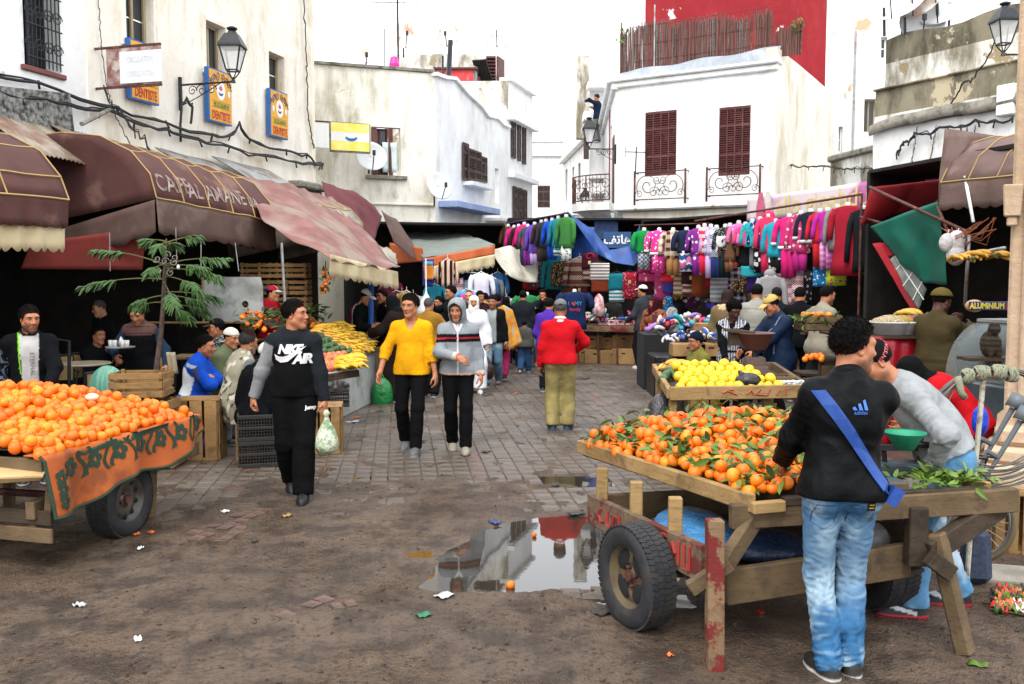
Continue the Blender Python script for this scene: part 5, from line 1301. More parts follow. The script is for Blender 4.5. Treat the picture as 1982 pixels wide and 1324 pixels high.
def valance(pts,h,n,m,parent,scal=.035,name='valance',wave=.02,nv=5):
 b=MB();L=sum((Vector(q)-Vector(p)).length for p,q in zip(pts,pts[1:]));d=(Vector(pts[-1])-Vector(pts[0])).normalized();nn=VV(d.y,-d.x,0)
 if nn.length<.1:nn=VV(0,-1,0)
 ph=rnd()*9
 b.grid(lambda a,c:poly_at(pts,a)+VV(0,0,-h*c-(scal*abs(sin(a*n*PI))if c>.99 else 0))+nn*(wave*c*sin(a*n*PI*.9+ph)+wave*.6*c*sin(a*11+ph)),n*6,nv)
 return b.build(name,m,parent,solid=.005,smooth=1)
def barrel(label,pl,s0,s1,prof,m,zd=0.0,seams=5,val=.3,vm=None,vn=14,rails=(.55,1.0),cap0=1,cap1=1,cat='awning',wr=.012,second=None):
 t=thing('awning',label,cat,pl.pt((s0+s1)/2,prof[-1][1]),None);N=len(prof)-1
 P=lambda a,c:(lambda q:pl.pt(s0+(s1-s0)*a,q[1]-zd*a,q[0]))(((lambda x,i:(prof[i][0]+(prof[i+1][0]-prof[i][0])*(x-i),prof[i][1]+(prof[i+1][1]-prof[i][1])*(x-i)))(c*N,min(int(c*N),N-1))))
 ph=rnd()*30
 def fn(a,c):
  p=P(a,c);w=float(noise3(NA([[a*7+ph,c*3,1.0]]))[0]);bay=abs(sin(a*seams*PI));p.z+=wr*2*w-.03*bay*sin(c*PI);return p
 b=MB().grid(fn,max(20,seams*6),N*2);o=b.build('canopy',m,t,solid=.006,smooth=1)
 for flag,a in((cap0,0),(cap1,1)):
  if not flag:continue
  b=MB().grid(lambda x,c:P(a,c).lerp(pl.pt(s0+(s1-s0)*a,prof[0][1]+(prof[-1][1]-.35-prof[0][1])*1.0*0-(prof[0][1]-prof[-1][1]+.35)*c-zd*a,0),x)+pl.d*(.03*sin(x*5+c*4)*(-1 if a==0 else 1)),8,N*2);b.build('side_panel',m,t,solid=.005,smooth=1)
 sb=MB()
 for i in range(seams+1):sb.tube([fn(i/seams,j/(N*2))+pl.n*.006+VV(0,0,.006)for j in range(N*2+1)],.011,4)
 for c in rails:sb.tube([fn(i/20,c)+pl.n*.008 for i in range(21)],.012,4)
 sb.build('seam',M_SEAM,t)
 fr=[fn(i/10,1.0)for i in range(11)]
 if val:valance(fr,val,vn,vm or m,t)
 if second:valance([p-pl.n*.06+VV(0,0,-val*.8)for p in fr],second[0],vn,second[1],t,.05,'lower_valance')
 return t,o,fn
prof1=[(0,3.62),(.7,3.62),(1.25,3.52),(1.65,3.33),(1.9,3.05),(2.0,2.80)]
barrel('dusty maroon barrel awning at the left edge with a cream scalloped lower valance',LW,-6,LW.s(140,2.0),prof1,M_MAR,0,6,.28,M_MAR,40,(.55,.8,1.0),False,True,second=(.3,M_CREAMV))
prof2=[(0,3.75),(.6,3.79),(1.2,3.72),(1.65,3.52),(1.92,3.22),(2.0,2.94)]
s_a,s_b=LW.s(308,2.0),LW.s(535,2.0)
ca_t,ca_o,ca_fn=barrel('maroon cafe awning with faded white hand painted lettering',LW,s_a,s_b,prof2,M_MAR,.14,5,.42,M_MARD,9,(.5,1.0),True,True)
valance([LW.pt(s_a,2.52,.3),LW.pt(s_a-.0,2.92,1.98)],.4,5,M_MARD,ca_t,.05)
bvc=BVHTree.FromPolygons([v.co[:]for v in ca_o.data.vertices],[p.vertices[:]for p in ca_o.data.polygons])
M_CHALK=mat('faded_white_lettering','#a89a92',.85,'#6a4e47',9,var=.2)
ctr=root_loc(ca_t)
for body,f_,sz in(('CAFE',.15,.31),('AL AMANE',.5,.29),('UA',.82,.2)):
 p=LW.pt(s_a+(s_b-s_a)*f_,3.16-.14*f_,2.0)-ctr
 wrap_decal('lettering',text_mesh(body,sz,bold=.004,sub=2),p,LW.d,(0,0,1),bvc,M_CHALK,ca_t,.014)
sheet('drape','dark red drape hanging in the mouth of the cafe','drape',[at(60,470,11.3),at(282,440,11.9)],[at(40,520,11.3),at(276,522,11.9)],M_REDD,24,8,.02)
sheet('drape','torn maroon strip with a scalloped edge hanging under the cafe awning','drape',[at(318,432,12.6),at(505,468,14.0)],[at(322,445,12.6),at(495,478,14.0)],M_MARD,40,5,.02,hem=.05)
pt_=[at(455,342,14.8),at(560,352,16.2),at(640,385,18)];pbm=[at(512,434,13.3),at(640,490,12.7),at(770,524,15.6)]
ptarp=sheet('tarp','faded pink tarp sloping over the fruit stand with a cream scalloped valance','tarp',pt_,pbm,M_PINKT_,44,22,.09,.12,fr=1.0)
vl=MB();pts_=[at(640,492,12.69),at(770,526,15.59)]
valance(pts_,.27,12,M_CREAMV,ptarp,.05)
b=MB().tube([at(545,470,13),at(553,612,13)],.02,6);tag(b.build('awning_pole',M_ZINC),'thin metal pole propping the pink tarp by the crates','pole')
b=MB().tube([at(718,545,15.4),at(718,615,15.4)],.05,8);b.tube([at(718,545,15.4),at(718,690,15.4)],.045,8);tag(b.build('stall_post',mat('blue_post_paint','#1a52a0',.5)),'blue post at the back corner of the fruit stand','post')
profg=[(0,3.3),(.6,3.42),(1.2,3.4),(1.6,3.22),(1.85,2.95),(1.85,2.6)]
GW=Pl(LW.pt(0,0)[:2],LW.d[:2],LW.n[:2])
barrel('small dusty grey dome awning behind the pink tarp',GW,GW.s(630,1.9),GW.s(708,1.9),profg,M_GREYD,0,3,0,rails=(.6,1.0))
sheet('tarp','wine red tarp flung over the corner above the grey dome','tarp',[at(620,352,18.4),at(690,378,19.2),at(738,420,19.8)],[at(632,385,17.6),at(690,440,17.9),at(718,482,18.2)],M_REDM,24,12,.08,fr=1.3)
sheet('awning','dull maroon awning end with a dark opening behind the wine red tarp','awning',[at(735,408,20.2),at(765,425,21)],[at(760,470,20.2),at(832,522,20.5)],M_MARD,16,10,.04)
sheet('tarp','crumpled dusty tarp on the little roof behind the cream valance','tarp',[at(672,472,17.6),at(762,488,18.4)],[at(690,492,16.8),at(768,516,17.0)],M_GREYD,20,8,.12,fr=2.4)
sheet('drape','orange tarp side under the grey green roof','drape',[at(756,470,21.5),at(818,480,20.2)],[at(752,512,21.5),at(820,506,20.2)],M_ORT,14,8,.05)
gt=sheet('stall_roof','grey green tarp roof with an orange edge and cream scalloped valance','stall roof',[at(768,448,23.5),at(868,443,24.5)],[at(818,500,20.0),at(958,474,21.0)],M_GREYT,24,12,.05,.05)
e0,e1=at(818,501,19.98),at(958,475,20.98);valance([e0,e1],.2,10,M_ORT,gt,.0,'orange_edge',.012);valance([e0-VV(-.02,.04,.2),e1-VV(0,.04,.2)],.24,14,M_CREAMV,gt,.06)
sheet('drape','maroon scalloped strip hanging under the far end of the grey green roof','drape',[at(850,522,21),at(955,500,21.6)],[at(850,532,21),at(955,508,21.6)],M_MARD,30,4,.01,hem=.06)
sheet('tarp','off white sheet slung between the stalls in the middle','tarp',[at(948,480,21.6),at(985,478,22),at(1040,500,22.4)],[at(958,505,21.2),at(985,528,21.2),at(1038,548,21.8)],M_WHT_T,26,14,.1,.12,fr=1.2)
sheet('tarp','small blue tarp corner poking up under the white flank','tarp',[at(895,452,25),at(920,438,25)],[at(900,462,24.6),at(922,450,24.6)],M_BLUET,8,6,.05)
bt=sheet('stall_roof','blue tarp roof of the clothes stall rising to a point','stall roof',[at(980,427,23.0),at(1040,420,21.6),at(1098,410,20.0)],[at(1000,470,25),at(1090,470,24.5),at(1152,460,24)],M_BLUET,26,12,.04,.04)
sheet('tarp','deep blue tarp forming the back of the pointed stall','tarp',[at(1050,432,23.6),at(1152,440,23)],[at(1050,505,23.6),at(1152,508,23)],M_BLUET,18,10,.06)
sheet('tarp','crumpled blue tarp sagging between the pointed stall and the green top','tarp',[at(1100,412,20.1),at(1148,446,20.4),at(1180,484,20.4),at(1218,476,20.2),at(1238,436,20)],[at(1104,416,20.1),at(1156,492,20.3),at(1190,508,20.1),at(1226,514,19.9),at(1243,500,19.8)],M_BLUET,44,16,.12,fr=1.5)
b=MB().tube([at(1098,410,20),at(1150,462,20.8)],.02,5);tag(b.build('rafter',M_ZINC),'pale pole running down the edge of the blue tarp','pole')
psn=thing('phone_sign','blue shop sign with white Arabic lettering behind the blue tarp','sign',at(1190,465,23.4));b=MB();PSn=Pl(at(1168,465,23.4)[:2],(1,-.05),(0,-1));w_=PSn.s(1220)
z0,z1=zat(480,23.4),zat(449,23.4);b.box(PSn.pt(w_/2,(z0+z1)/2,0),(w_,.05,z1-z0),PSn.R());b.build('panel',mat('blue_shop_sign','#1f4a80',.5),psn)
put_text('lettering','\uFED2\uFE97\uFE8E\uFEEB',.3,PSn.pt(w_/2,(z0+z1)/2,.028),PSn.d,(0,0,1),M_WHT,psn,sx=1.0,bold=.008)
b=MB().box(at(1173,442,24.2),(.62,.05,.55));tag(b.build('signboard',mat('blue_shop_sign2','#2c4f86',.5,'#3f6498',9)),'plain blue panel above the Arabic sign','signboard')
sheet('tarp','bright red tarp stretched out from the brown awning','tarp',[at(1685,362,14.2),at(1780,352,13.2),at(1872,341,12.2)],[at(1668,436,14.4),at(1732,412,14.6),at(1806,392,13.6)],M_REDT2,26,14,.05,.03)
sheet('tarp','wine coloured tarp in the shade under the red tarp','tarp',[at(1690,420,15),at(1830,380,14)],[at(1690,440,15.4),at(1815,410,15)],M_REDM,12,6,.05)
sheet('tarp','dark green tarp folded down over the stall front','tarp',[at(1688,437,13.5),at(1750,412,13.0),at(1818,388,12.3)],[at(1752,512,13.2),at(1792,548,12.9),at(1838,549,12.4)],M_GRNT,26,20,.08,fr=1.3)
pp=thing('plastic_window','clear plastic panel with a white grid and red border hanging askew','stall panel',at(1745,545,13.2))
A_,B_,C_,D_=at(1702,472,13.4),at(1742,488,13.3),at(1800,590,13.0),at(1780,612,13.1)
q1=[at(1716,508,13.38),at(1742,486,13.3)];q2=[at(1778,600,13.08),at(1794,560,13.0)]
sheet('panel','','',q1,q2,mat('cloudy_plastic','#5e6560',.35,'#7c837c',5),12,12,.03,parent=pp)
sheet('border','','',[at(1688,472,13.42),at(1704,470,13.4)],[at(1764,600,13.1),at(1780,606,13.09)],M_REDT2,6,16,.03,parent=pp);sheet('border','','',[at(1700,470,13.41),at(1742,472,13.33)],[at(1714,500,13.39),at(1738,492,13.31)],M_REDT2,10,6,.02,parent=pp)
for i in range(3):
 f=(i+.7)/3.4;p,q=q1[0].lerp(q2[0],f),q1[1].lerp(q2[1],f);b=MB().tube([p+VV(0,-.03,0),q+VV(0,-.03,0)],.009,4);b.build('grid_line',M_WHT,pp)
p,q=q1[0].lerp(q1[1],.55),q2[0].lerp(q2[1],.5);b=MB().tube([p+VV(0,-.03,0),q+VV(0,-.03,0)],.009,4);b.build('grid_line',M_WHT,pp)
for(u0,v0,y0),(u1,v1,y1),m,lab in(((1683,362,14.1),(1870,448,11.5),M_RUST,'long reddish strut carrying the red tarp'),((1665,420,14.5),(1818,462,13),M_RUST,'dark lower strut behind the green tarp'),((1868,342,12),(1884,430,11.6),M_WHT,'short white pole under the brown awning'),((1868,590,11.5),(1876,455,11.3),M_ZINC,'pale upright pole beside the food counter'),((1815,400,12.3),(1835,450,12),M_RUST,'rusty upright at the edge of the green tarp'),((1880,492,11.4),(1945,480,10.6),M_ZINC,'horizontal pole under the brown awning')):
 b=MB().tube([at(u0,v0,y0),at(u1,v1,y1)],.022,6);tag(b.build('strut',m,smooth=1),lab,'pole')
RWl=Pl(at(1815,350,12.3)[:2],(.475,-.88),(-.88,-.475));zz=lambda v,Y:zat(v,Y)
bp=[(-1.6,3.9),(-1.1,3.88),(-.6,3.75),(-.2,3.5),(0,3.2)]
barrel('brown barrel awning beside the stone pillar',RWl,.05,3.6,bp,M_BRNT,0,9,.34,M_BRNT,20,(1.0,),True,False)
gs=sheet('tarp','pale green tarp over the roof behind the banner','tarp',[at(1745,322,16.8),at(1830,310,15.5)],[at(1715,345,16.5),at(1820,332,15.2)],M_TEAL,14,6,.05)
bn=thing('banner','long white and purple banner with faded yellow lettering above the clothes','banner',at(1630,390,17));BN=Pl(at(1446,400,19.0)[:2],(at(1822,370,15.3)-at(1446,400,19.0))[:2],(0,-1));bl=(at(1822,370,15.3)-at(1446,400,19.0)).xy.length
zA=(zat(428,19.0),zat(384,19.0));zB=(zat(392,15.3),zat(331,15.3))
bpt=lambda a,c,o=0:BN.pt(bl*a,(zA[0]*(1-a)+zB[0]*a)*(1-c)+(zA[1]*(1-a)+zB[1]*a)*c,o+.02*sin(a*23))
k=NT('banner_print');v=k.coord(rnd=0);c_=k.mix(k.ramp(k.noise(v,.75,3),.52,.62),'#cdbfc4','#a85a94');c_=k.mix(k.ramp(k.noise(v,2.1,4),.55,.7,0,.5),c_,'#b8a8a8');k.set('Base Color',c_);k.set('Roughness',.7);M_BANNER=k.m
b=MB().grid(lambda a,c:bpt(a,c),40,6);b.build('cloth',M_BANNER,bn,solid=.006,smooth=1)
M_YLET=mat('yellow_lettering','#cfc070',.7)
for body,f_ in(('allo',.26),('gio',.42),('abdullah',.66)):put_text('lettering',body,.5,bpt(f_,.48,.05),bpt(f_+.1,.48)-bpt(f_-.1,.48),(0,0,1),M_YLET,bn,sx=.9)
for f_,m in((.1,M_PINKT),(.14,M_DISHR),(.86,M_WHT)):poly_decal('picture',[[(-.1,-.3),(.1,-.3),(.12,.0),(.05,.3),(-.05,.3),(-.12,0)]],bpt(f_,.5,.05),BN.d,(0,0,1),m,bn)
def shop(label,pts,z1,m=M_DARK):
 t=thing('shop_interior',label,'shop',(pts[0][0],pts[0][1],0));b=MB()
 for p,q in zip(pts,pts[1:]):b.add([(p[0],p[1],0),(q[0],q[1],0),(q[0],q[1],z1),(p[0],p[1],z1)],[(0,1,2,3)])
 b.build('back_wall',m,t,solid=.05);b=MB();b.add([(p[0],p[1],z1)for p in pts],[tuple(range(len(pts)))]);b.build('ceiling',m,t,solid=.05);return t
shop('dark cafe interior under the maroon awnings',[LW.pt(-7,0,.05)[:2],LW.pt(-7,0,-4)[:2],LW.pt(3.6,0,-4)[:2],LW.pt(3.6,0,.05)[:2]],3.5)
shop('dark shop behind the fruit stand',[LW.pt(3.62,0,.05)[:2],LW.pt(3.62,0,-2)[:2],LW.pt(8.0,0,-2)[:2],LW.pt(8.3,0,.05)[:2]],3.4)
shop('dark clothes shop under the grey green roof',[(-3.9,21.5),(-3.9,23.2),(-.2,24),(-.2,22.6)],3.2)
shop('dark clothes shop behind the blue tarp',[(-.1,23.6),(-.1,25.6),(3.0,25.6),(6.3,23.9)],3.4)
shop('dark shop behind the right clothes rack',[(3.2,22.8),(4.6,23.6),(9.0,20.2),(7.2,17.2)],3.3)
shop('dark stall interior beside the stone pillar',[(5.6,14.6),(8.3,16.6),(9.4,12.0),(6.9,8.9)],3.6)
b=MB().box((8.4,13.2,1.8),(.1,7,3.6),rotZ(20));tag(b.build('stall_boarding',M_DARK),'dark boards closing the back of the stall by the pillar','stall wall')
#  GARMENTS ON SHOW
def pat(name,a,b,kind='dots',sc=14,c3=None):
 k=NT(name);v=k.coord((1,1,1),rnd=1);a,b=lin(a),lin(b)
 if kind in('dots','floral','leopard'):
  x=k.n('ShaderNodeTexVoronoi');x.inputs['Scale'].default_value=sc;k.l(v,x.inputs['Vector']);d=x.outputs['Distance']
  f=k.ramp(d,.30,.36,1,0)if kind=='dots' else k.ramp(k.math('ADD',d,k.math('MULTIPLY',k.noise(v,sc*2.2,3),.35)),.42,.5,1,0)if kind=='floral' else k.ramp(k.math('ADD',d,k.math('MULTIPLY',k.noise(v,sc*2,3),.4)),.5,.56)
  c=k.mix(f,a,b)
 elif kind in('stripes','zigzag','nordic','vstripes'):
  s=k.n('ShaderNodeSeparateXYZ');k.l(v,s.inputs[0]);z=s.outputs[0 if kind=='vstripes' else 2]
  if kind=='zigzag':z=k.math('ADD',z,k.math('MULTIPLY',k.math('PINGPONG',s.outputs[0],.05),.7))
  f=k.ramp(k.math('SINE',k.math('MULTIPLY',z,sc*6.28)),-.1,.1);c=k.mix(f,a,b)
  if kind=='nordic':c=k.mix(k.ramp(k.math('MULTIPLY',k.math('SINE',k.math('MULTIPLY',s.outputs[0],sc*25)),k.math('SINE',k.math('MULTIPLY',s.outputs[2],sc*25))),.1,.3),c,c3 or b)
  elif c3:c=k.mix(k.ramp(k.math('SINE',k.math('MULTIPLY',z,sc*3.14+1)),.5,.6),c,c3)
 elif kind in('plaid','argyle','check'):
  s=k.n('ShaderNodeSeparateXYZ');k.l(v,s.inputs[0]);X,Z=s.outputs[0],s.outputs[2]
  if kind=='argyle':X,Z=k.math('ADD',X,Z),k.math('SUBTRACT',s.outputs[0],s.outputs[2])
  f1=k.ramp(k.math('SINE',k.math('MULTIPLY',X,sc*6.28)),.1,.3);f2=k.ramp(k.math('SINE',k.math('MULTIPLY',Z,sc*6.28)),.1,.3)
  c=k.mix(k.math('MULTIPLY',k.math('ADD',f1,f2),.5),a,b)
  if c3:c=k.mix(k.math('MULTIPLY',f1,f2),c,c3)
 k.set('Base Color',c);k.set('Roughness',.9);k.b.inputs['Specular IOR Level'].default_value=.2;k.bump(k.noise(v,120,3),.25,.004);return k.m
_gm={}
def G(c):
 if not isa(c,str):return c
 if c not in _gm:_gm[c]=mat('fabric_'+c.strip('#'),c,.88,None,5,var=.1,bump=.25,bs=110,bd=.004,spec=.2)
 return _gm[c]
M_BUST=mat('mannequin_white','#dcdad8',.5)
def ring_loft(b,rings,n=16,cap=1):
 vs=[]
 for c,x,y,rx,ry,fold in rings:
  for i in range(n):
   a=2*PI*i/n;k_=1+fold*sin(a*5+rx*40);vs.append(c+x*(rx*k_*cos(a))+y*(ry*k_*sin(a)))
 fs=[(j*n+i,j*n+(i+1)%n,(j+1)*n+(i+1)%n,(j+1)*n+i)for j in range(len(rings)-1)for i in range(n)]
 if cap:fs.append(tuple(range(n-1,-1,-1)));fs.append(tuple((len(rings)-1)*n+i for i in range(n)))
 b.add(vs,fs)
def garment(label,top,h,w,yaw,m,pants=None,ph=.4,sleeves=1,cat='garment',name='hung_garment',group=None,bust=1,hood=0,flare=1.0,trim=None,sl=.8,extra=None):
 t=thing(name,label,cat,top,group);X=VV(cos(R(yaw)),sin(R(yaw)),0);Y=VV(-X.y,X.x,0);Z=VV(0,0,1);top=Vector(top);c=lambda x,y,z:top+X*x+Y*y+Z*z
 b=MB();d=w*.25;ph_=rnd()*6
 rg=[(c(0,0,-.055),X,Y,w*.13,d*.36,0),(c(0,0,-.06),X,Y,w*.2,d*.5,0),(c(0,0,-.085),X,Y,w*.40,d*.62,0),(c(0,0,-.12),X,Y,w*.46,d*.75,.0),(c(0,0,-.12-h*.22),X,Y,w*.42,d*.92,.02),(c(0,0,-.12-h*.5),X,Y,w*.38*(1+(flare-1)*.5),d*.8,.08),(c(0,0,-.12-h*.78),X,Y,w*.41*flare,d*.85,.1),(c(0,0,-.1-h),X,Y,w*.44*flare,d*.9,.13)]
 ring_loft(b,rg,20);b.build('bodice',G(m),t,smooth=1)
 if trim:tb=MB();ring_loft(tb,[(c(0,0,-.1-h+.035),X,Y,w*.46*flare,d*.96,.09),(c(0,0,-.1-h-.02),X,Y,w*.46*flare,d*.96,.09)],20);tb.build('trim',G(trim),t,smooth=1)
 if sleeves:
  for s_ in(1,-1):
   b=MB();L=h*sl;out=.05+rnd()*.06
   P=[c(s_*w*.40,0,-.115),c(s_*w*(.50+out*.4),-.01,-.14-L*.2),c(s_*w*(.52+out),-.02,-.14-L*.6),c(s_*w*(.50+out*1.3),-.05,-.13-L)]
   b.tube(P,[.058*w/.42,.056*w/.42,.05*w/.42,.045*w/.42],10);b.build('sleeve',G(m),t,smooth=1)
   if trim:tb=MB();tb.tube([P[3]+VV(0,0,.03),P[3]-VV(0,0,.02)],.05*w/.42,10);tb.build('cuff',G(trim),t,smooth=1)
 if hood:b=MB().ball(c(0,.06,-.03),(.11,.09,.1),12,8);b.build('hood',G(m),t,smooth=1)
 if bust:b=MB();ring_loft(b,[(c(0,0,-.075),X,Y,.06,.055,0),(c(0,0,-.04),X,Y,.042,.042,0),(c(0,0,-.005),X,Y,.043,.043,0),(c(0,0,.008),X,Y,.02,.02,0)],10);b.build('mannequin_neck',M_BUST,t,smooth=1)
 else:b=MB().tube([c(-w*.35,0,-.1),c(0,0,-.02),c(w*.35,0,-.1)],.012,5);b.tube([c(0,0,-.02),c(0,0,.06)],.006,4);b.build('hanger',M_BUST,t)
 if pants:
  for s_ in(1,-1):
   b=MB();P=[c(s_*w*.13,0,-.06-h),c(s_*w*.14,0,-.1-h-ph*.4),c(s_*w*.145,.01,-.1-h-ph)];b.tube(P,[.085*w/.42,.075*w/.42,.065*w/.42],10);b.build('trouser_leg',G(pants),t,smooth=1)
 if extra:extra(t,c,X,Y,w,h)
 return t
def folded(label,top,h,w,m,yaw=0,m2=None,name='folded_trousers',cat='garment',group=None,th=.05,split=.6,strap=None,tagc=None):
 X=VV(cos(R(yaw)),sin(R(yaw)),0);Y=VV(-X.y,X.x,0);top=Vector(top);t=thing(name,label,cat,top,group)
 def blk(nm,z0,z1,ww,mm,o=0,tt=th):
  b=MB();ph_=rnd()*9
  b.grid(lambda a,c:top+X*(cos(a*2*PI)*ww/2*(1 if abs(cos(a*2*PI))<.8 else 1.02))+Y*(o+sin(a*2*PI)*tt*(1+.25*sin(a*25+ph_)))+VV(0,0,z0+(z1-z0)*c+.01*sin(a*11+ph_)),24,5,closed_u=1)
  n=24;b.f.append(tuple(range(n-1,-1,-1)));b.m.append(0);o5=5*n;b.f.append(tuple(o5+i for i in range(n)));b.m.append(0);b.build(nm,G(mm),t,smooth=1)
 blk('upper_fold',0,-h*(split if m2 else 1),w,m)
 if m2:blk('lower_fold',-h*split-.001,-h,w*.86,m2,0,th*.8)
 if strap:b=MB().tube(scroll(top+VV(0,0,-h*.15)-Y*(th+.02),w*.3,.9,X,(0,0,1),18),.014,5);b.build('strap',G(strap),t)
 if tagc:b=MB().box(top+VV(0,0,-h*.35)-Y*(th+.025),(.06,.006,.08));b.build('price_tag',G(tagc),t)
 b=MB().tube([top+X*(-w*.4),top+VV(0,0,.05),top+X*(w*.4)],.008,4);b.tube([top+VV(0,0,.05),top+VV(0,0,.14)],.006,4);b.build('hanger',M_IRON,t);return t
D1=pat('pink_dots','#d83a90','#f0d4e4','dots',16);D2=pat('blue_dots','#20307a','#e4e4f0','dots',15);D3=pat('brown_plaid','#d8c8b0','#6a4632','plaid',6,'#4a2e22');D4=pat('purple_floral','#7a2a86','#e6dce8','floral',9)
D5=pat('red_fairisle','#d8304a','#eee0e0','nordic',7,'#d8304a');D6=pat('lilac_marl','#b8a8d0','#c890c0','dots',26);D7=pat('blue_knit','#2e4a78','#c4ccd8','nordic',6,'#e0e4ea');D8=pat('black_pin_dots','#16181c','#a8a8a8','dots',40);D9=pat('grey_knots','#b8c0cc','#2e3a50','argyle',11)
D10=pat('zigzag_bands','#e4e4e4','#2a4a8a','zigzag',5,'#d070a0');D11=pat('pink_lace','#d870b0','#f0c0dc','floral',14);D12=pat('teal_lace','#2aa0a8','#1c7a86','floral',14);D13=pat('cow_print','#e8e8e8','#141414','leopard',8);D14=pat('pink_floral','#b83a6c','#e8c4bc','floral',11);D15=pat('magenta_check','#c04aa0','#e0b0d4','check',10)
D16=pat('blue_print','#1c6aa0','#d0dce0','floral',22);D17=pat('lime_print','#9ab82a','#c03a5a','dots',12);D18=pat('leopard','#b09068','#3a2a1c','leopard',24);D19=pat('brown_stripes','#6a4038','#b09c8c','nordic',5,'#5a342c');D20=pat('argyle_grey','#6a6470','#16141a','argyle',5,'#c8b8b0');D21=pat('white_stripes','#e8e4de','#8a7a74','stripes',14);D22=pat('red_lace','#a82038','#e0a0a8','floral',20)
D23=pat('wine_nordic','#6a1e3a','#c8a4ac','nordic',6,'#e0c8c8');D24=pat('cream_nordic','#c8b4a4','#4a2c2c','nordic',8,'#7a4a44');D25=pat('grey_lace','#6c6470','#8a8090','floral',18);D26=pat('white_floral','#d8dcd8','#3a3a3a','floral',14);D27=pat('striped_teal','#d8e0e0','#3a8a96','stripes',12);D28=pat('multi_dots','#a0a4a8','#b03a5a','dots',18)
GR1='clothes hung along the edge of the blue tarp';GR2='clothes on the long rack across the street';GR3='clothes hung in the shade behind the stall tables'
rowA=lambda u:22.6-(u-985)/(1100-985)*2.7
for u,v0,v1,m,p,v2,lab,kw in((984,434,472,'#5c3a2a','#c8b43a',480,'brown long sleeved top with mustard trousers at the far end of the blue tarp',{}),(995,436,480,'#d42a82',None,0,'hot pink top second from the far end of the blue tarp',{}),(1004,434,478,'#3e2226',D26,500,'dark brown top with pale patterned leggings',{}),(1015,430,474,'#d8287e','#2e3a4a',505,'hot pink knitted top with dark leggings',{}),(1022,434,480,'#4a4e58','#7a2a8a',505,'charcoal top with purple leggings',{}),(1035,430,486,'#6a48b4','#b8a0d4',503,'violet long top with lilac leggings',{}),(1048,426,474,'#3a2a20','#4a3a30',498,'dark brown jacket with an ochre scarf',{}),(1057,424,476,'#2c3238','#24282e',495,'black leather jacket hung between the brown jacket and blue tracksuit',{}),(1069,422,472,'#1c4cc0','#1a44b0',494,'royal blue tracksuit hung beside the teal top',{}),(1081,418,476,'#1e7c88',D27,486,'teal long top with striped leggings',{}),(1096,415,476,'#3c7a3c',D26,495,'olive green dress with white flowered leggings at the near end of the blue tarp',{'flare':1.1})):
 Y=rowA(u);t_=at(u,v0,Y);h=t_.z-zat(v1,Y)-.05;ph=max(.15,zat(v1,Y)-zat(v2,Y)+.05)if p else 0
 garment(lab,t_,h,.40,-42,m,p,ph,group=GR1,**kw)
rowB=lambda u:19.6-(u-1245)/(1665-1245)*4.0
def panda(t,c,X,Y,w,h):
 b=MB().ball(c(-.02,-.14,-.55*h-.1),(.1,.02,.11),12,8);[b.ball(c(-.02+s*.07,-.14,-.42*h-.08),(.03,.02,.035),8,6)for s in(1,-1)];b.build('applique',M_BUST,t,smooth=1)
 b=MB();[b.ball(c(-.02+s*.04,-.163,-.52*h-.1),(.02,.008,.028),8,6)for s in(1,-1)];b.build('applique',M_BLK,t,smooth=1)
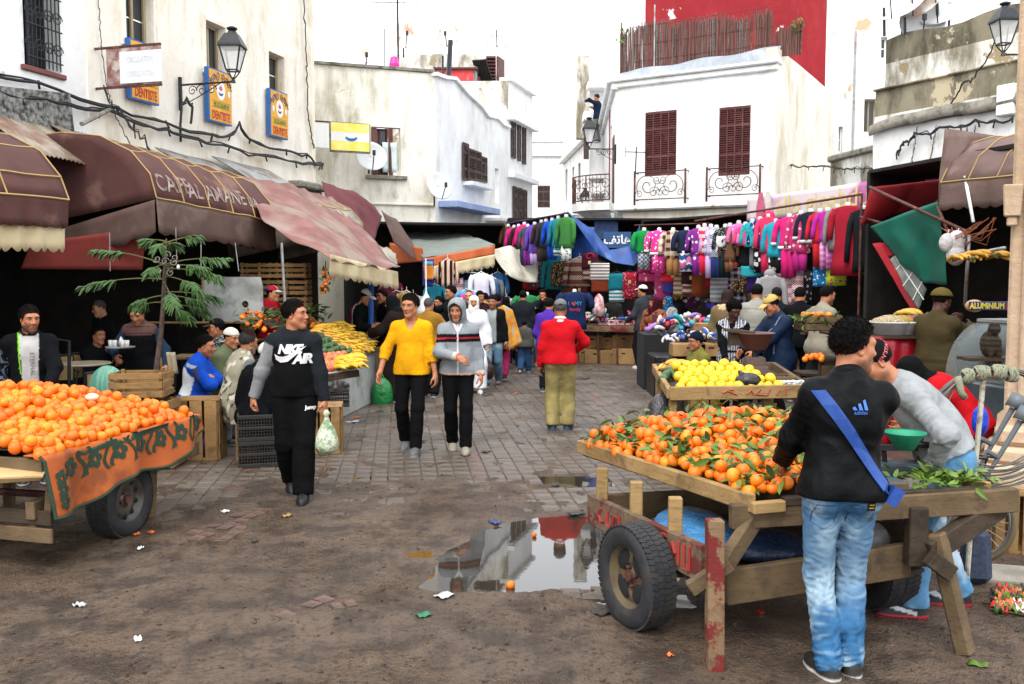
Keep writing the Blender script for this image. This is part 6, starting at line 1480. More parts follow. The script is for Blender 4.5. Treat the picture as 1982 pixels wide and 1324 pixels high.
for u,v0,v1,w,m,p,v2,lab,kw in((1247,441,488,.42,'#0f8a3c',D9,515,'bright green long sleeved top over grey patterned leggings',{}),(1276,441,490,.46,D1,D1,520,'pink polka dot pyjamas with white fleece trim',{'trim':'#e8dcd8'}),(1303,441,498,.42,D3,'#a87a4a',525,'brown and cream plaid coat with tan trousers',{}),(1329,440,488,.44,'#1a2440',D10,518,'navy sweater with zigzag striped trousers',{}),(1352,436,490,.38,D4,D4,524,'purple and white flowered pyjamas',{}),(1364,433,492,.36,D5,'#d82a4a',522,'red and white patterned sweater with red trousers',{}),(1376,434,492,.34,D6,D6,530,'lilac fleece pyjamas hung in the middle of the rack',{}),(1387,436,496,.36,D7,'#22346a',530,'blue and white knitted sweater with navy trousers',{}),(1404,434,486,.38,D8,'#182426',530,'black dotted pyjamas with a white animal face',{'extra':panda}),(1413,432,504,.3,'#6e4a32','#7a5438',518,'brown fleece robe squeezed behind the animal face pyjamas',{}),(1430,427,470,.36,D11,None,0,'pale pink patterned fleece top',{}),(1443,430,470,.34,'#e04a80',None,0,'coral pink fleece top beside the teal one',{}),(1456,424,476,.36,D12,None,0,'teal patterned fleece top',{}),(1471,420,478,.36,D2,D13,520,'navy fleece with white dots over black and white trousers',{}),(1487,414,488,.38,'#e23a64','#d03058',520,'coral red hooded robe',{'hood':True}),(1502,424,496,.40,'#22a0b4',D13,520,'turquoise long top with cow print trousers',{}),(1528,414,478,.44,'#d82a7c','#d42678',528,'hot pink pyjamas with a white front panel',{'trim':'#e8e0dc'}),(1550,408,488,.42,D14,'#b82a80',515,'pink floral robe over magenta trousers',{}),(1569,404,466,.42,'#1c2438',None,0,'dark navy zipped jacket',{'trim':'#d8d8d8'}),(1587,404,468,.34,'#d02a30','#b82228',508,'bright red top with red trousers',{}),(1602,402,466,.38,'#b82a9c',D15,512,'magenta top with checked trousers',{}),(1621,396,482,.34,'#8c8a88',None,0,'grey long cardigan beside the red robe',{}),(1641,392,532,.50,'#a01c30',None,0,'long crimson robe at the near end of the rack',{'sl':.42,'flare':1.15}),(1672,398,525,.40,'#16181e',None,0,'black long coat behind the crimson robe',{})):
 Y=rowB(u);t_=at(u,v0,Y);h=max(.35,t_.z-zat(v1,Y)-.08);ph=max(.15,zat(v1,Y)-zat(v2,Y)+.06)if p else 0
 garment(lab,t_,h,w,uniform(-14,6)if u<1345 else uniform(-48,-30),m,p,ph,group=GR2,name='hung_robe' if 'robe' in lab else 'hung_garment',**kw)
for u,v0,v1,w,m,m2,lab in((1448,464,515,.34,'#14161a',None,'black trousers folded over the rack bar'),(1470,464,518,.36,'#7a7c7e',None,'grey trousers folded over the rack bar'),(1597,510,555,.4,D16,None,'blue printed trousers hanging below the magenta top'),(1620,490,552,.34,D17,None,'lime green printed trousers left of the crimson robe'),(1690,470,530,.3,'#7aa820',None,'lime green trousers half hidden by the green tarp'),(1455,515,535,.4,'#2a98a4',None,'teal top folded below the grey trousers'),(1545,490,590,.2,D23,None,'long wine patterned leggings hanging behind the pink pyjamas'),(1532,500,600,.2,D23,None,'wine leggings with a snowflake pattern')):
 Y=rowB(u)+.15;t_=at(u,v0,Y);folded(lab,t_,t_.z-zat(v1,Y),w,m,-25,m2,group=GR2)
for a_,b_,r_,lab in((at(1228,436,19.7),at(1372,432,18.5),.014,'cord carrying the clothes at the left of the rack'),(at(1345,428,18.7),at(1668,376,15.4),.022,'long rusty bar carrying the clothes rack'),(at(1425,450,18.1),at(1500,445,17.3),.012,'thin steel bar in front of the pink tops'),(at(982,432,22.7),at(1100,412,19.9),.016,'cord along the edge of the blue tarp')):
 b=MB().tube([a_,b_],r_,6);tag(b.build('rack_bar',M_RUST),lab,'rail')
for u,v,Y in((1480,410,17.6),(1668,376,15.4)):b=MB().tube([at(u,v-2,Y),(at(u,v,Y).x,at(u,v,Y).y,0)],.02,6);tag(b.build('rack_post',M_RUST),'rusty rack post behind the pink pyjamas' if u<1500 else 'rusty rack post by the red tarp','post')
for u,v0,v1,w,Y,m,m2,kind,lab in((1026,505,560,.42,22.6,D28,'#c03040','f','dotted grey dress in the shade left of the argyle top'),(1050,498,548,.48,22.2,D20,'#a01a2a','g','grey and black argyle jumper over a red skirt'),(1074,490,552,.5,22.0,'#1c727c',None,'g','teal dressing gown under the blue tarp'),(1094,500,546,.5,21.8,D18,None,'g','leopard print blouse on a hanger'),(1122,495,546,.56,21.6,D19,None,'g','brown striped sweater with a white collar'),(1142,490,542,.38,21.4,'#4a1a2a',D24,'f','maroon pyjama set with a pink strap'),(1161,510,565,.44,21.0,D21,'#8a3a24','f','white striped set over rust trousers'),(1194,530,584,.4,21.0,'#1c8090',D27,'f','teal and white folded set'),(1219,528,578,.3,20.8,D22,None,'f','red lace set hanging left of the grey one'),(1236,528,575,.3,20.8,D25,None,'f','grey lace set beside the red one'),(1252,505,545,.4,19.9,'#d82a6a',D14,'f','pink folded set with a handbag strap'),(1300,515,568,.42,19.4,'#c82030','#2a2a6a','f','red and navy folded set'),(1336,520,570,.36,19.2,'#3a1c22',D24,'f','maroon and cream patterned set'),(1385,528,556,.4,18.9,'#a01a2c',None,'f','dark red bag shaped set with white bows'),(1448,530,556,.46,18.2,D18,None,'g','frilled leopard blouse on a blue hanger'),(1270,555,590,.4,20.6,D22,None,'f','red spotted cloth low in the shade'),(1282,555,600,.36,20.5,'#6a4a34',None,'f','brown velvet cloth low in the shade'),(1375,560,600,.2,20,'#c05a2a','#4a3ac0','f','orange and violet scarves'),(1318,560,600,.2,20,'#8ab030','#d8d8d8','f','green and white scarves'),(1352,525,560,.34,19.6,D2,None,'f','navy dotted set in the shade'),(1420,535,580,.34,19.2,'#7a2a4a',None,'f','plum coloured set in the shade'),(1100,545,595,.4,22.4,'#8a4a2a',None,'f','rust brown set low behind the leopard blouse'),(1120,545,590,.4,22.4,'#5a1a24',None,'f','dark red set low behind the striped sweater'),(1380,595,612,.3,20,'#20242a',None,'f','black cloth low at the back')):
 t_=at(u,v0,Y);h=t_.z-zat(v1,Y)
 if kind=='g':garment(lab,t_,h,w,uniform(-12,12),m,None,0,group=GR3,bust=0,flare=1.1,sl=.9)
 else:folded(lab,t_,h,w,m,uniform(-15,15),m2,group=GR3,strap='#c02a5a' if 'strap' in lab else None,tagc='#e0d890' if rnd()<.4 else None)
for i,(nm_,cc)in enumerate((('wine red','#5a1422'),('slate blue','#2a3a5a'),('rose pink','#a83a6a'),('bottle green','#1c3a2c'),('mustard','#8a6a24'),('plum','#4a1c44'),('rust','#7a3a1e'),('steel grey','#4a4e54'),('turquoise','#1e7480'),('cherry red','#9a1a28'),('navy','#161e38'),('beige','#8a7a62'),('violet','#4a2a84'),('chocolate','#3a241a'),('magenta','#8a1e6a'),('denim','#2c4668'),('coral','#b04a3e'),('charcoal','#1e2024'))):
 u=1248+i*18;t_=at(u,508+9*(i%3),rowB(u)+.5+.3*(i%2));folded(nm_+' cloth hanging in the dim back layer of the clothes rack',t_,.55+.3*rnd(),.36,pat('dim_'+str(i),cc,'#b8a8a8',choice(['dots','stripes','nordic','plaid','floral']),uniform(6,16))if i%3 else cc,uniform(-30,10),group=GR3)
GR4='clothes hung under the grey green roof'
M_ORTW=cloth('orange_towel','#d87a28','#e0963a')
tl_=thing('beach_towel','hanging blue towel with a big orange patch','towel',at(830,500,18.5));sheet('cloth','','',[at(818,502,18.6),at(840,502,18.4)],[at(819,555,18.6),at(839,555,18.4)],mat('royal_blue_towel','#1a2c80',.9),8,10,.02,parent=tl_);sheet('orange_patch','','',[at(820,513,18.5),at(838.5,513,18.33)],[at(822,541,18.5),at(838,541,18.33)],M_ORTW,8,8,.02,parent=tl_);sheet('pale_patch','','',[at(820,506,18.49),at(838,506,18.32)],[at(820,513,18.49),at(838.5,513,18.32)],mat('sky_blue_towel','#6ab4d0',.9),8,4,.01,parent=tl_)
for u,v0,v1,w,Y,m,p,kind,lab in((866,498,545,.34,18.8,pat('peach_stripes','#d0a890','#141416','vstripes',9),None,'g','peach and black striped dress hanging from the valance'),(848,518,548,.42,21,'#7a2a5a',None,'g','plum coloured top in the shade behind the blue towel'),(842,547,575,.4,20.4,'#1e7a90',None,'g','teal cardigan under the blue towel'),(900,515,545,.5,21.4,'#1c2440',None,'g','navy tracksuit top in the shade of the roof'),(917,535,562,.44,21,pat('pale_blue_check','#a8b8d0','#8090b0','check',12),None,'g','pale blue checked shirt left of the white robe'),(931,524,568,.46,20.4,'#dcdcea',None,'g','white robe hanging in the middle of the market'),(943,534,575,.4,20.8,'#3a5a84',None,'g','denim blue tracksuit right of the white robe'),(953,534,570,.44,20.9,'#5a6068','#50565e','g','grey tracksuit with red piping'),(963,524,565,.42,21.4,'#2a5a8a','#5a2a5a','g','blue jacket at the end of the row'),(902,557,575,.4,20,'#5aa8d0',None,'g','sky blue child top low under the roof'),(914,560,575,.4,20,D1,None,'g','pink spotted child top beside the sky blue one'),(888,538,570,.2,20.6,D23,None,'f','patterned leggings on a hanger'),(768,560,595,.44,20.5,'#5a1a2e',None,'g','dark wine top deep in the shade'),(778,562,590,.4,20.5,'#6a2a7a',None,'g','purple top deep in the shade'),(787,560,590,.4,20,'#a88a4a',None,'g','mustard top deep in the shade'),(800,566,592,.44,20.4,'#b8a8b0',None,'g','pale grey top deep in the shade'),(757,540,590,.44,21,'#6a1e30',None,'g','wine coloured dress by the orange tarp')):
 t_=at(u,v0,Y);h=t_.z-zat(v1,Y)
 if kind=='g':garment(lab,t_,h,w,uniform(-25,25),m,p,.5 if p else 0,group=GR4,bust=0)
 else:folded(lab,t_,h,w,m,10,None,group=GR4)
b=MB().tube([at(875,527,20.6),at(922,528,20.6)],.012,5);tag(b.build('rack_bar',M_ZINC),'pale bar with hangers under the grey green roof','rail')
for u,v,m,lab in((825,590,'#e0e0e0','white plastic bag hanging from the towel pole'),):
 b=MB();c=at(u,v,18.2);b.lathe([(.005,.3),(.03,.22),(.1,.1),(.2,-.1),(.21,-.25),(.12,-.33)],14,c);o=tag(b.build('plastic_bag',G(m),smooth=1),lab,'bag')
b=MB().tube([at(824,500,18.3),at(825,575,18.2)],.012,5);tag(b.build('towel_pole',M_WHT),'white pole holding up the blue towel','pole')
gb=garment('green polo shirt on a white bust behind the crowd',at(1020,566,20.2),.5,.5,0,'#2c7a4a',None,group=None,bust=1,sl=.35,name='shirt_bust');b=MB().tube([at(1020,566,20.2)-VV(0,0,.6),(at(1020,566,20.2).x,20.2,.0)],.02,6);b.build('stand',M_IRON,gb)
def luv(t,c,X,Y,w,h):
 put_text('lettering','I   MY',.12,c(0,-.19,-.3),X,(0,0,1),mat('aqua_print','#3a90b0',.6),t);poly_decal('emblem',[[(0,-.05),(.05,.01),(.025,.04),(0,.02),(-.025,.04),(-.05,.01)]],c(-.03,-.19,-.3),X,(0,0,1),M_REDT,t);put_text('lettering','family',.1,c(0,-.19,-.42),X,(0,0,1),M_REDT,t)
gb2=garment('navy T-shirt with printed lettering on a bust behind the red sweater man',at(1112,560,19.6),.75,.6,0,'#14264e',None,bust=1,sl=.35,name='shirt_bust',extra=luv);b=MB().tube([at(1112,560,19.6)-VV(0,0,.8),(at(1112,560,19.6).x,19.6,0)],.02,6);b.build('stand',M_IRON,gb2)
garment('grey hooded bathrobe seen from behind on a stand',at(1492,528,16.6),1.15,.46,0,'#8e8c8c',None,hood=1,bust=0,name='hung_robe',flare=1.15,sl=.6)
#  WOOD, FRUIT, CARTS
def woodm(name,a,b,dirt=None,st=(1,1,1),paint=None):
 k=NT(name);v=k.coord((1,1,1));tc=k.n('ShaderNodeTexCoord')
 n=k.noise(v,3,5);mp=k.n('ShaderNodeMapping');mp.inputs['Scale'].default_value=(6,6,40);k.l(v,mp.inputs[0]);g=k.noise(mp.outputs[0],1.0,6,.7,.6)
 c=k.mix(k.ramp(n,.3,.7),a,b);c=k.mix(k.ramp(g,.5,.72,0,.6),c,tuple(x*.45 for x in lin(b)))
 if dirt:c=k.mix(k.ramp(k.noise(v,5,6,.65),.5,.68,0,.75),c,dirt)
 if paint:c=k.mix(k.ramp(k.noise(v,4,8,.7),.49,.54),c,paint)
 k.set('Base Color',c);k.set('Roughness',.8);k.b.inputs['Specular IOR Level'].default_value=.3;k.bump(k.math('ADD',g,k.noise(v,40,4)),.45,.008);return k.m
M_WOOD=woodm('weathered_wood','#6e5a42','#54442f','#3a3026');M_WOODN=woodm('pale_wood','#a08256','#856a42','#5c4a32');M_CRATE=woodm('crate_wood','#96744a','#7c5e38','#4e3c26');M_WOODD=woodm('dark_wood','#4a3c2e','#362c22','#221c16')
M_WOODR=woodm('red_painted_wood','#7a6248','#5e4a36','#3a3026',paint='#64211d');M_WOODRR=woodm('worn_red_wood','#766350','#5c4c3c','#3a3026',paint='#5e2a24')
M_CARD=mat('cardboard','#a07c50',.85,'#8c6a42',4,bump=.15,bs=40,dirt='#6e5434',ds=2);M_CARDP=mat('kraft_paper','#c0a070',.85,'#a88a5c',5,bump=.3,bs=30)
M_OR=mat('orange_peel','#f07e0e',.42,'#de5e08',2.5,dirt='#8a4a18',ds=26,d0=.68,d1=.73,damt=.7,bump=.35,bs=190,bd=.002,var=.1,spec=.45);M_OR2=mat('deep_orange_peel','#ee740e',.42,'#d65608',2.5,dirt='#7a4418',ds=24,d0=.67,d1=.72,damt=.7,bump=.35,bs=190,bd=.002,spec=.45);M_OR3=mat('yellow_orange_peel','#f2901a',.42,'#e8780e',2.5,bump=.35,bs=190,bd=.002,spec=.45)
M_STEM=mat('fruit_stem','#5a5a30',.8);M_BAN=mat('banana_peel','#d8b02a',.55,'#c89c22',7,dirt='#6e5420',ds=16,d0=.64,d1=.7);M_BAN2=mat('ripe_banana_peel','#d6a43a',.55,'#b8862c',7,dirt='#54401c',ds=18,d0=.56,d1=.64);M_AVO=mat('avocado_skin','#3a5a2c',.45,'#2c4822',6,bump=.5,bs=70,bd=.004);M_AVOD=mat('dark_avocado_skin','#2a2624',.5,'#352e2c',6,bump=.5,bs=70,bd=.004)
M_APP=mat('apple_skin','#c8864a',.4,'#b8503a',7,var=.2);M_LEM=mat('yellow_apple_skin','#e0bc1e',.4,'#d4ae1a',5,dirt='#8a7a28',ds=14,d0=.68,d1=.74)
M_PLAST=mat('black_crate_plastic','#1a1816',.55,'#24211e',8,bump=.1);M_TYRE=M_RUBBER
def fruit_mesh(name,r,m,sq=.92,seed=0,n=14,mm=9,dimple=.1,stem=1):
 b=MB();ph=seed*7.3
 for j in range(mm+1):
  t=PI*j/mm
  for i in range(n):
   a=2*PI*i/n;q=VV(sin(t)*cos(a),sin(t)*sin(a),cos(t))
   k_=1+.035*float(noise3(NA([[q.x*1.6+ph,q.y*1.6,q.z*1.6]]))[0])*2-dimple*exp(-(t/.32)**2)-dimple*.5*exp(-((PI-t)/.25)**2)
   b.v.append((q.x*r*k_,q.y*r*k_,q.z*r*k_*sq))
 for j in range(mm):
  for i in range(n):b.f.append((j*n+i,(j+1)*n+i,(j+1)*n+(i+1)%n,j*n+(i+1)%n));b.m.append(0)
 if stem:
  b.cur=1;b.tube([(0,0,r*sq*(1-dimple)-.004),(0.001,0,r*sq*(1-dimple)+.004)],.005,6)
 return b.mesh(name,[m,M_STEM],smooth=1)
OM=[fruit_mesh('orange',.040,m,.94,s)for s,m in enumerate((M_OR,M_OR2,M_OR3,M_OR))]
TM=[fruit_mesh('clementine',.0365,m,.86,s+9)for s,m in enumerate((M_OR,M_OR3,M_OR2,M_OR))]
def rnd_rot():return(rnd()*6.3,rnd()*6.3,rnd()*6.3)
def place(me,name,p,label,cat,group,sc=1.0,rot=None,parent=None):
 o=link(name,me,parent);o.location=p;o.rotation_euler=rot or rnd_rot();o.scale=(sc,)*3
 if parent is None:tag(o,label,cat,group)
 return o
def heap_points(poly,hfn,sp,jit=.25,inset=.03):
 P=NA(poly);lo,hi=P.min(0),P.max(0);out=[];r_=0;y=lo[1]
 while y<hi[1]:
  x=lo[0]+(sp/2 if r_%2 else 0)
  while x<hi[0]:
   q=(x+gauss(0,sp*jit*.5),y+gauss(0,sp*jit*.5))
   if poly_sd(NA([q]),P)[0]<-inset:out.append((q[0],q[1],hfn(*q)))
   x+=sp
  y+=sp*.82;r_+=1
 return out
def heap_core(poly,hfn,m,parent,name='heap_core',drop=.05,res=.05):
 P=NA(poly);lo,hi=P.min(0),P.max(0);b=MB();nx,ny=int((hi[0]-lo[0])/res)+1,int((hi[1]-lo[1])/res)+1;ids={}
 X,Y=lo[0]+np.arange(nx+1)*res,lo[1]+np.arange(ny+1)*res;GX,GY=np.meshgrid(X,Y,indexing='ij');ins=poly_sd(np.c_[GX.ravel(),GY.ravel()],P).reshape(GX.shape)<-.015
 def vid(i,k):
  if(i,k)not in ids:ids[(i,k)]=len(b.v);b.v.append((X[i],Y[k],hfn(X[i],Y[k])-drop))
  return ids[(i,k)]
 for i in range(nx):
  for k in range(ny):
   if ins[i:i+2,k:k+2].all():b.f.append((vid(i,k),vid(i+1,k),vid(i+1,k+1),vid(i,k+1)));b.m.append(0)
 return b.build(name,m,parent,smooth=1)
def plank(parent,p,q,w,h,m,up=(0,0,1),name='plank',bev=.006,taper=1.0):
 b=MB();b.beam(p,q,w,h,up,taper);return b.build(name,m,parent,bevel=bev)
def wheel(parent,c,axis,R_,W,rimm,style='steel',name='wheel'):
 ax=Vector(axis).normalized();M=ax.to_track_quat('Z','Y').to_matrix();c=Vector(c);ri=R_*.6
 b=MB();pr=[(ri,-W*.42),(ri*1.08,-W*.5),(R_*.85,-W*.56),(R_*.95,-W*.47),(R_*.985,-W*.4),(R_,-W*.2),(R_,W*.2),(R_*.985,W*.4),(R_*.95,W*.47),(R_*.85,W*.56),(ri*1.08,W*.5),(ri,W*.42)]
 b.lathe(pr,48,c,M,cap=0);ty=b.build('tyre',M_TYRE,parent,smooth=1)
 tb=MB()
 for i in range(54):
  a=2*PI*i/54
  for z,sk in((-.36,.25),(-.13,-.1),(.13,.1),(.36,-.25)):
   p=M@VV(cos(a+sk*.1)*R_*.994,sin(a+sk*.1)*R_*.994,z*W);Rm=M@Matrix.Rotation(a+sk*.1,3,'Z')@Matrix.Rotation(sk,3,'X');tb.box(c+p,(.011,R_*.1,W*.225),Rm)
 tag(tb.build('tread',M_TYRE,ty),None,None,None,'stuff')
 b=MB();pr=[(ri*1.03,W*.44),(ri*.97,W*.38),(ri*.92,W*.12),(ri*.86,W*.1),(ri*.78,W*.18),(ri*.45,W*.22),(ri*.4,W*.14),(ri*.2,W*.16),(ri*.18,W*.2),(.005,W*.2)]
 b.lathe(pr,40,c,M,cap=0);pr=[(ri*1.03,-W*.44),(ri*.9,-W*.3),(ri*.8,W*.05),(.005,W*.05)];b.lathe(pr,40,c,M,cap=0);rim=b.build('rim',rimm,parent,smooth=1)
 n,hr,rr=(10,.02,.8)if style=='steel' else(4,.045,.62)
 h=MB()
 for i in range(n):
  a=2*PI*(i+.5)/n;p=c+M@VV(cos(a)*ri*rr,sin(a)*ri*rr,W*.19);h.ball(p,(hr*1.2,hr*(1 if style=='steel' else 1.7),.012),10,6,M@Matrix.Rotation(a,3,'Z'))
 h.build('rim_hole',M_BLACKC,rim,smooth=1)
 h=MB()
 for i in range(4):a=2*PI*i/4+.3;p=c+M@VV(cos(a)*ri*.3,sin(a)*ri*.3,W*.17);h.lathe([(.012,0),(.012,.02),(.006,.024)],6,p,M)
 h.lathe([(.03,W*.15),(.03,W*.34),(.02,W*.36)],10,c,M);h.build('wheel_bolt',M_RUST,rim)
M_RIMS=mat('steel_rim','#6c6a66',.55,'#565450',6,metal=.5,dirt='#4a3c30',ds=4,d0=.45);M_RIMR=mat('rusted_yellow_rim','#4a4034',.8,'#5e5032',5,dirt='#4a2a22',ds=7,d0=.46)
lc=thing('market_cart','wooden cart on car wheels heaped with oranges, floral cloth over its side','cart',(-3.4,6.6,0))
nR,fR=VV(-3.06,5.93,0),VV(-2.68,7.62,0);sd=(fR-nR).normalized();lf=VV(-sd.y,sd.x,0);W_=1.7;TZ=.74
nL,fL=nR+lf*W_,fR+lf*W_;up=lambda p,z:VV(p.x,p.y,z)
for p,q in((nR,fR),(nL,fL),(nR,nL),(fR,fL)):plank(lc,up(p,TZ),up(q,TZ),.035,.11,M_WOOD,name='tray_board')
for i in range(9):
 a=(i+.5)/9;plank(lc,up(nR.lerp(nL,a)+sd*.02,TZ-.045),up(fR.lerp(fL,a)-sd*.02,TZ-.045),W_/9-.01,.02,M_WOODD,name='floor_plank')
for s_ in(.12,1.3):plank(lc,up(nR+lf*s_+sd*.0,.44),up(fR+lf*s_+sd*.25,.5),.07,.12,M_WOOD,name='chassis_rail')
wc=VV(-2.99,6.92,.285);wheel(lc,wc,-lf,.285,.19,M_RIMS);wheel(lc,wc+lf*1.55,lf,.285,.19,M_RIMS)
b=MB().tube([wc+lf*.02,wc+lf*1.55],.03,8);b.build('axle',M_RUST,lc)
lg=gr(290,1002);plank(lc,(lg.x,lg.y,0),(lg.x+.02,lg.y+.04,TZ-.03),.075,.075,M_WOOD,name='leg');lg2=lg+lf*1.35;plank(lc,(lg2 .x,lg2 .y,0),(lg2 .x,lg2 .y+.04,TZ-.03),.075,.075,M_WOOD,name='leg')
for p,q in((at(268,905,7.35),at(300,880,7.5)),(at(262,945,7.42),at(290,905,7.5)),(at(305,905,7.6),at(345,862,7.65))):plank(lc,p,q,.03,.09,M_WOODN,name='brace')
plank(lc,at(240,905,7.1),at(310,885,7.6),.03,.1,M_WOOD,name='brace')
for z,m in((.3,M_WOOD),(.42,M_WOODD)):plank(lc,up(nR+sd*.03+VV(.02,0,0),z-.03),up(nL+sd*.03,z),.025,.1,m,name='front_board')
plank(lc,at(95,1000,6.02),at(100,925,6.02),.06,.05,M_WOOD,name='upright');plank(lc,at(70,1005,6.03),at(115,985,6.15),.03,.11,M_WOOD,name='front_board');plank(lc,at(-40,1000,6.2),at(70,1008,6.0),.03,.12,M_WOOD,name='front_board')
def hl(x,y):
 p=VV(x,y,0)-nR;a,c=p.dot(sd)/(fR-nR).length,p.dot(lf)/W_
 return TZ+.03+.30*max(0,sin(min(max(a*.8+.12,0),1)*PI))**.8*max(0,sin(min(max(c*.8+.02,0),1)*PI))**.7+.05*max(0,1-abs(a-.95)*5)*0
outl=[(q.x,q.y)for q in(nR,fR,fL,nL)]
pts=heap_points(outl,hl,.071,.3,.0)
pts+=[(x+gauss(0,.02),y+gauss(0,.02),z+.05)for x,y,z in sample(pts,int(len(pts)*.22))]
pts.sort(key=lambda q:(q[0]/q[1]<-.60,q[1]-2.0*q[2]));rest=MB();GO='oranges heaped on the left cart'
lead=[q for q in pts if q[0]/q[1]>-.585]
for i,(x,y,z)in enumerate(pts):
 sc=uniform(.82,1.2)
 if i<296:place(OM[i%4],'orange',(x,y,z+.02),'glossy orange lying in the heap on the left cart','orange',GO,sc)
 else:rest.ball((x,y,z+.02),.040*sc,8,5)
tag(rest.build('orange_heap',M_OR,None,smooth=1),'the rest of the oranges heaped on the left cart','oranges',None,'stuff')
heap_core(outl,hl,M_WOODD,lc,'orange_bed',.03);  # dark sheet under the oranges; its colour gives the shade in the gaps
b=MB().ball(up(VV(-3.22,7.0,0),hl(-3.22,7.0)+.085),(.05,.045,.03),12,8);tag(b.build('orange_half',mat('orange_pith','#e8dcc4',.6),smooth=1),'cut half orange showing its white pith on the heap','orange')
ct=thing('patterned_cloth','orange cloth with a dark green floral border over the side of the left cart','cloth',up(nR,TZ));ot=-lf
def cfn(a,c):
 p=nR.lerp(fR,a*1.08-.02);drop=(.40-.17*a+.03*sin(a*11)-.10*max(0,a-.9)*8);w=.03*sin(a*16+c*2)*c+.02*sin(a*31)*c
 if c<.2:q=up(p+lf*(.12-.75*c),TZ+.075-.0*c)+VV(0,0,.0)
 else:cc_=(c-.2)/.8;q=up(p+ot*(.03+.05*cc_+w),TZ+.07-drop*cc_)
 return q+VV(0,0,.0)
M_CLO=cloth('orange_woven_cloth','#b25c22','#a24e1c',dirt='#74391a',ds=2.5,d0=.5);M_CLG=mat('green_woven_pattern','#1e3a2a',.9)
b=MB().grid(cfn,60,20);clo=b.build('cloth',M_CLO,ct,solid=.008,smooth=1);b=MB().tube([cfn(i/60,1.0)for i in range(61)],.012,5);b.tube([cfn(0,c/12)for c in range(2,13)],.012,5);b.build('hem',M_CLG,ct)
clv=BVHTree.FromPolygons([v.co[:]for v in clo.data.vertices],[p.vertices[:]for p in clo.data.polygons]);rl=root_loc(ct)
fl5=lambda r_:[[(x0+.032*cos(t)*r_,y0+.028*sin(t)*r_)for t in np.linspace(0,2*PI,9)[:-1]]for x0,y0 in[(.045*r_*cos(q),.045*r_*sin(q))for q in np.arange(5)*2*PI/5]]
def swirl(fl):return[[(-.02+.035*sin(t*5.5)*fl,-.1+.2*t),(-.02+.035*sin((t+.12)*5.5)*fl,-.1+.2*(t+.12)),(.012+.035*sin((t+.12)*5.5)*fl,-.1+.2*(t+.12)),(.012+.035*sin(t*5.5)*fl,-.1+.2*t)]for t in np.arange(0,.9,.12)]
for i in range(13):
 a=.12+i*.069;p=cfn(a,.40+.06*a);tg_=(cfn(a+.02,.45)-cfn(a-.02,.45)).normalized()
 wrap_decal('woven_flower' if i%2==0 else 'woven_scroll',fl5(.95)if i%2==0 else swirl(1 if i%4==1 else-1)+[[(x+.07,y*-1)for x,y in P]for P in swirl(1)],p-rl,tg_,(0,0,1),clv,M_CLG,ct,.012)
for c_ in(.5,.65,.8):wrap_decal('woven_flower',fl5(.8),cfn(.055,c_)-rl,(cfn(.08,c_)-cfn(.03,c_)).normalized(),(0,0,1),clv,M_CLG,ct,.012)
wrap_decal('woven_band',[[(-.55,-.02),(.0,-.015),(.5,.005),(.5,.035),(-.1,.03),(-.55,.035)]],cfn(.47,.27)-rl,(cfn(.6,.3)-cfn(.3,.3)).normalized(),(0,0,1),clv,M_CLG,ct,.012)
b=MB();[b.box(at(20,905,6.0)+VV(-.03*i,.02*i,-.015*i),(.5,.4,.012),rotZ(12+3*i)@rotX(8))for i in range(4)];tag(b.build('cardboard_sheets',M_CARDP),'folded brown paper sheets at the near corner of the left cart','paper')
b=MB().lathe([(.09,-.16),(.19,.0),(.2,.01),(.18,.0),(.08,-.15)],20,at(20,755,7.4));b.lathe([(.12,-.28),(.12,-.2),(.08,-.16)],14,at(20,755,7.4));tag(b.build('scale_pan',mat('grey_pan','#3a444c',.5),smooth=1),'dark scale pan on the left cart at the picture edge','scale')
rc_=thing('market_cart','rough wooden two wheeled cart with leafy clementines in the right foreground','cart',(1.6,5.2,0))
A=VV(1.25,4.70,.812);Bf=VV(.49,6.58,.755);D=VV(2.61,4.96,.818);Cf=Bf+(D-A)+VV(.12,0,0)
plank(rc_,A+VV(0,0,0),Bf,.045,.095,M_WOODN,name='tray_board');plank(rc_,Bf,Cf,.04,.09,M_WOODN,name='tray_board');plank(rc_,D,Cf,.045,.09,M_WOODN,name='tray_board')
fd=(D-A).normalized()
plank(rc_,A-fd*.01+VV(0,-.02,-.02),A+fd*.17+VV(0,-.02,-.015),.05,.06,M_WOODN,name='tray_block')
plank(rc_,A+fd*.17+VV(0,.01,0),D-fd*.02,.05,.05,M_WOODD,name='tray_board')
plank(rc_,A+VV(-.11,.02,-.075),D+VV(.14,-.02,-.045),.06,.13,M_WOOD,name='front_beam')
for i in range(10):a=(i+.5)/10;plank(rc_,A.lerp(D,a)+VV(0,.03,-.05),Bf.lerp(Cf,a)-VV(0,.03,.05),.125,.02,M_WOODD,name='floor_plank')
c0,c1=VV(1.0,4.70,.49),VV(.53,6.12,.42);plank(rc_,c0,c1,.045,.20,M_WOODRR,name='side_rail');c2,c3=c0+fd*1.32,c1+fd*1.32;plank(rc_,c2,c3,.045,.2,M_WOOD,name='side_rail')
plank(rc_,c1,c3,.045,.18,M_WOOD,name='cross_rail');
plank(rc_,c0+VV(.12,.02,-.13),c2+VV(-.12,.0,-.06),.05,.19,M_WOOD,name='front_board')
for i in range(9):a=(i+.5)/9;plank(rc_,c0 .lerp(c2,a)+VV(0,.02,-.13),c1 .lerp(c3,a)-VV(0,0,.1),.13,.02,M_WOODD,name='floor_plank')
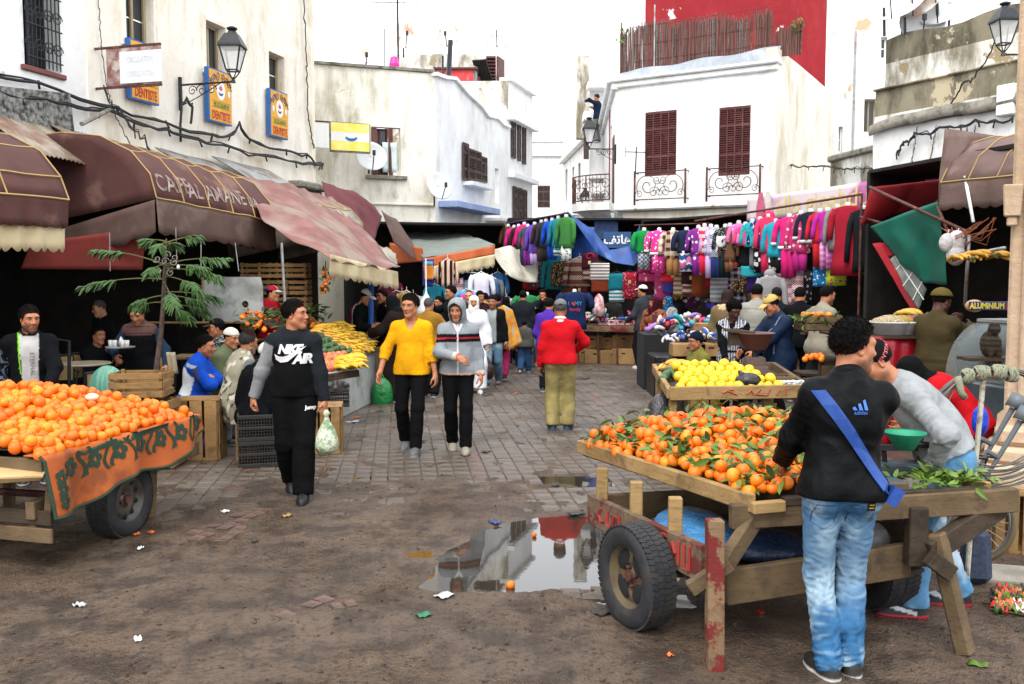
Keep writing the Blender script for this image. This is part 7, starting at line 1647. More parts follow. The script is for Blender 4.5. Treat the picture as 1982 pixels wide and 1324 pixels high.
for a_ in(.25,.58,.92):
 p=c0 .lerp(c1,a_);q=A.lerp(Bf,a_);plank(rc_,(p.x+.03,p.y,p.z),(p.x+.03,p.y+.0,q.z-.04),.055,.075,M_WOODN,name='upright');p=c2 .lerp(c3,a_);plank(rc_,(p.x,p.y,p.z),(p.x,p.y,q.z-.04),.055,.075,M_WOODN,name='upright')
lp_=gr(1383,1298);plank(rc_,(lp_.x,lp_.y,0),(lp_.x-.0,lp_.y+.05,.765),.085,.085,M_WOODR,name='leg')
rp_=gr(1862,1268);plank(rc_,(rp_.x+.02,rp_.y,0),(rp_.x-.10,rp_.y+.12,.62),.085,.085,M_WOOD,name='leg',bev=.012)
plank(rc_,(lp_.x+.06,lp_.y+.08,.52),(A.x+.03,A.y+.06,.72),.06,.1,M_WOOD,name='brace');plank(rc_,(lp_.x-.12,lp_.y+.06,.40),(lp_.x+.08,lp_.y+.05,.54),.05,.08,M_WOOD,name='brace')
plank(rc_,(rp_.x-.15,rp_.y+.1,.52),(D.x+.08,D.y+.02,.73),.07,.12,M_WOODD,name='brace');plank(rc_,(rp_.x-.18,rp_.y+.02,.52),(rp_.x-.06,rp_.y+.03,.43),.07,.09,M_WOODD,name='brace');plank(rc_,(rp_.x-.2,rp_.y+.14,.76),(rp_.x-.2,rp_.y+.14,.44),.08,.1,M_WOODD,name='brace')
wl=gr(1238,1215);wa=(fd+VV(0,-.0,0)).normalized();wl=VV(wl.x-.02,wl.y+.03,.292);wheel(rc_,wl,VV(-.90,-.42,0),.292,.165,M_RIMR,'old');wr_=VV(2.2,5.42,.292);wheel(rc_,wr_,wa,.292,.19,M_RIMR,'old')
b=MB().tube([wl,wr_],.03,8);b.build('axle',M_RUST,rc_)
cr=MB();sdn=(c0-c1).normalized();up_=VV(0,0,1);nn=sdn.cross(up_)
M_REDP=mat('red_brush_paint','#9c2a22',.8)
def brush(a,pts,w=.012):
 P=[c1 .lerp(c0,a)+sdn*x+VV(0,0,y)+VV(-.95,-.3,0)*.0245 for x,y in pts];b=MB()
 b.tube(P,w,4);return b
for a,S in((.16,[[(0,.05),(-.03,0),(0,-.04),(.05,-.03)],[(.1,.05),(.1,-.03),(.14,-.05)],[(.2,.04),(.17,-.03)],[(.28,.06),(.28,-.04)],[(.36,0),(.33,-.05)]]),(.72,[[(0,-.07),(0,.07),(.06,.07)],[(.1,.0),(.13,.05),(.16,0),(.12,-.04)],[(.2,.07),(.2,-.06)],[(.26,.07),(.26,-.06),(.32,-.06),(.32,.07)]])):
 for q in S:brush(a,q,.013).build('painted_stroke',M_REDP,rc_)
def hr(x,y):
 p=VV(x,y,0);v=p-VV(A.x,A.y,0);e1=VV(D.x-A.x,D.y-A.y,0);e2=VV(Bf.x-A.x,Bf.y-A.y,0);dt=e1 .x*e2 .y-e1 .y*e2 .x;a=(v.x*e2 .y-v.y*e2 .x)/dt;c=(e1 .x*v.y-e1 .y*v.x)/dt
 base=A.z*(1-c)+Bf.z*c;return base+.0+.24*max(0,sin(min(max(a*.95,0),1)*PI))**.75*max(0,sin(min(max(c*.86+.07,0),1)*PI))**.75
oc=[(A.x+.03,A.y+.05),(A.x+.62,A.y+.18),(A.x+.62,A.y+.9),(Cf.x-.12,Cf.y-.05),(Bf.x+.03,Bf.y-.05)]
cp=heap_points(oc,hr,.070,.35,-.012);cp+=[(x+gauss(0,.02),y+gauss(0,.02),z+.055)for x,y,z in sample(cp,int(len(cp)*.3))]
cp.sort(key=lambda q:q[1]-1.5*q[2]);print('CLEM',len(cp),'OR',len(pts))
LMs=[leaf_mesh(.095,.034,M_LEAF),leaf_mesh(.08,.03,M_LEAFD),leaf_mesh(.11,.036,mat('bright_leaf','#7d9a3a',.55,'#66862c',8))]
GC='clementines with leaves heaped on the right cart';restc=MB()
for i,(x,y,z)in enumerate(cp):
 sc=uniform(.84,1.2)
 if i<296:
  o=place(TM[i%4],'clementine',(x,y,z+.03),'clementine with its leaves in the heap on the right cart','clementine',GC,sc,(gauss(0,.5),gauss(0,.5),rnd()*6))
  for k_ in range(choice([0,1,1,2])):
   l_=place(LMs[k_%3],'leaf',(0,0,.036),None,None,None,uniform(.7,1.15),(gauss(0,.5),uniform(-.7,.25),rnd()*6),o)
 else:restc.ball((x,y,z+.03),.0365*sc,10,7)
if restc.v:tag(restc.build('clementine_heap',M_OR2,None,smooth=1),'the rest of the clementines at the back of the right cart','clementines',None,'stuff')
heap_core(oc,hr,M_WOODD,rc_,'clementine_bed',.075)  # dark underlayer whose colour stands for shade between the clementines
lv=MB()
def scatter_leaves(b,n,fn,ms=(.095,.034)):
 for _ in range(n):
  p=fn();M=Matrix.Rotation(rnd()*6.3,3,'Z')@Matrix.Rotation(gauss(-.25,.4),3,'Y')@Matrix.Rotation(gauss(0,.6),3,'X');L=ms[0]*uniform(.7,1.25);W=ms[1]
  q=[VV(0,0,0),VV(L*.35,-W/2,.006),VV(L*.4,0,-.003),VV(L*.35,W/2,.006),VV(L*.75,-W*.3,-.004),VV(L*.78,0,-.01),VV(L*.75,W*.3,-.004),VV(L,0,-.02)]
  b.add([p+M@x for x in q],[(0,1,2),(0,2,3),(1,4,5,2),(2,5,6,3),(4,7,5),(5,7,6)])
edge=lambda:(lambda a,c:(lambda p:VV(p[0],p[1],hr(p[0],p[1])+uniform(.02,.07)))((A.x+.02+(Bf.x-A.x)*a+c,A.y+.1+(Bf.y-A.y-.12)*a)))(rnd(),abs(gauss(0,.1))+.02)
anyw=lambda:(lambda q:VV(q[0],q[1],q[2]+uniform(.04,.09)))(choice(cp));farw=lambda:(lambda q:VV(q[0]+gauss(0,.05),q[1]+gauss(0,.05),q[2]+uniform(.05,.12)))(choice([q for q in cp if q[1]>5.9 or q[0]>1.5]))
scatter_leaves(lv,150,edge);scatter_leaves(lv,110,farw)
o=lv.build('loose_leaves',M_LEAF,None,smooth=1,);tag(o,'loose citrus leaves spread over the clementines','leaves',None,'stuff')
lv=MB();scatter_leaves(lv,110,edge);scatter_leaves(lv,130,anyw);tag(lv.build('loose_dark_leaves',M_LEAFD,None,smooth=1),'darker loose citrus leaves spread over the clementines','leaves',None,'stuff')
lb2=MB();cq=VV(D.x-.19,D.y+.07,D.z+.03);scatter_leaves(lb2,120,lambda:cq+VV(gauss(-.02,.12),gauss(0,.06),abs(gauss(0,.028))),(.085,.032));tag(lb2 .build('leaf_pile',mat('yellow_green_leaf','#6a852c',.5,'#4a681e',9,var=.25),None,smooth=1),'pile of plucked green leaves on the right corner of the cart','leaves',None,'stuff')
npp=MB();npp.grid(lambda a,c:at(1720+a*75,925+22*c,5.14-.02*c)+VV(0,.16*(1-c),.03*noise3(NA([[a*3.1,c*3.3,.5]]))[0]),10,6);tag(npp.build('newspaper',mat('newsprint','#c4c0b4',.85,'#8e8a80',30,var=.3),smooth=1,solid=.003),'crumpled newspaper beside the leaves on the right cart','newspaper')
sc_=thing('weighing_scale','blue and rust market scale with a board on its pan at the cart corner','scale',at(1745,905,4.95));b0=at(1745,915,5.3)
b=MB().box(b0+VV(0,0,.03),(.36,.16,.07));b.build('base',mat('blue_scale_paint','#2a4258',.6,'#3a4a50',8,dirt='#4a3c30',ds=9,d0=.45),sc_,bevel=.01);b=MB();[b.tube([b0+VV(x,0,.06),b0+VV(x*1.1,0,.15)],.015,6)for x in(-.1,.1)];b.box(b0+VV(0,0,.15),(.3,.05,.03));b.build('beam',M_IRON,sc_)
b=MB().lathe([(.13,0),(.14,.02),(.13,.03)],18,b0+VV(.08,0,.17));b.build('pan',M_IRON,sc_);b=MB();[b.box(b0+VV(.08+gauss(0,.01),gauss(0,.01),.205+i*.012),(.24-.02*i,.14,.011),Matrix.Rotation(gauss(.1,.15),3,'Z'))for i in range(4)];b.build('board_stack',M_WOOD,sc_)
b=MB().box(at(1690,945,4.88)+VV(.04,.05,.0),(.3,.14,.06),rotZ(10));tag(b.build('wooden_block',woodm('blue_wood','#4a4a44','#5a4a3c',None,paint='#38505c'),bevel=.006),'weathered wooden block on the cart behind the newspaper','block')
b=MB().lathe([(.05,-.09),(.09,-.02),(.11,.0),(.112,.006),(.1,.0),(.045,-.085)],20,at(1752,838,5.0));tag(b.build('plastic_bowl',mat('green_plastic','#1a8a66',.35),smooth=1),'green plastic bowl beside the grey sweatshirt sleeve','bowl')
bag=MB();bag.ball(VV(1.10,5.45,.46),(.24,.45,.09),18,12);o=bag.build('blue_bag',mat('blue_plastic_sheet','#4a86b8',.4,'#3a74a6',5,bump=1.0,bs=9,bd=.05),smooth=1);tag(o,'light blue plastic sack lying inside the cart above the rail','bag')
b=MB().ball(VV(1.95,5.15,.50),(.2,.17,.12),18,12);tag(b.build('clear_bag',mat('grey_plastic_film','#6e6e6a',.25,'#8a8a86',6,bump=1.0,bs=8,bd=.05),smooth=1),'crumpled clear plastic bag under the front beam','bag')
b=MB().ball(VV(1.45,5.2,.44),(.28,.24,.08),16,10);tag(b.build('tarpaulin',mat('dark_blue_sheet','#1c2c44',.5,bump=1.0,bs=8,bd=.04),smooth=1),'dark blue tarpaulin stuffed under the cart tray','tarpaulin')
mc=thing('market_cart','wooden cart with yellow apples, bananas and a funnel scale in the middle distance','cart',(2.1,9.6,0));q0,q1=at(1296,762,8.7),at(1570,752,8.9);q2=at(1266,714,10.9);q3=q2+(q1-q0)*1.05;TZm=q0 .z
q1 .z=q0 .z;q2 .z=q0 .z+.02;q3 .z=q2 .z
plank(mc,q0,q1,.05,.13,M_WOODN,name='tray_board');plank(mc,q0,q2,.05,.10,M_WOODN,name='tray_board');plank(mc,q2,q3,.05,.1,M_WOOD,name='tray_board');plank(mc,q1,q3,.05,.1,M_WOOD,name='tray_board')
for i in range(8):a=(i+.5)/8;plank(mc,q0 .lerp(q1,a)+VV(0,.03,-.05),q2 .lerp(q3,a)-VV(0,.03,.05),.17,.02,M_WOODD,name='floor_plank')
for p in(q0+VV(.04,.06,0),q1+VV(-.1,.06,0),q2+VV(.05,-.05,0),q3+VV(-.05,-.05,0),q0 .lerp(q2,.35)+VV(.12,0,0),q0 .lerp(q1,.72)+VV(0,.2,0)):plank(mc,(p.x,p.y,0),(p.x,p.y,TZm-.06),.07,.07,M_WOODN,name='leg')
plank(mc,(q0 .x+.3,q0 .y+.12,.42),(q1 .x-.1,q1 .y+.1,.45),.04,.26,M_WOOD,name='shelf_board');plank(mc,(q0 .x+.2,q0 .y+.7,.3),(q1 .x,q1 .y+.7,.3),.9,.03,M_WOODD,name='shelf_board')
M_REDF=mat('faded_red_paint_stroke','#a8503e',.85)
for S in([(.95,.03),(.9,-.02),(1.02,-.03),(1.05,.03)],[(.8,-.02),(.85,.02),(.88,-.02)],[(1.15,.02),(1.12,-.03)],[(1.22,.03),(1.22,-.03)],[(.55,0),(.6,.02),(.7,-.02)],[(.62,.03),(.66,.03)]):
 d_=(q1-q0).normalized();b=MB().tube([q0+d_*(1.7-x if False else x*.95)+VV(0,-.027,y)for x,y in S],.011,4);b.build('painted_stroke',M_REDF,mc)
YM=[fruit_mesh('yellow_apple',.052,M_LEM,.94,s+20,14,9,.16)for s in range(3)]
GY='yellow apples on the middle cart';u_=(q1-q0).normalized();v_=(q2-q0).normalized();n_=0
for r_ in range(5):
 for c_ in range(11-r_):
  for lay in range(2 if r_ in(1,2)else 1):
   p=q0+u_*(.12+c_*.098+(r_%2)*.045+gauss(0,.008))+v_*(.10+r_*.105)+VV(0,0,.05+r_*.042+lay*.0+gauss(0,.008))
   place(YM[n_%3],'yellow_apple',p,'yellow apple in the heap at the front of the middle cart','apple',GY,uniform(.92,1.1),(gauss(0,.7),gauss(0,.7),rnd()*6));n_+=1
bn0=MB();N_=9
def ban_mesh(m,L=.19,r_=.018,bend=1.1):
 b=MB();P=[];rr=[]
 for i in range(10):a=-bend/2+bend*i/9;Rb=L/bend;P.append((Rb*sin(a),0,Rb*(cos(a)-cos(bend/2))));t=i/9;rr.append(r_*(.35 if i==0 else .8 if i==1 else .28 if i==9 else .75 if i==8 else 1.0))
 b.tube(P,rr,7);return b.mesh('banana',m,smooth=1)
BM=[ban_mesh(M_BAN),ban_mesh(M_BAN2)]
def banana_bunch(p,rz,label,group,m=0,n=6,sc=1.0,tilt=0.0):
 t=thing('banana_bunch',label,'bananas',p,group);t.rotation_euler=(tilt,0,rz);t.scale=(sc,)*3
 for i in range(n):
  o=link('banana',BM[m],t);o.location=(0.01*abs(i-n/2),(i-(n-1)/2)*.034,.012*sin(i*2.1)+.01);o.rotation_euler=(gauss(0,.12)+(i-n/2)*.06,gauss(0,.08),(i-(n-1)/2)*.06)
 b=MB().tube([(-.1,0,.0),(-.125,0,.03)],[.022,.014],6);o=b.build('stalk',M_STEM);o.parent=t;return t
GB2='ripe banana bunches on the middle cart'
for u,v,Y,rz,lab in((1305,700,10.6,.4,'ripe banana bunch at the left back corner of the middle cart'),(1292,710,10.2,1.0,'ripe banana bunch lying on the left edge of the middle cart'),(1345,708,10.5,2.2,'ripe banana bunch in front of the seated man'),(1362,706,10.2,.8,'ripe banana bunch right of the seated man'),(1388,705,10.0,1.4,'large curved banana bunch right of the avocados'),(1378,712,10.1,.2,'spotted banana bunch behind the yellow apples')):
 banana_bunch(at(u,v+8,Y),rz,lab,GB2,1,6,1.25)
AVM=[]
for m in(M_AVO,M_AVOD):
 b=MB().lathe([(.001,-.055),(.022,-.05),(.036,-.03),(.038,-.005),(.03,.025),(.019,.05),(.009,.06),(.001,.062)],12,cap=0);AVM.append(b.mesh('avocado',m,smooth=1))
for u,v,Y in((1288,728,9.9),(1300,722,10),(1312,716,10.1),(1330,712,10.2),(1345,718,10),(1352,722,9.9),(1368,720,9.9),(1382,722,9.8),(1392,726,9.7),(1400,728,9.6),(1284,735,9.6),(1320,720,9.9)):
 place(AVM[0],'avocado',at(u,v,Y),'green avocado behind the yellow apples on the middle cart','avocado','avocados on the middle cart',1.5)
fs_=thing('weighing_scale','rusty scale with a reddish brown funnel pan on the middle cart','scale',at(1462,720,9.6));c=at(1460,722,9.6)
b=MB().box(c+VV(0,0,.03),(.30,.22,.10),None,.8);b.box(c+VV(0,0,.12),(.22,.15,.10),None,.9);b.build('base',mat('scale_iron','#4a3a34',.7,'#5a463c',9,bump=.4),fs_,bevel=.012);b=MB().tube([c+VV(0,0,.16),c+VV(0,0,.26)],.03,8);b.build('column',M_IRON,fs_)
b=MB().lathe([(.10,.24),(.12,.26),(.19,.41),(.21,.42),(.205,.425),(.18,.41),(.09,.26)],24,c);b.build('funnel_pan',mat('red_brown_pan','#5a342e',.5,'#4e2c28',5),fs_,smooth=1);b=MB().box(c+VV(-.17,-.02,.44),(.3,.16,.03),rotY(6));b.box(c+VV(-.2,.02,.36),(.14,.1,.14));b.build('counterweight_tray',M_WOODD,fs_)
tb_=thing('wooden_box','low grey wooden box under the funnel scale','box',at(1462,735,9.4));bq=at(1465,740,9.4)
for dy in(-.14,.14):plank(tb_,bq+VV(-.35,dy,.02),bq+VV(.35,dy,.02),.02,.11,M_WOOD,name='side')
for dx in(-.35,.35):plank(tb_,bq+VV(dx,-.14,.02),bq+VV(dx,.14,.02),.02,.11,M_WOOD,name='end')
b=MB().ball(at(1448,738,8.95)+VV(0,0,.01),(.13,.1,.075),14,10);b.tube([at(1440,730,8.95),at(1430,718,8.95)],[.05,.015],6);tag(b.build('plastic_bag',mat('black_bag_film','#241f20',.3,bump=1,bs=14,bd=.03),smooth=1),'black plastic bag at the front of the middle cart','bag')
for i in range(26):
 b=MB();p=at(1490+rnd()*60,738+rnd()*8,9.0);b.grid(lambda a,c_:p+VV(a*.09,c_*.07,.015*sin(a*7+c_*5+i)),3,3);tag(b.build('paper_scrap',M_WHT),'torn scrap of white paper on the right end of the middle cart','paper','paper scraps on the middle cart')
b=MB().ball(at(1277,800,9.2)+VV(0,0,-.22),(.17,.17,.42),16,12);tag(b.build('plastic_bin',mat('grey_bag_film','#3c3a3c',.4,bump=1,bs=7,bd=.05),smooth=1),'dark plastic bag tied round a bin at the left leg of the middle cart','bag')
def crate(label,c,w,d,h,rz=0,m=M_CRATE,slats=3,group=None,bottom=1,standing=0,label_cat='crate'):
 t=thing('wooden_crate',label,label_cat,c,group);
 Rm=rotZ(rz);c=Vector(c)
 def bx(name,x,y,z,sx,sy,sz):b=MB().box(c+Rm@VV(x,y,z),(sx,sy,sz),Rm);return b.build(name,m,t,bevel=.003)
 for sx in(-1,1):
  for sy in(-1,1):bx('corner_post',sx*(w/2-.02),sy*(d/2-.02),h/2,.035,.035,h)
 if not standing:
  for i in range(slats):
   z=h*(i+.5)/slats;sh_=h/slats-.028
   for sy in(-1,1):bx('slat',gauss(0,.002),sy*(d/2+.006),z+gauss(0,.003),w,.012,sh_)
   for sx in(-1,1):bx('slat',sx*(w/2+.006),0,z+gauss(0,.003),.012,d-.002,sh_)
  if bottom:bx('base_board',0,0,.012,w-.02,d-.02,.012)
 else:
  n=max(3,int(w/.12))
  for i in range(n):
   x=-w/2+w*(i+.5)/n
   bx('slat',x,-d/2-.006,h/2,w/n-.025,.012,h);bx('slat',x,d/2+.006,h/2,w/n-.025,.012,h)
  for sx in(-1,1):
   for i in range(3):bx('slat',sx*(w/2+.006),-d/2+d*(i+.5)/3,h/2,.012,d/3-.03,h)
  bx('top_board',0,0,h+.006,w+.02,d+.02,.012);bx('base_board',0,0,.012,w,d,.02)
 return t
g1=gr(275,872);g1=VV(at(275,760,9.5).x,9.5,0)
z_t=zat(712,9.5)
crate('wooden crate on top of the pile behind the orange heap',(g1 .x,9.5,z_t-.30),.52,.40,.27,6,slats=3);crate('wooden crate at the bottom of the pile behind the orange heap',(g1 .x+.08,9.45,z_t-.56),.50,.40,.25,-4,slats=2);crate('wooden crate at the foot of the pile beside the tree',(g1 .x+.1,9.5,.0),.54,.42,z_t-.57,2,slats=2)
g2=gr(378,892);crate('upright slatted crate used as a stool by the man in the blue and white jacket',(g2 .x,g2 .y+.2,0),.46,.36,zat(772,g2 .y+.2),4,standing=1)
b=MB().ball((g2 .x+.05,g2 .y+.2,.16),(.12,.14,.16),12,8);tag(b.build('purple_bag',mat('purple_film','#3a2a7a',.4,bump=1,bs=10,bd=.04),smooth=1),'purple plastic bag inside the slatted crate','bag')
crate('narrow wooden crate standing beside the black plastic crates',(gr(447,900).x+.1,9.9,0),.24,.3,.55,8,standing=1)
g3=gr(622,880);crate('pale wooden crate standing at the end of the fruit stand',(g3 .x,g3 .y+.25,0),.36,.42,.52,8,standing=1)
crate('small wooden crate standing against the stone pillar',(3.62,6.55,0),.26,.2,.42,-20,standing=1)
for i in range(4):
 for j in range(3):crate('wooden crate, column %s, row %s up, in the stack behind the red hooded man'%(('one','two','three')[j],('one','two','three','four')[i]),(at(500+j*34,600,14.2).x,14.2+rnd()*.1,1.15+i*.26),.46,.36,.24,gauss(0,3),M_CRATE,3,'wooden crates stacked behind the fruit stand')
crate('wooden crate full of leafy oranges beside the man in the beige shirt',(at(1583,640,11.5).x,11.5,zat(640,11.5)),.46,.36,.2,5,M_WOOD,2)
def plastic_crate(label,c,w,d,h,rz):
 t=thing('plastic_crate',label,'crate',c,'black plastic crates used as a seat');c=Vector(c);Rm=rotZ(rz)
 def bx(b,x,y,z,sx,sy,sz):b.box(c+Rm@VV(x,y,z),(sx,sy,sz),Rm)
 b=MB()
 for z,hh in((.02,.04),(h/2,.03),(h-.02,.04)):
  for sy in(-1,1):bx(b,0,sy*d/2,z,w+.02,.022,hh)
  for sx in(-1,1):bx(b,sx*w/2,0,z,.022,d-.025,hh)
 bx(b,0,0,.01,w-.03,d-.03,.012);b.build('rim',M_PLAST,t,bevel=.003)
 for nm,sy in(('lattice',-1),('lattice',1)):
  b=MB();[bx(b,-w/2+w*i/14,sy*d/2,h/2,.009,.012,h-.02)for i in range(15)];[bx(b,0,sy*d/2,h*j/8,w,.008,.007)for j in range(1,8)];b.build(nm,M_PLAST,t)
 for sx in(-1,1):
  b=MB();[bx(b,sx*w/2,-d/2+d*i/10,h/2,.012,.009,h-.02)for i in range(11)];[bx(b,sx*w/2,0,h*j/8,.008,d,.007)for j in range(1,8)];b.build('lattice',M_PLAST,t)
g4=gr(490,905)
for i in range(2):plastic_crate('black plastic crate, %s of the two stacked under the cloaked man'%('lower','upper')[i],(g4 .x,g4 .y+.22,i*.275),.40,.42,.27,16)
plastic_crate('black plastic crate of dark avocados at the end of the fruit stand',(at(640,770,10.9).x,10.9,zat(785,10.9)),.42,.3,.22,10)
for i in range(16):place(AVM[1],'avocado',(at(640,770,10.9).x+uniform(-.16,.16),10.9+uniform(-.1,.1),zat(785,10.9)+.2+uniform(0,.06)),'dark ripe avocado in the black crate','avocado','dark avocados in the black crate',1.3)
st=thing('fruit_stand','white panelled fruit stand under the pink tarp','stall',(-2.6,13.4,0));s0,s1=VV(-2.41,12.4,0),VV(-2.155,14.37,0);sv=(s1-s0).normalized();sw=VV(-sv.y,sv.x,0)
b=MB();b.prism([(0,0),(2.0,0),(2.0,1.6),(0,1.6)],s0,sv,sw,(0,0,.78));b.build('counter',mat('scuffed_white_panel','#b8bab8',.55,'#a2a4a2',3,dirt='#7a756a',ds=2.2,d0=.52),st,fixn=1,bevel=.008)
for i in range(5):plank(st,s0+sw*(.1+i*.34)+sv*0+VV(0,0,.80+i*.06),s1+sw*(.1+i*.34)+VV(0,0,.80+i*.06),.32,.03,M_WOOD,name='shelf_board')
sh0=at(598,738,11.5);plank(st,at(560,742,11.3),at(694,722,11.9),.05,.09,M_WOODD,name='shelf_board');
b=MB().grid(lambda a,c:at(560+132*a,736-18*a,11.35+.55*a)+VV(0,.75*c,.02+.10*c),6,4);b.build('tray',M_WHT,st,solid=.02)
plank(st,at(700,705,14.3),at(735,700,15.3),.06,.5,M_WOOD,name='end_board')
AM=[fruit_mesh('apple',.045,M_APP,.92,s+40,12,8,.15)for s in range(3)]
n_=0
for r_ in range(6):
 for c_ in range(9):
  p=at(565+132*(c_/14+r_*.012),734-18*c_/14,11.4+.3*c_/9)+VV(gauss(0,.01),.05+r_*.1,.06+r_*.03);place(AM[n_%3],'apple',p,'pink and yellow apple on the low white tray of the fruit stand','apple','apples on the low tray',uniform(.95,1.12));n_+=1
GB='yellow banana bunches on the fruit stand'
for i in range(9):banana_bunch(at(660+(i%3)*13,715-(i//3)*8-(i%3)*2,11.8+.12*(i//3)),uniform(-.5,.6),'banana bunch at the right end of the low tray','bananas on the low tray',0,6,1.25)
for r_ in range(5):
 for c_ in range(8):
  a=.42+c_*.083+gauss(0,.01);p=s0 .lerp(s1,a)+sw*(.05+r_*.12)+VV(0,0,.86+r_*.075);banana_bunch(p,atan2(sv.y,sv.x)+uniform(-.9,.9)-1.5,'yellow banana bunch in the big heap on the fruit stand',GB,c_%4==0,5,1.15,gauss(.5,.35))
for r_ in range(5):
 for c_ in range(10):
  p=s0 .lerp(s1,.0+c_*.042)+sw*(.04+r_*.1)+VV(0,0,.87+r_*.055);place(AVM[0],'avocado',p,'green avocado in the row below the bananas','avocado','avocados on the fruit stand',1.45)
GT='tangerines at the back of the fruit stand'
for r_ in range(6):
 for c_ in range(22):
  if rnd()<.2:continue
  a=-.05+c_*.05;p=s0 .lerp(s1,a)+sw*(.75+r_*.11)+VV(gauss(0,.015),gauss(0,.015),1.13+r_*.055+.05*sin(a*9));o=place(TM[c_%4],'tangerine',p,'tangerine with leaves at the back of the fruit stand','tangerine',GT,uniform(.9,1.1))
lv=MB();scatter_leaves(lv,260,lambda:s0 .lerp(s1,uniform(-.08,1.05))+sw*uniform(.7,1.4)+VV(0,0,1.25+uniform(0,.25)),(.13,.045));tag(lv.build('tangerine_leaves',M_LEAFD,None,smooth=1),'leaves among the tangerines on the fruit stand','leaves',None,'stuff')
hs=thing('hanging_tangerines','string of leafy tangerines hanging in the dark of the fruit stand','tangerines',at(630,510,13.2));b=MB().tube([at(630,505,13.2),at(630,568,13.2)],.008,5);b.build('string',M_STEM,hs)
for i in range(9):o=link('tangerine',TM[i%4],hs);o.location=at(630+gauss(0,5),522+i*5.5,13.2+gauss(0,.04))-hs.location;o.scale=(.95,)*3
for i in range(22):o=link('leaf',LMs[1],hs);o.location=at(630+gauss(0,4),520+rnd()*50,13.2+gauss(0,.05))-hs.location;o.rotation_euler=rnd_rot();o.scale=(1.2,)*3
b=MB().box(at(562,640,12.8),(.7,.5,.04),rotY(24));tag(b.build('board',M_WOODD),'tilted dark board beside the tangerines','board')
b=MB().ball(at(740,765,14.1),(.17,.1,.28),12,10);b.tube([at(733,735,14.1),at(738,722,14.1),at(746,735,14.1)],.012,5);tag(b.build('shopping_bag',mat('green_bag_film','#1a7a3a',.35,'#0f6a30',5,bump=1,bs=9,bd=.04),smooth=1),'shiny green shopping bag by the corner of the fruit stand','bag')
wbd=thing('white_board','whitish board with a round hole leaning in the cafe','board',at(455,580,13.2));y_=13.2
bx0,bx1=at(395,600,y_),at(510,600,y_);zt_,zb_=zat(536,y_),zat(624,y_);cx,cz=at(475,589,y_).x,zat(589,y_)
ring=[(cx+.05*cos(i*PI/12),cz+.05*sin(i*PI/12))for i in range(24)];outer=[]
for i in range(24):
 a=i*PI/12;dx,dz=cos(a),sin(a);k_=min((((bx1 .x-cx)if dx>0 else(bx0 .x-cx))/dx)if abs(dx)>1e-6 else 9,(((zt_-cz)if dz>0 else(zb_-cz))/dz)if abs(dz)>1e-6 else 9);outer.append((cx+dx*k_,cz+dz*k_))
b=MB();b.add([(x,y_,z)for x,z in ring+outer],[(i,(i+1)%24,24+(i+1)%24,24+i)for i in range(24)]);b.build('panel',mat('dusty_white_panel','#a8aaa6',.7,'#8e918e',3,dirt='#6e6e68',ds=2.0),wbd,solid=.03)
for p,q in(((bx0 .x,zt_),(bx0 .x,zb_)),((bx0 .x-.9,zb_),(bx1 .x,zb_))):plank(wbd,(p[0],y_-.03,p[1]),(q[0],y_-.03,q[1]),.03,.03,M_WOODN,name='frame')
rt_=thing('cafe_table','round cafe table with a pale marble top','table',at(165,720,11.2));tc=at(163,706,11.2);b=MB().lathe([(.005,0),(.30,0),(.31,.012),(.30,.025),(.005,.025)],28,tc);b.build('table_top',mat('pale_marble','#b0a48c',.4,'#9a8c74',9),rt_);b=MB().tube([tc,(tc.x,tc.y,.03)],.025,8);b.lathe([(.2,0),(.18,.03),(.03,.05)],16,(tc.x,tc.y,0));b.build('pedestal',M_IRON,rt_)
def chair(label,c,rz):
 t=thing('cafe_chair',label,'chair',c,'cafe chairs');c=Vector(c);Rm=rotZ(rz);q=lambda x,y,z:c+Rm@VV(x,y,z)
 for sx in(-1,1):
  for sy in(-1,1):b=MB().tube([q(sx*.19,sy*.18,0),q(sx*.17,sy*.17,.44)],.012,6);b.build('leg',M_IRON,t)
 b=MB().box(q(0,0,.45),(.38,.38,.03),Rm);b.build('seat',mat('tan_seat','#8a7040',.6),t,bevel=.01);b=MB().grid(lambda a,c_:q(-.18+.36*a,.19+.03*sin(a*PI),.55+.32*c_),6,3);b.build('backrest',mat('tan_back','#9a7c48',.6),t,solid=.015)
 b=MB();[b.tube([q(sx*.18,.18,.44),q(sx*.19,.2,.88)],.012,6)for sx in(-1,1)];b.tube([q(-.19,.2,.88),q(0,.23,.9),q(.19,.2,.88)],.012,6);[b.tube([q(sx*.2,.18,.68),q(sx*.24,0,.68),q(sx*.2,-.16,.66),q(sx*.18,-.17,.44)],.011,6)for sx in(-1,1)];b.build('frame',M_IRON,t)
for u,v,Y,rz,lab in((118,800,12.3,30,'tan backed cafe chair behind the seller at the left'),(150,790,12.6,10,'tan backed cafe chair behind the round table'),(200,790,10.6,-150,'iron armchair in front of the round table beside the green sack'),(415,800,11.6,-60,'tan backed chair between the tree and the seated men'),(312,800,12.2,20,'cafe chair behind the waiter')):
 p=at(u,v,Y);chair(lab,(p.x,p.y,0),rz)
b=MB().tube([at(134,838,10.4),at(134,660,10.4),at(88,655,10.4)],.02,6);tag(b.build('railing',M_IRON),'black iron rail beside the seller at the left','railing')
b=MB().ball(at(208,735,10.1)+VV(0,0,-.1),(.2,.17,.26),14,10);tag(b.build('woven_sack',mat('green_woven_sack','#3f8a78',.6,'#7aa890',5,stretch=(6,1,1),bump=.6,bs=30),smooth=1),'green and white woven sack beside the crates','sack')
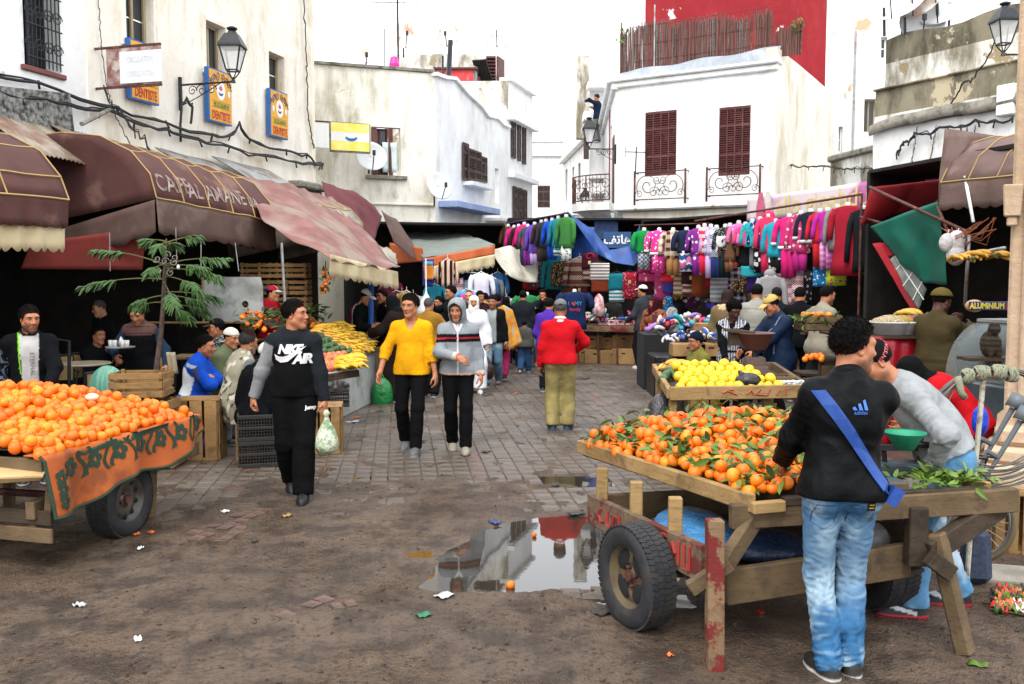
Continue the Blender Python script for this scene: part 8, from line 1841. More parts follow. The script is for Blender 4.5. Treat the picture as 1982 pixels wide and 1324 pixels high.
tp_=at(405,690,12.0);cft=thing('cafe_table','small dark cafe table with glasses behind the seated men','table',tp_);b=MB().box(tp_,(.9,.5,.03));b.build('table_top',M_WOOD,cft);b=MB().tube([tp_,(tp_.x,tp_.y,0)],.03,6);b.build('pedestal',M_IRON,cft)
tr=thing('araucaria_tree','thin young conifer with tiered feathery branches in front of the cafe','tree',(at(305,700,9.9).x,9.9,0));T0,T1,T2,T3=(at(304,712,9.9).x,9.9,0),at(312,640,9.9),at(318,540,9.9),at(322,462,9.9)
b=MB().tube([T0,at(303,712,9.9),T1,at(316,590,9.9),T2,T3],[.035,.032,.028,.026,.022,.008],8);b.build('trunk',mat('bark','#5a4a3e',.9,'#3e332b',20,bump=.8,bs=40),tr,smooth=1)
M_FROND=mat('conifer_needles','#3a5e1e',.6,'#243f12',12,var=.25)
for u,v,L,az,el_ in((322,470,.32,20,10),(322,468,.3,160,12),(322,470,.25,270,5),(322,472,.25,80,8),(318,512,.85,8,8),(318,512,.75,172,22),(318,515,.62,-28,6),(319,512,.4,250,5),(320,520,.72,-8,2),(316,540,.8,188,-8),(317,535,.7,-20,-2),(316,545,.55,-45,-6),(314,572,.42,-15,0),(315,572,.35,215,6),(316,566,.5,15,4),(312,585,.4,-20,-4),(312,585,.35,170,6),(313,588,.45,20,-4)):
 L*=uniform(.75,1.1);el_+=gauss(0,7);az+=gauss(0,12);p=at(u,v,9.9);d=VV(cos(R(az))*cos(R(el_)),sin(R(az))*cos(R(el_)),sin(R(el_)));br=MB();P=[p+d*(L*i/6)+VV(0,0,-.12*L*(i/6)**2*1.5)for i in range(7)];br.tube(P,[.009-.001*i for i in range(7)],5);bo=br.build('branch',M_STEM,tr)
 nd=MB()
 for i in range(17,30):
  t=i/29;q=poly_at(P,t);w=.085*sin(PI*min(1,(t-.45)*1.6))+.015;sdv=d.cross(VV(0,0,1)).normalized()
  for s_ in(1,-1):
   for _ in range(2):
    tip=q+sdv*s_*w*uniform(.6,1.1)+d*uniform(.03,.1)+VV(0,0,-.10*rnd()-.03);m_=(q+tip)/2+VV(0,0,.012);nd.tube([q,m_,tip],[.006,.012,.003],4,cap=0)
 tag(nd.build('needles',M_FROND,bo),None,None,None,'stuff')
b=MB();
for i in range(8):p=at(318+gauss(0,9),510+gauss(0,12),9.85+gauss(0,.06));b.tube(scroll(p,.045,1.2,(1,0,0),(0,.4,.9),14,1,rnd()*6),.006,4)
tag(b.build('string_tangle',mat('pale_string','#7c786e',.8)),'tangle of pale string and wire caught in the conifer','string')
for u,v,lab in((345,517,'small light bulb hanging on the conifer at the right'),(308,525,'small light bulb hanging on the conifer at the left')):b=MB().ball(at(u,v,9.7),(.018,.018,.026),8,6);tag(b.build('light_bulb',M_BUST,smooth=1),lab,'light bulb')
for u0,v0,u1,v1,lab in((389,540,389,462,'thin wire hanging beside the conifer'),(340,440,342,500,'thin wire above the conifer'),(212,450,213,525,'wire hanging across the red drape'),(455,470,462,525,'wire hanging under the cafe awning')):b=MB().tube([at(u0,v0,11.5),at(u1,v1,11.5)],.006,4);tag(b.build('wire',M_ZINC),lab,'wire')
bt_=thing('stall_table','long wooden stall table with socks across the back of the street','table',(2.2,20.6,0));ta,tb2=at(1118,632,20.6),at(1240,632,20.2);ta.z=tb2 .z=.83
for i in range(4):plank(bt_,ta+VV(0,.25*i,0),tb2+VV(0,.25*i,0),.24,.04,M_WOODR,name='top_board')
plank(bt_,ta+VV(0,-.13,-.05),tb2+VV(0,-.13,-.05),.03,.12,M_WOODR,name='apron')
for x in(.0,.32,.62,.98):p=ta.lerp(tb2,x);b=MB().tube([(p.x,p.y-.05,.78),(p.x+.02,p.y-.05,0)],.022,6);b.build('leg',M_RUST,bt_)
def box(label,c,s,rz=0,m=M_CARD,group='cardboard boxes under the back stall',flap=0):
 t=thing('cardboard_box',label,'box',c,group);Rm=rotZ(rz);b=MB().box(Vector(c)+VV(0,0,s[2]/2),s,Rm);b.build('body',m,t,bevel=.006)
 b=MB().box(Vector(c)+Rm@VV(0,-s[1]/2-.001,s[2]*.7),(.09,.004,.03),Rm);b.build('hand_hole',M_BLACKC,t);return t
for i,(u,Y,w,h,z)in enumerate(((1128,20.9,.5,.32,0),(1150,20.7,.45,.3,.0),(1180,20.6,.55,.3,0),(1208,20.5,.5,.34,0),(1145,20.9,.5,.28,.33),(1172,20.9,.5,.26,.31),(1205,20.8,.5,.28,.35),(1230,20.6,.4,.3,0))):box('cardboard box under the back stall, number %s from the left'%('one','two','four','six','two on top','four on top','six on top','seven')[i],(at(u,600,Y).x,Y,z),(w,.4,h),gauss(0,6))
SOCK=[mat('sock_'+n_,c)for n_,c in(('white','#d8d8dc'),('pink','#d83a78'),('red','#c02838'),('teal','#2a9aa8'),('black','#1a1a20'),('lilac','#9a7ac0'),('blue','#2a5ab0'),('cream','#d8c8a8'))]
def sock_mesh(m):b=MB().tube([(0,0,0),(.07,.0,.012),(.12,.01,.005),(.16,.05,.01)],[.03,.034,.036,.026],7);return b.mesh('sock',m,smooth=1)
SM=[sock_mesh(m)for m in SOCK]
def sock_heap(n,c,w,d,h,label,group,cols=range(8),sc=.8):
 for i in range(n):
  x,y=uniform(-1,1),uniform(-1,1);z=h*max(0,1-(x*x+y*y)*.5)*uniform(.5,1);place(SM[choice(list(cols))],'sock',(c[0]+x*w/2,c[1]+y*d/2,c[2]+.03+z),label,'sock',group,sc*uniform(.8,1.2),(gauss(0,.5),gauss(0,.5),rnd()*6))
tm=ta.lerp(tb2,.3);sock_heap(60,(tm.x,tm.y+.35,.85),.8,.7,.25,'coloured sock in the heap on the back stall','socks heaped on the back stall');tm2=ta.lerp(tb2,.85);sock_heap(30,(tm2 .x,tm2 .y+.4,.85),.5,.6,.2,'coloured sock at the right end of the back stall','socks at the right end of the back stall')
for i in range(5):box('flat white printed sock box, place %s along the back stall'%('one','two','three','four','five')[i],(ta.x+.55+i*.2,ta.y-.02,.855),(.19,.2,.11),0,mat('printed_box','#d0c8cc',.6,'#b04a5a',30,var=.4),'printed boxes on the back stall')
b=MB().lathe([(.02,.5),(.09,.42),(.13,.2),(.14,0)],12,at(1159,612,20.4));tag(b.build('wrapped_bundle',mat('white_red_wrap','#d8d4d4',.4,'#c04a5a',9),smooth=1),'white and red wrapped bundle standing on the back stall','bundle')
hs0=at(1345,690,15.0);tbl=thing('stall_table','low stall table covered in black sheeting behind the seated man','table',(hs0 .x,15,0));b=MB().box((hs0 .x+.15,15.2,.34),(1.7,.9,.68));b.build('sheeting',mat('black_sheeting','#131315',.35,bump=1,bs=6,bd=.05),tbl,bevel=.03)
for u,w_,lab in((1330,.52,'open cardboard box of socks left of the seated man'),(1372,.5,'open cardboard box of socks behind the seated man')):box(lab,(at(u,650,14.85).x,14.85,.68),(w_,.4,.2),0,M_CARD,'boxes of socks behind the seated man')
sock_heap(60,(at(1345,640,15.0).x,15.0,.88),1.0,.5,.16,'black and white sock in the boxes behind the seated man','black and white socks',(0,0,4,0,6),.7)
sock_heap(70,(at(1350,620,16.2).x,16.2,.98),1.5,.7,.3,'bright woollen hat in the heap of hats','bright hats heaped behind the socks',(1,2,3,5,6,7,0),1.15);box('cardboard box in front of the bright hats',(at(1375,620,15.7).x,15.7,.9),(.6,.3,.26),0,M_CARD,None);b=MB().box((at(1350,620,16.2).x,16.2,.48),(2.0,.9,.95));tag(b.build('stall_block',M_BLACKC),'black draped stall table under the bright hats','table')
cs0,cs1=at(1565,610,14.2),at(1765,600,13.2);ls_=thing('stall_table','brown stall with folded pink and lilac clothes on the right','table',(cs0 .x,14,0));plank(ls_,(cs0 .x,cs0 .y,.95),(cs1 .x,cs1 .y,.95),.04,.34,M_CARD,name='front_panel');plank(ls_,(cs0 .x,cs0 .y+.5,1.08),(cs1 .x,cs1 .y+.5,1.08),1.0,.04,M_WOODD,name='top_board');plank(ls_,(cs0 .x,cs0 .y+.1,.4),(cs1 .x,cs1 .y+.1,.4),.04,.8,M_BLACKC,name='skirt')
for i,(u,c_)in enumerate(((1590,'#8a1a2a'),(1610,'#b01a3a'),(1632,'#c0408a'),(1655,'#c84a94'),(1675,'#b8a8c8'),(1690,'#c8c0d8'),(1700,'#7a7a5a'),(1718,'#a894b8'),(1738,'#b8a0c0'),(1755,'#a89ab8'),(1648,'#5a1a3a'),(1625,'#20242a'))):
 p=at(u,588,13.9-i*.03);b=MB();ph=i*1.7;b.grid(lambda a,c2:VV(p.x-.18+.36*a,p.y+.4*c2-.1,1.11+(.11+.03*sin(a*13+ph)+.03*sin(c2*11+ph+a*6))*(sin(a*PI)**.4)*(sin(c2*PI)**.4)),14,10);tag(b.build('folded_garment',G(c_),smooth=1),'crumpled garment on the brown stall, %s from the left'%('first','second','fourth','sixth','seventh','eighth','ninth','tenth','eleventh','twelfth','fifth','third')[i],'garment','garments piled on the brown stall')
ns=thing('stall_table','small stall with a shiny red plastic skirt and white tubs','table',(at(1720,700,10.2).x,10.2,0));a0,a1=at(1645,650,10.2),at(1800,645,10.4);b=MB().grid(lambda a,c:VV(a0 .x+(a1 .x-a0 .x)*a,10.2+.2*a+.025*sin(a*31+c*3)*(.3+c),1.30-1.28*c),40,8);b.build('skirt',mat('red_plastic_skirt','#9a1424',.3,'#840f1e',4),ns,smooth=1,solid=.006);b=MB().box(((a0 .x+a1 .x)/2,10.75,1.29),(a1 .x-a0 .x,.95,.03));b.build('table_top',M_WOODD,ns)
M_TUB=mat('white_tub','#c8c8c8',.35);M_NUT=[mat('snack_'+n_,c,.7,None,60,var=.4,bump=1,bs=60,bd=.02)for n_,c in(('cream','#c8b48a'),('yellow','#c09a2a'),('red','#b05a5a'),('blue','#5a708a'))]
for u,v,r_,mi,lab in((1722,640,.24,0,'wide white tub of snacks in front on the red skirted stall'),(1745,628,.2,1,'white tub of yellow snacks behind the wide tub'),(1775,632,.17,3,'white tub of bluish snacks beside the uniformed man'),(1760,640,.15,2,'white tub of reddish snacks')):
 p=at(u,v,10.5);t=thing('snack_tub',lab,'tub',(p.x,p.y,1.31),'tubs on the red skirted stall');b=MB().lathe([(r_*.8,0),(r_,.13),(r_*1.06,.135),(r_*1.06,.15),(r_*.97,.145)],22,(p.x,p.y,1.31));b.build('tub',M_TUB,t,smooth=1);b=MB().lathe([(r_*.96,.135),(r_*.7,.18),(r_*.3,.215),(.003,.225)],20,(p.x,p.y,1.31));b.build('snacks',M_NUT[mi],t,smooth=1)
box('brown cardboard box behind the white tubs',(at(1775,615,11.2).x,11.2,1.30),(.36,.3,.2),4,M_CARD,None)
for u,v,lab in((1765,612,'banana bunch lying behind the white tubs'),(1872,505,'banana bunch hanging in the dark under the brown awning, nearest the pole'),(1905,498,'banana bunch hanging in the dark stall, middle one'),(1935,500,'banana bunch hanging in the dark stall beside the pillar')):banana_bunch(at(u,v,11.0),uniform(0,3),lab,None,1,7,1.5)
fc=thing('food_counter','metal food counter with a curved glass front beside the pillar','counter',(4.6,9.4,0));f0=at(1830,720,9.3);f1=at(1965,730,8.4)
dd=VV(f1 .x-f0 .x,f1 .y-f0 .y,0);Ld=dd.length;dd.normalize();dn=VV(dd.y,-dd.x,0);dn=dn if dn.y<0 else-dn
b=MB();b.prism([(0,0),(Ld,0),(Ld,.8),(0,.8)],(f0 .x,f0 .y,0),dd,-dn,(0,0,.95));b.build('cabinet',mat('brushed_counter','#59666e',.4,'#4a565c',5,metal=.4),fc,fixn=1,bevel=.02)
gl=NT('counter_glass');gl.set('Base Color',(.7,.8,.8));gl.set('Roughness',.05);gl.set('Alpha',.1);b=MB().grid(lambda a,c:VV(f0 .x,f0 .y,.97)+dd*(Ld*a)-dn*(.45*(1-cos(c*1.4)))+VV(0,0,.55*sin(c*1.4)),6,10);b.build('curved_glass',gl.m,fc,smooth=1,solid=.006)
b=MB().box(VV(f0 .x,f0 .y,1.53)+dd*Ld/2-dn*.55,(Ld,.4,.03),Matrix.Rotation(atan2(dd.y,dd.x),3,'Z'));b.build('shelf',M_ZINC,fc)
for i in range(7):b=MB().ball(VV(f0 .x,f0 .y,1.0)+dd*(.15+i*.13)-dn*.3,(.06,.05,.03),10,6);tag(b.build('fritter',mat('fried_food','#a85a1e',.6),smooth=1),'fried orange fritter behind the counter glass','fritter','fritters in the food counter')
ab=thing('foil_box','long blue ALUMINIUM foil box with yellow lettering on the counter','box',at(1915,592,8.7));p=at(1918,592,8.7);b=MB().box(p,(.38,.09,.08));b.build('carton',mat('foil_box_blue','#1c2c6a',.4),ab,bevel=.003);put_text('lettering','ALUMINIUM',.075,p+VV(-.06,-.046,0),(1,0,0),(0,0,1),mat('foil_box_yellow','#d8c83a',.5),ab,.002,sx=.8,bold=.003);b=MB().box(p+VV(.17,-.0465,0),(.09,.002,.075));b.build('picture',M_REDT,ab)
b=MB().ball(at(1886,592,8.8),(.09,.06,.06),14,10);tag(b.build('bread_bag',mat('bread_in_bag','#a8764a',.35,'#c09a70',7,bump=.8,bs=12,bd=.03),smooth=1),'clear bag of bread beside the foil box','bag')
for u,v,r_,lab in((1833,470,.1,'white plastic bag hanging under the brown awning, left one'),(1852,468,.12,'white plastic bag hanging under the brown awning, middle one'),(1850,492,.12,'white plastic bag hanging lowest under the brown awning')):b=MB().ball(at(u,v,11.4),(r_,r_*.7,r_*1.2),12,9);b.tube([at(u,v-12,11.4),at(u+4,v-26,11.4)],.008,4);tag(b.build('plastic_bag',mat('white_film','#c4c0c0',.4,bump=1,bs=14,bd=.03),smooth=1),lab,'bag','white bags hanging under the brown awning')
cm=MB()
for i in range(14):cm.tube([at(1820+rnd()*60,440+rnd()*20,11.5),at(1850+rnd()*60,465+gauss(0,10),11.3),at(1890+rnd()*40,430+gauss(0,15),11.2)],.006,4)
tag(cm.build('cord_tangle',mat('orange_cord','#8a4a2a',.7)),'tangle of orange and grey cords under the brown awning','cords')
for(u0,u1,Y,z,lab)in((1555,1660,12.6,.62,'dark wooden bench behind the man in the blue jacket'),(1590,1660,11.2,.95,'dark wooden counter behind the two men at the right cart')):a_,c_=at(u0,600,Y),at(u1,600,Y);t=thing('wooden_bench',lab,'bench',(a_.x,Y,0));[plank(t,(a_.x,Y+i*.16,z),(c_.x,Y+i*.16,z),.15,.04,M_WOODD,name='top_plank')for i in range(3)];[plank(t,(x,Y-.05,z*(.2+.3*i)),(x2,Y-.05,z*(.2+.3*i)),.03,z*.26,M_WOOD,name='front_plank')for i in range(3)for x,x2 in((a_.x,c_.x),)];[plank(t,(x,Y+.1,0),(x,Y+.1,z),.05,.05,M_WOODD,name='leg')for x in(a_.x+.04,c_.x-.04)]
for i in range(9):place(TM[i%4],'tangerine',(at(1583,640,11.5).x+uniform(-.17,.17),11.5+uniform(-.12,.12),zat(640,11.5)+.2),'tangerine in the wooden crate by the beige shirted man','tangerine','tangerines in the right crate')
lv=MB();scatter_leaves(lv,60,lambda:VV(at(1575,640,11.5).x+uniform(-.25,.2),11.45+uniform(-.15,.1),zat(628,11.5)+uniform(0,.1)),(.14,.04));tag(lv.build('crate_leaves',M_LEAF,None,smooth=1),'leaves sticking out of the crate of tangerines','leaves',None,'stuff')
for i in range(10):place(TM[i%4],'tangerine',(at(1572,660,11).x+uniform(-.15,.15),11+uniform(-.1,.1),.98+uniform(0,.05)),'tangerine in the small heap under the crate','tangerine','tangerines under the right crate')
bk=thing('bicycle','old bicycle parked behind the cart against the pillar','bicycle',(3.3,6.75,0));w0=VV(3.17,6.3,.325);bd_=VV(-.62,.78,0).normalized();w1=w0+bd_*1.06
M_CHROME=mat('dull_chrome','#a8aaac',.3,metal=.8);M_TANT=mat('tan_tyre','#6e6048',.8);M_FRB=mat('blue_frame','#1c4a7a',.4)
def bwheel(c):
 ax=VV(-bd_.y,bd_.x,0);M=ax.to_track_quat('Z','Y').to_matrix();P=lambda r_,n=40:[c+M@VV(r_*cos(2*PI*i/n),r_*sin(2*PI*i/n),0)for i in range(n)]
 b=MB().tube(P(.315),.02,8,closed=1);w=b.build('tyre',M_TANT,bk,smooth=1);b=MB().tube(P(.29),.011,6,closed=1);b.build('rim',M_CHROME,bk,smooth=1);b=MB();[b.tube([c+ax*.02*(-1)**i,q],.002,3)for i,q in enumerate(P(.285,28))];b.tube([c-ax*.04,c+ax*.04],.02,8);b.build('spokes',M_CHROME,bk)
bwheel(w0);bwheel(w1);bb0=w0+bd_*.42+VV(0,0,-.04);st_=w0+bd_*.3+VV(0,0,.5);hd_=w1-bd_*.12+VV(0,0,.48);b=MB()
for p,q in((w0,bb0),(w0,st_),(bb0,st_),(bb0,hd_),(st_,hd_),(hd_,w1)):b.tube([p,q],.016,7)
b.build('frame',M_FRB,bk);sdx=VV(bd_.y,-bd_.x,0);b=MB().tube([hd_,hd_+VV(0,0,.22)-bd_*.04],.014,6);b.tube([hd_+VV(0,0,.24)-sdx*.27-bd_*.12,hd_+VV(0,0,.24)-sdx*.12,hd_+VV(0,0,.24)+sdx*.12,hd_+VV(0,0,.24)+sdx*.27-bd_*.12],.013,6);b.build('handlebar',M_CHROME,bk);b=MB();[b.tube([hd_+VV(0,0,.24)+sdx*s_*.27-bd_*.12,hd_+VV(0,0,.24)+sdx*s_*.27-bd_*.25],.018,7)for s_ in(-1,1)];b.build('grip',M_RUBBER,bk);b=MB().ball(st_+VV(0,0,.1),(.07,.13,.03),12,8);b.tube([st_,st_+VV(0,0,.1)],.013,6);b.build('saddle',M_RUBBER,bk,smooth=1)
b=MB();[b.tube([w0+bd_*t+sdx*s_*.05+VV(0,0,.42)for t in(-.15,.3)],.008,5)for s_ in(-1,1)];b.tube([w0+sdx*.05,w0-bd_*.1+sdx*.05+VV(0,0,.42)],.007,5);b.build('luggage_rack',M_IRON,bk)
rl_=thing('wire_reel','white post with coils of grey wire and pale rope hung over its top','wire reel',(at(1888,930,5.6).x,5.6,0));p0,p1=at(1884,942,5.6),at(1904,728,5.6);b=MB().tube([(p0 .x-.02,p0 .y,0),p0,p1],.016,8);b.build('post',mat('chipped_white_paint','#b8b4a4',.6,'#a09a88',12,dirt='#6a5444',ds=14),rl_);b=MB().box(p1+VV(.03,0,.0),(.26,.06,.012));b.build('cross_plate',M_RUST,rl_)
b=MB()
for i in range(12):
 rr=.30+i*.007+gauss(0,.008);c=p1+VV(.10+gauss(0,.015),.02+gauss(0,.02),-rr*.93+.02);P=[c+VV(rr*1.12*cos(a),.1*sin(a*1+i)*.3+.02*i/12,rr*sin(a))for a in np.linspace(PI*.5,PI*2.5,41)[:-1]];b.tube(P,.0055,4,closed=1)
b.build('wire_coil',mat('galvanised_wire','#6e6c68',.4,metal=.6),rl_,smooth=1)
b=MB();pr_=[p1+VV(-.2+.5*i/24,.01,.02+.03*sin(i*2.2))for i in range(25)]
for kx,wd_,zc in((-.10,.05,.0),(-.015,.065,.02),(.09,.07,.025),(.17,.04,.01)):
 for j in range(9):c=p1+VV(kx+(j-4)*wd_/9*1.2,gauss(0,.004),zc);rr=.036*cos((j-4)/6)+.006;b.tube([c+VV(gauss(0,.005),rr*.8*cos(a),rr*sin(a))for a in np.linspace(0,2*PI,15)[:-1]],.0085,5,closed=1)
b.tube([p1+VV(-.17,-.02,.0),p1+VV(-.15,-.03,-.1),p1+VV(-.12,-.02,-.13)],.022,6);b.build('rope_bundle',mat('pale_green_rope','#8e8e78',.85,'#74765f',30,bump=.6,bs=120),rl_,smooth=1)
M_CRU=mat('crutch_grey','#5a6064',.45)
for u0,v0,u1,v1,Y,lab in((1895,905,1960,790,6.25,'grey elbow crutch standing nearer the wire reel'),(1905,930,1975,815,6.15,'grey elbow crutch leaning lower against the pillar')):
 t=thing('elbow_crutch',lab,'crutch',at(u0,v0,Y),'elbow crutches by the pillar');a_,c_=at(u0,v0,Y),at(u1,v1,Y);d=(c_-a_).normalized();b=MB().tube([a_-d*.5,a_,c_],[.011,.013,.02],8);b.build('shaft',M_CRU,t);b=MB().tube([a_+d*.18,a_+d*.2+VV(-.1,-.02,.03)],.017,7);b.build('handle',M_CRU,t);b=MB();M=d.to_track_quat('Z','Y').to_matrix();b.grid(lambda x,z:c_+M@VV(.05*cos(.6+x*5),.05*sin(.6+x*5),z*.1),12,2);b.build('arm_cuff',M_CRU,t,solid=.006,smooth=1)
b=MB().ball(at(1897,815,6.4),(.055,.06,.11),14,10);tag(b.build('blue_bundle',mat('bright_blue_cloth','#0f3ec0',.5,'#0c34a4',5,bump=1,bs=14,bd=.03),smooth=1),'bright blue cloth bag hanging behind the white post','bag')
b=MB().box(at(1893,1075,5.75)+VV(0,.03,.0),(.19,.17,.36),rotZ(-12),.8);bp_=b.build('backpack',mat('navy_check_fabric','#1c2434',.75,'#2c3850',40,bump=.5,bs=30),bevel=.045);tag(bp_,'navy checked backpack standing on a stone behind the cart leg','backpack')
b=MB().ball(gr(1888,1128)+VV(0,.12,.03),(.13,.1,.09),14,9);tag(b.build('kerb_stone',M_CONC,smooth=1),'worn kerb stone under the navy backpack','stone')
b=MB().box(gr(1960,1140)+VV(.05,.2,.02),(.5,.3,.08),rotZ(-15));tag(b.build('kerb_stone',M_CONC,bevel=.03),'broken kerb piece at the right edge by the rubbish','stone')
def scrap(label,u,v,m,s=.06,cat='litter',name='paper_scrap',h=.02,group=None,n=5):
 p=gr(u,v);z=gz(p.x,p.y);ph=rnd()*20;an=rnd()*3;b=MB().grid(lambda a,c:VV(p.x+s*((a-.5)*cos(an)-(c-.5)*.7*sin(an)),p.y+s*((a-.5)*sin(an)+(c-.5)*.7*cos(an)),z+.006+h*abs(sin(a*5+ph)*cos(c*4+ph))),n,n);return tag(b.build(name,m,solid=.003,smooth=1),label,cat,group)
M_FOIL=mat('crumpled_foil','#c8c8c8',.35,'#9a9a98',20);M_PEEL=mat('orange_rind','#e0702a',.6);M_DKP=mat('sodden_paper','#3a342e',.7)
for u,v,m,s,lab,nm in((155,1180,M_FOIL,.07,'crumpled shiny foil lying in the mud at the lower left','foil'),(267,1246,M_WHT,.05,'white scrap trodden into the mud at the bottom left','paper_scrap'),(436,994,M_WHT,.06,'white scrap near the red bricks','paper_scrap'),(265,1040,M_PEEL,.06,'orange peel beside the left cart wheel, left piece','peel'),(293,1037,M_PEEL,.05,'orange peel beside the left cart wheel, right piece','peel'),(272,1068,M_WHT,.04,'tiny white scrap below the peel','paper_scrap'),(555,1003,M_WOODN,.09,'splinter of wood in front of the walking man','wood_splinter'),(820,1192,mat('green_scrap','#1a6a4a',.5),.09,'crumpled green plastic scrap below the puddle','plastic_scrap'),(958,1014,mat('blue_scrap','#2a3a6a',.5),.1,'blue wrapper on the far edge of the puddle','wrapper'),(860,1155,M_FOIL,.12,'pale bubble of scum at the near edge of the puddle','paper_scrap'),(1168,1190,M_DKP,.14,'black broken slat by the cart wheel','wood_splinter'),(1115,996,M_DKP,.14,'dark soaked rag at the far edge of the puddle','rag'),(683,817,M_FOIL,.2,'silver wrapper litter in front of the fruit stand','wrapper'),(690,808,M_PEEL,.08,'orange scrap behind the silver wrapper','peel'),(494,1052,M_DKP,.05,'dark leaf trodden in the mud','leaf_scrap'),(1297,1276,M_PEEL,.04,'orange peel near the cart leg','peel'),(1893,1290,M_LEAF,.09,'green leaf lying at the bottom right','leaf_scrap'),(1470,1195,M_REDT,.05,'red scrap in the shade under the cart','paper_scrap'),(1130,733,M_DKP,.25,'dark wet stain of soaked paper in the middle of the paving','paper_scrap'),(1000,762,M_PEEL,.05,'orange peel in front of the red sweater man','peel'),(940,876,M_DKP,.12,'brown wrapper by the white trainer','wrapper'),(285,905,M_LEAFD,.1,'dark green leaf by the left cart leg','leaf_scrap'),(560,906,M_PEEL,.06,'yellow peel below the pale crate','peel'),(1075,940,M_DKP,.1,'dark wet scrap by the small puddle','rag')):scrap(lab,u,v,m,s,'litter',nm)
for i in range(44):
 u,v=1925+rnd()*70,1150+rnd()*45;scrap('bit of vegetable waste in the rubbish at the right edge',u,v,choice([M_PEEL,M_LEAF,M_WHT,M_CARD,M_REDT,M_DKP,M_LEAFD]),.05+rnd()*.07,'litter','rubbish_scrap',.05,'rubbish heap at the right edge')
for(u0,v0,u1,v1,lab)in((1900,1172,1950,1180,'thin stick lying in the rubbish at the right'),(1915,1185,1985,1200,'longer stick in front of the rubbish')):b=MB().tube([gr(u0,v0)+VV(0,0,.02),gr(u1,v1)+VV(0,0,.03)],.009,5);tag(b.build('stick',M_WOODD),lab,'stick')
for u,v,lab in((988,1136,'whole orange floating at the near edge of the puddle'),(1034,1038,'half orange bobbing near the middle of the puddle')):place(OM[0],'orange',gr(u,v)+VV(0,0,.012),lab,'orange',None,.75 if u<1000 else .5)
ts=MB()
for i in range(2800):
 y=4.2+5.5*rnd()**1.4;x=uniform(-.62,.62)*y;z=gz(x,y)if i%1==0 else 0
 if min(poly_sd(NA([[x,y]]),PUD)[0],1)<.03:continue
 s=.003+.010*rnd()**3;ts.ball((x,y,z+s*.3),(s*uniform(.8,1.6),s,s*.7),5,4)
tag(ts.build('grit',M_MUD),'small clods and grit scattered over the mud','grit',None,'stuff')
#  THE PEOPLE
def PP(label,u,vtop,d,h,H=None,dz=0.0,**kw):
 X=at(u,530,d).x;zt=zat(vtop,d);Hh=H or max(1.0,zt-dz)*1.0
 return Person(label,X,d,h,Hh,dz,**kw)
def sit(zp,reach=.42,lean=8,**k):return dict(pel=(0,0,zp),fl=(.13,-reach,.085),fr=(-.13,-reach+.06,.085),kl=(.15,-1,.5),kr=(-.15,-1,.5),lean=lean,hl=k.pop('hl',(.14,-.36,zp+.1)),hr=k.pop('hr',(-.14,-.36,zp+.1)),**k)
C=lin
HAIRB=(.012,.010,.009);GH='#6a6866'
def jeans(base,fade,amt=.8):
 def f(c,q,tags,P):
  n=fbm(P*5+3,3);v=np.zeros(len(P))
  for t in('thl','thr','shnl','shnr'):v=np.where(tags==t,1,v)
  c=blend(tile(base,P),(sstep(n,-.05,.35))*amt,fade);return blend(c,sstep(fbm(P*22,2),.1,.5)*.25,NS(lin(base))*.45)
 return f
def noise_mix(a,b,f=6,lo=-.1,hi=.2):
 return lambda c,q,tags,P:blend(tile(a,P),sstep(fbm(P*f,3),lo,hi),b)
WALK_L=dict(fl=(.09,-.22,.085),fr=(-.09,.24,.13));WALK_R=dict(fl=(.09,.22,.13),fr=(-.09,-.22,.085))
a=PP('man seen from behind in a dark jacket with a blue strap and faded jeans',1632,628,4.43,180,pose=dict(lean=3,side=-3,head=(-78,2,0),hl=(.16,-.36,1.02),hr=(-.13,-.38,1.0),el=(.5,.8,-.3),er=(-.5,.8,-.3),fl=(.02,.0,.085),fr=(-.10,-.03,.085),pel=(-.02,0,.95)),skin='mid',beard=.45,fat=.99,vox=.0072,shw=1.02)
a.body(hv=.0042);a.shoes('#2a2420','#c8c4bc',yaw=(12,-12))
jk=a.top('jacket','#05070b',inf=.024,hem=-.035,wr=.02,m=M_SHINY,collar='stand',loose=.012)
DN=('#34628a','#a4bcc8')
def front_jeans(c,q,tags,P):
 c=tile(DN[0],P);s_=np.sin(P[:,2]*95+9*noise3(P*7));leg=(tags!='pelvis')
 c=blend(c,sstep(fbm(P*NA([5,5,3])+1,3),-.15,.35)*.7,DN[1]);c=blend(c,leg*sstep(s_,.3,1)*sstep(noise3(P*6+8),0,.3)*.3,DN[1]);c=blend(c,sstep(fbm(P*26,3),-.05,.4)*.45,'#1f466a')
 for i in(0,1):c=blend(c,np.exp(-((P-a.kn[i])**2).sum(1)/.016)*.3,'#b4c8d0');c=blend(c,np.exp(-(((P-(a.hip[i]*.6+a.kn[i]*.4))/NA([.08,.1,.16]))**2).sum(1))*.4,'#a8c0cc')
 return c
jn=a.trousers(DN[0],.008,.018,'jeans',colf=front_jeans,waist=.1,ank=.05,f=15)
a.hair(HAIRB,.014,.007,48,back=.066,top=.022,fade=.6)
bv=a.bv['jacket'];jb=a.bv['jeans'];M_STRAP=mat('blue_webbing','#12428c',.6,'#0f387c',30,bump=.2,bs=200);M_ADI=mat('blue_print','#3a6ac0',.5)
bx=VV(-1,0,0);by=VV(0,0,1)
o=VV(0,.0,0)
st_o=wrap_decal('strap',[[(-.165,1.445),(-.10,1.45),(.235,.955),(.205,.915)]],(0,.3,0),bx,by,bv,M_STRAP,a.root,.013);md=st_o.modifiers.new('thick','SOLIDIFY');md.thickness=.006;md.offset=1
b=MB().box((-.225,.12,.945),(.055,.05,.09),rotY(-30));q=b.mesh('strap_end',M_STRAP);link('strap_end',q,a.root)
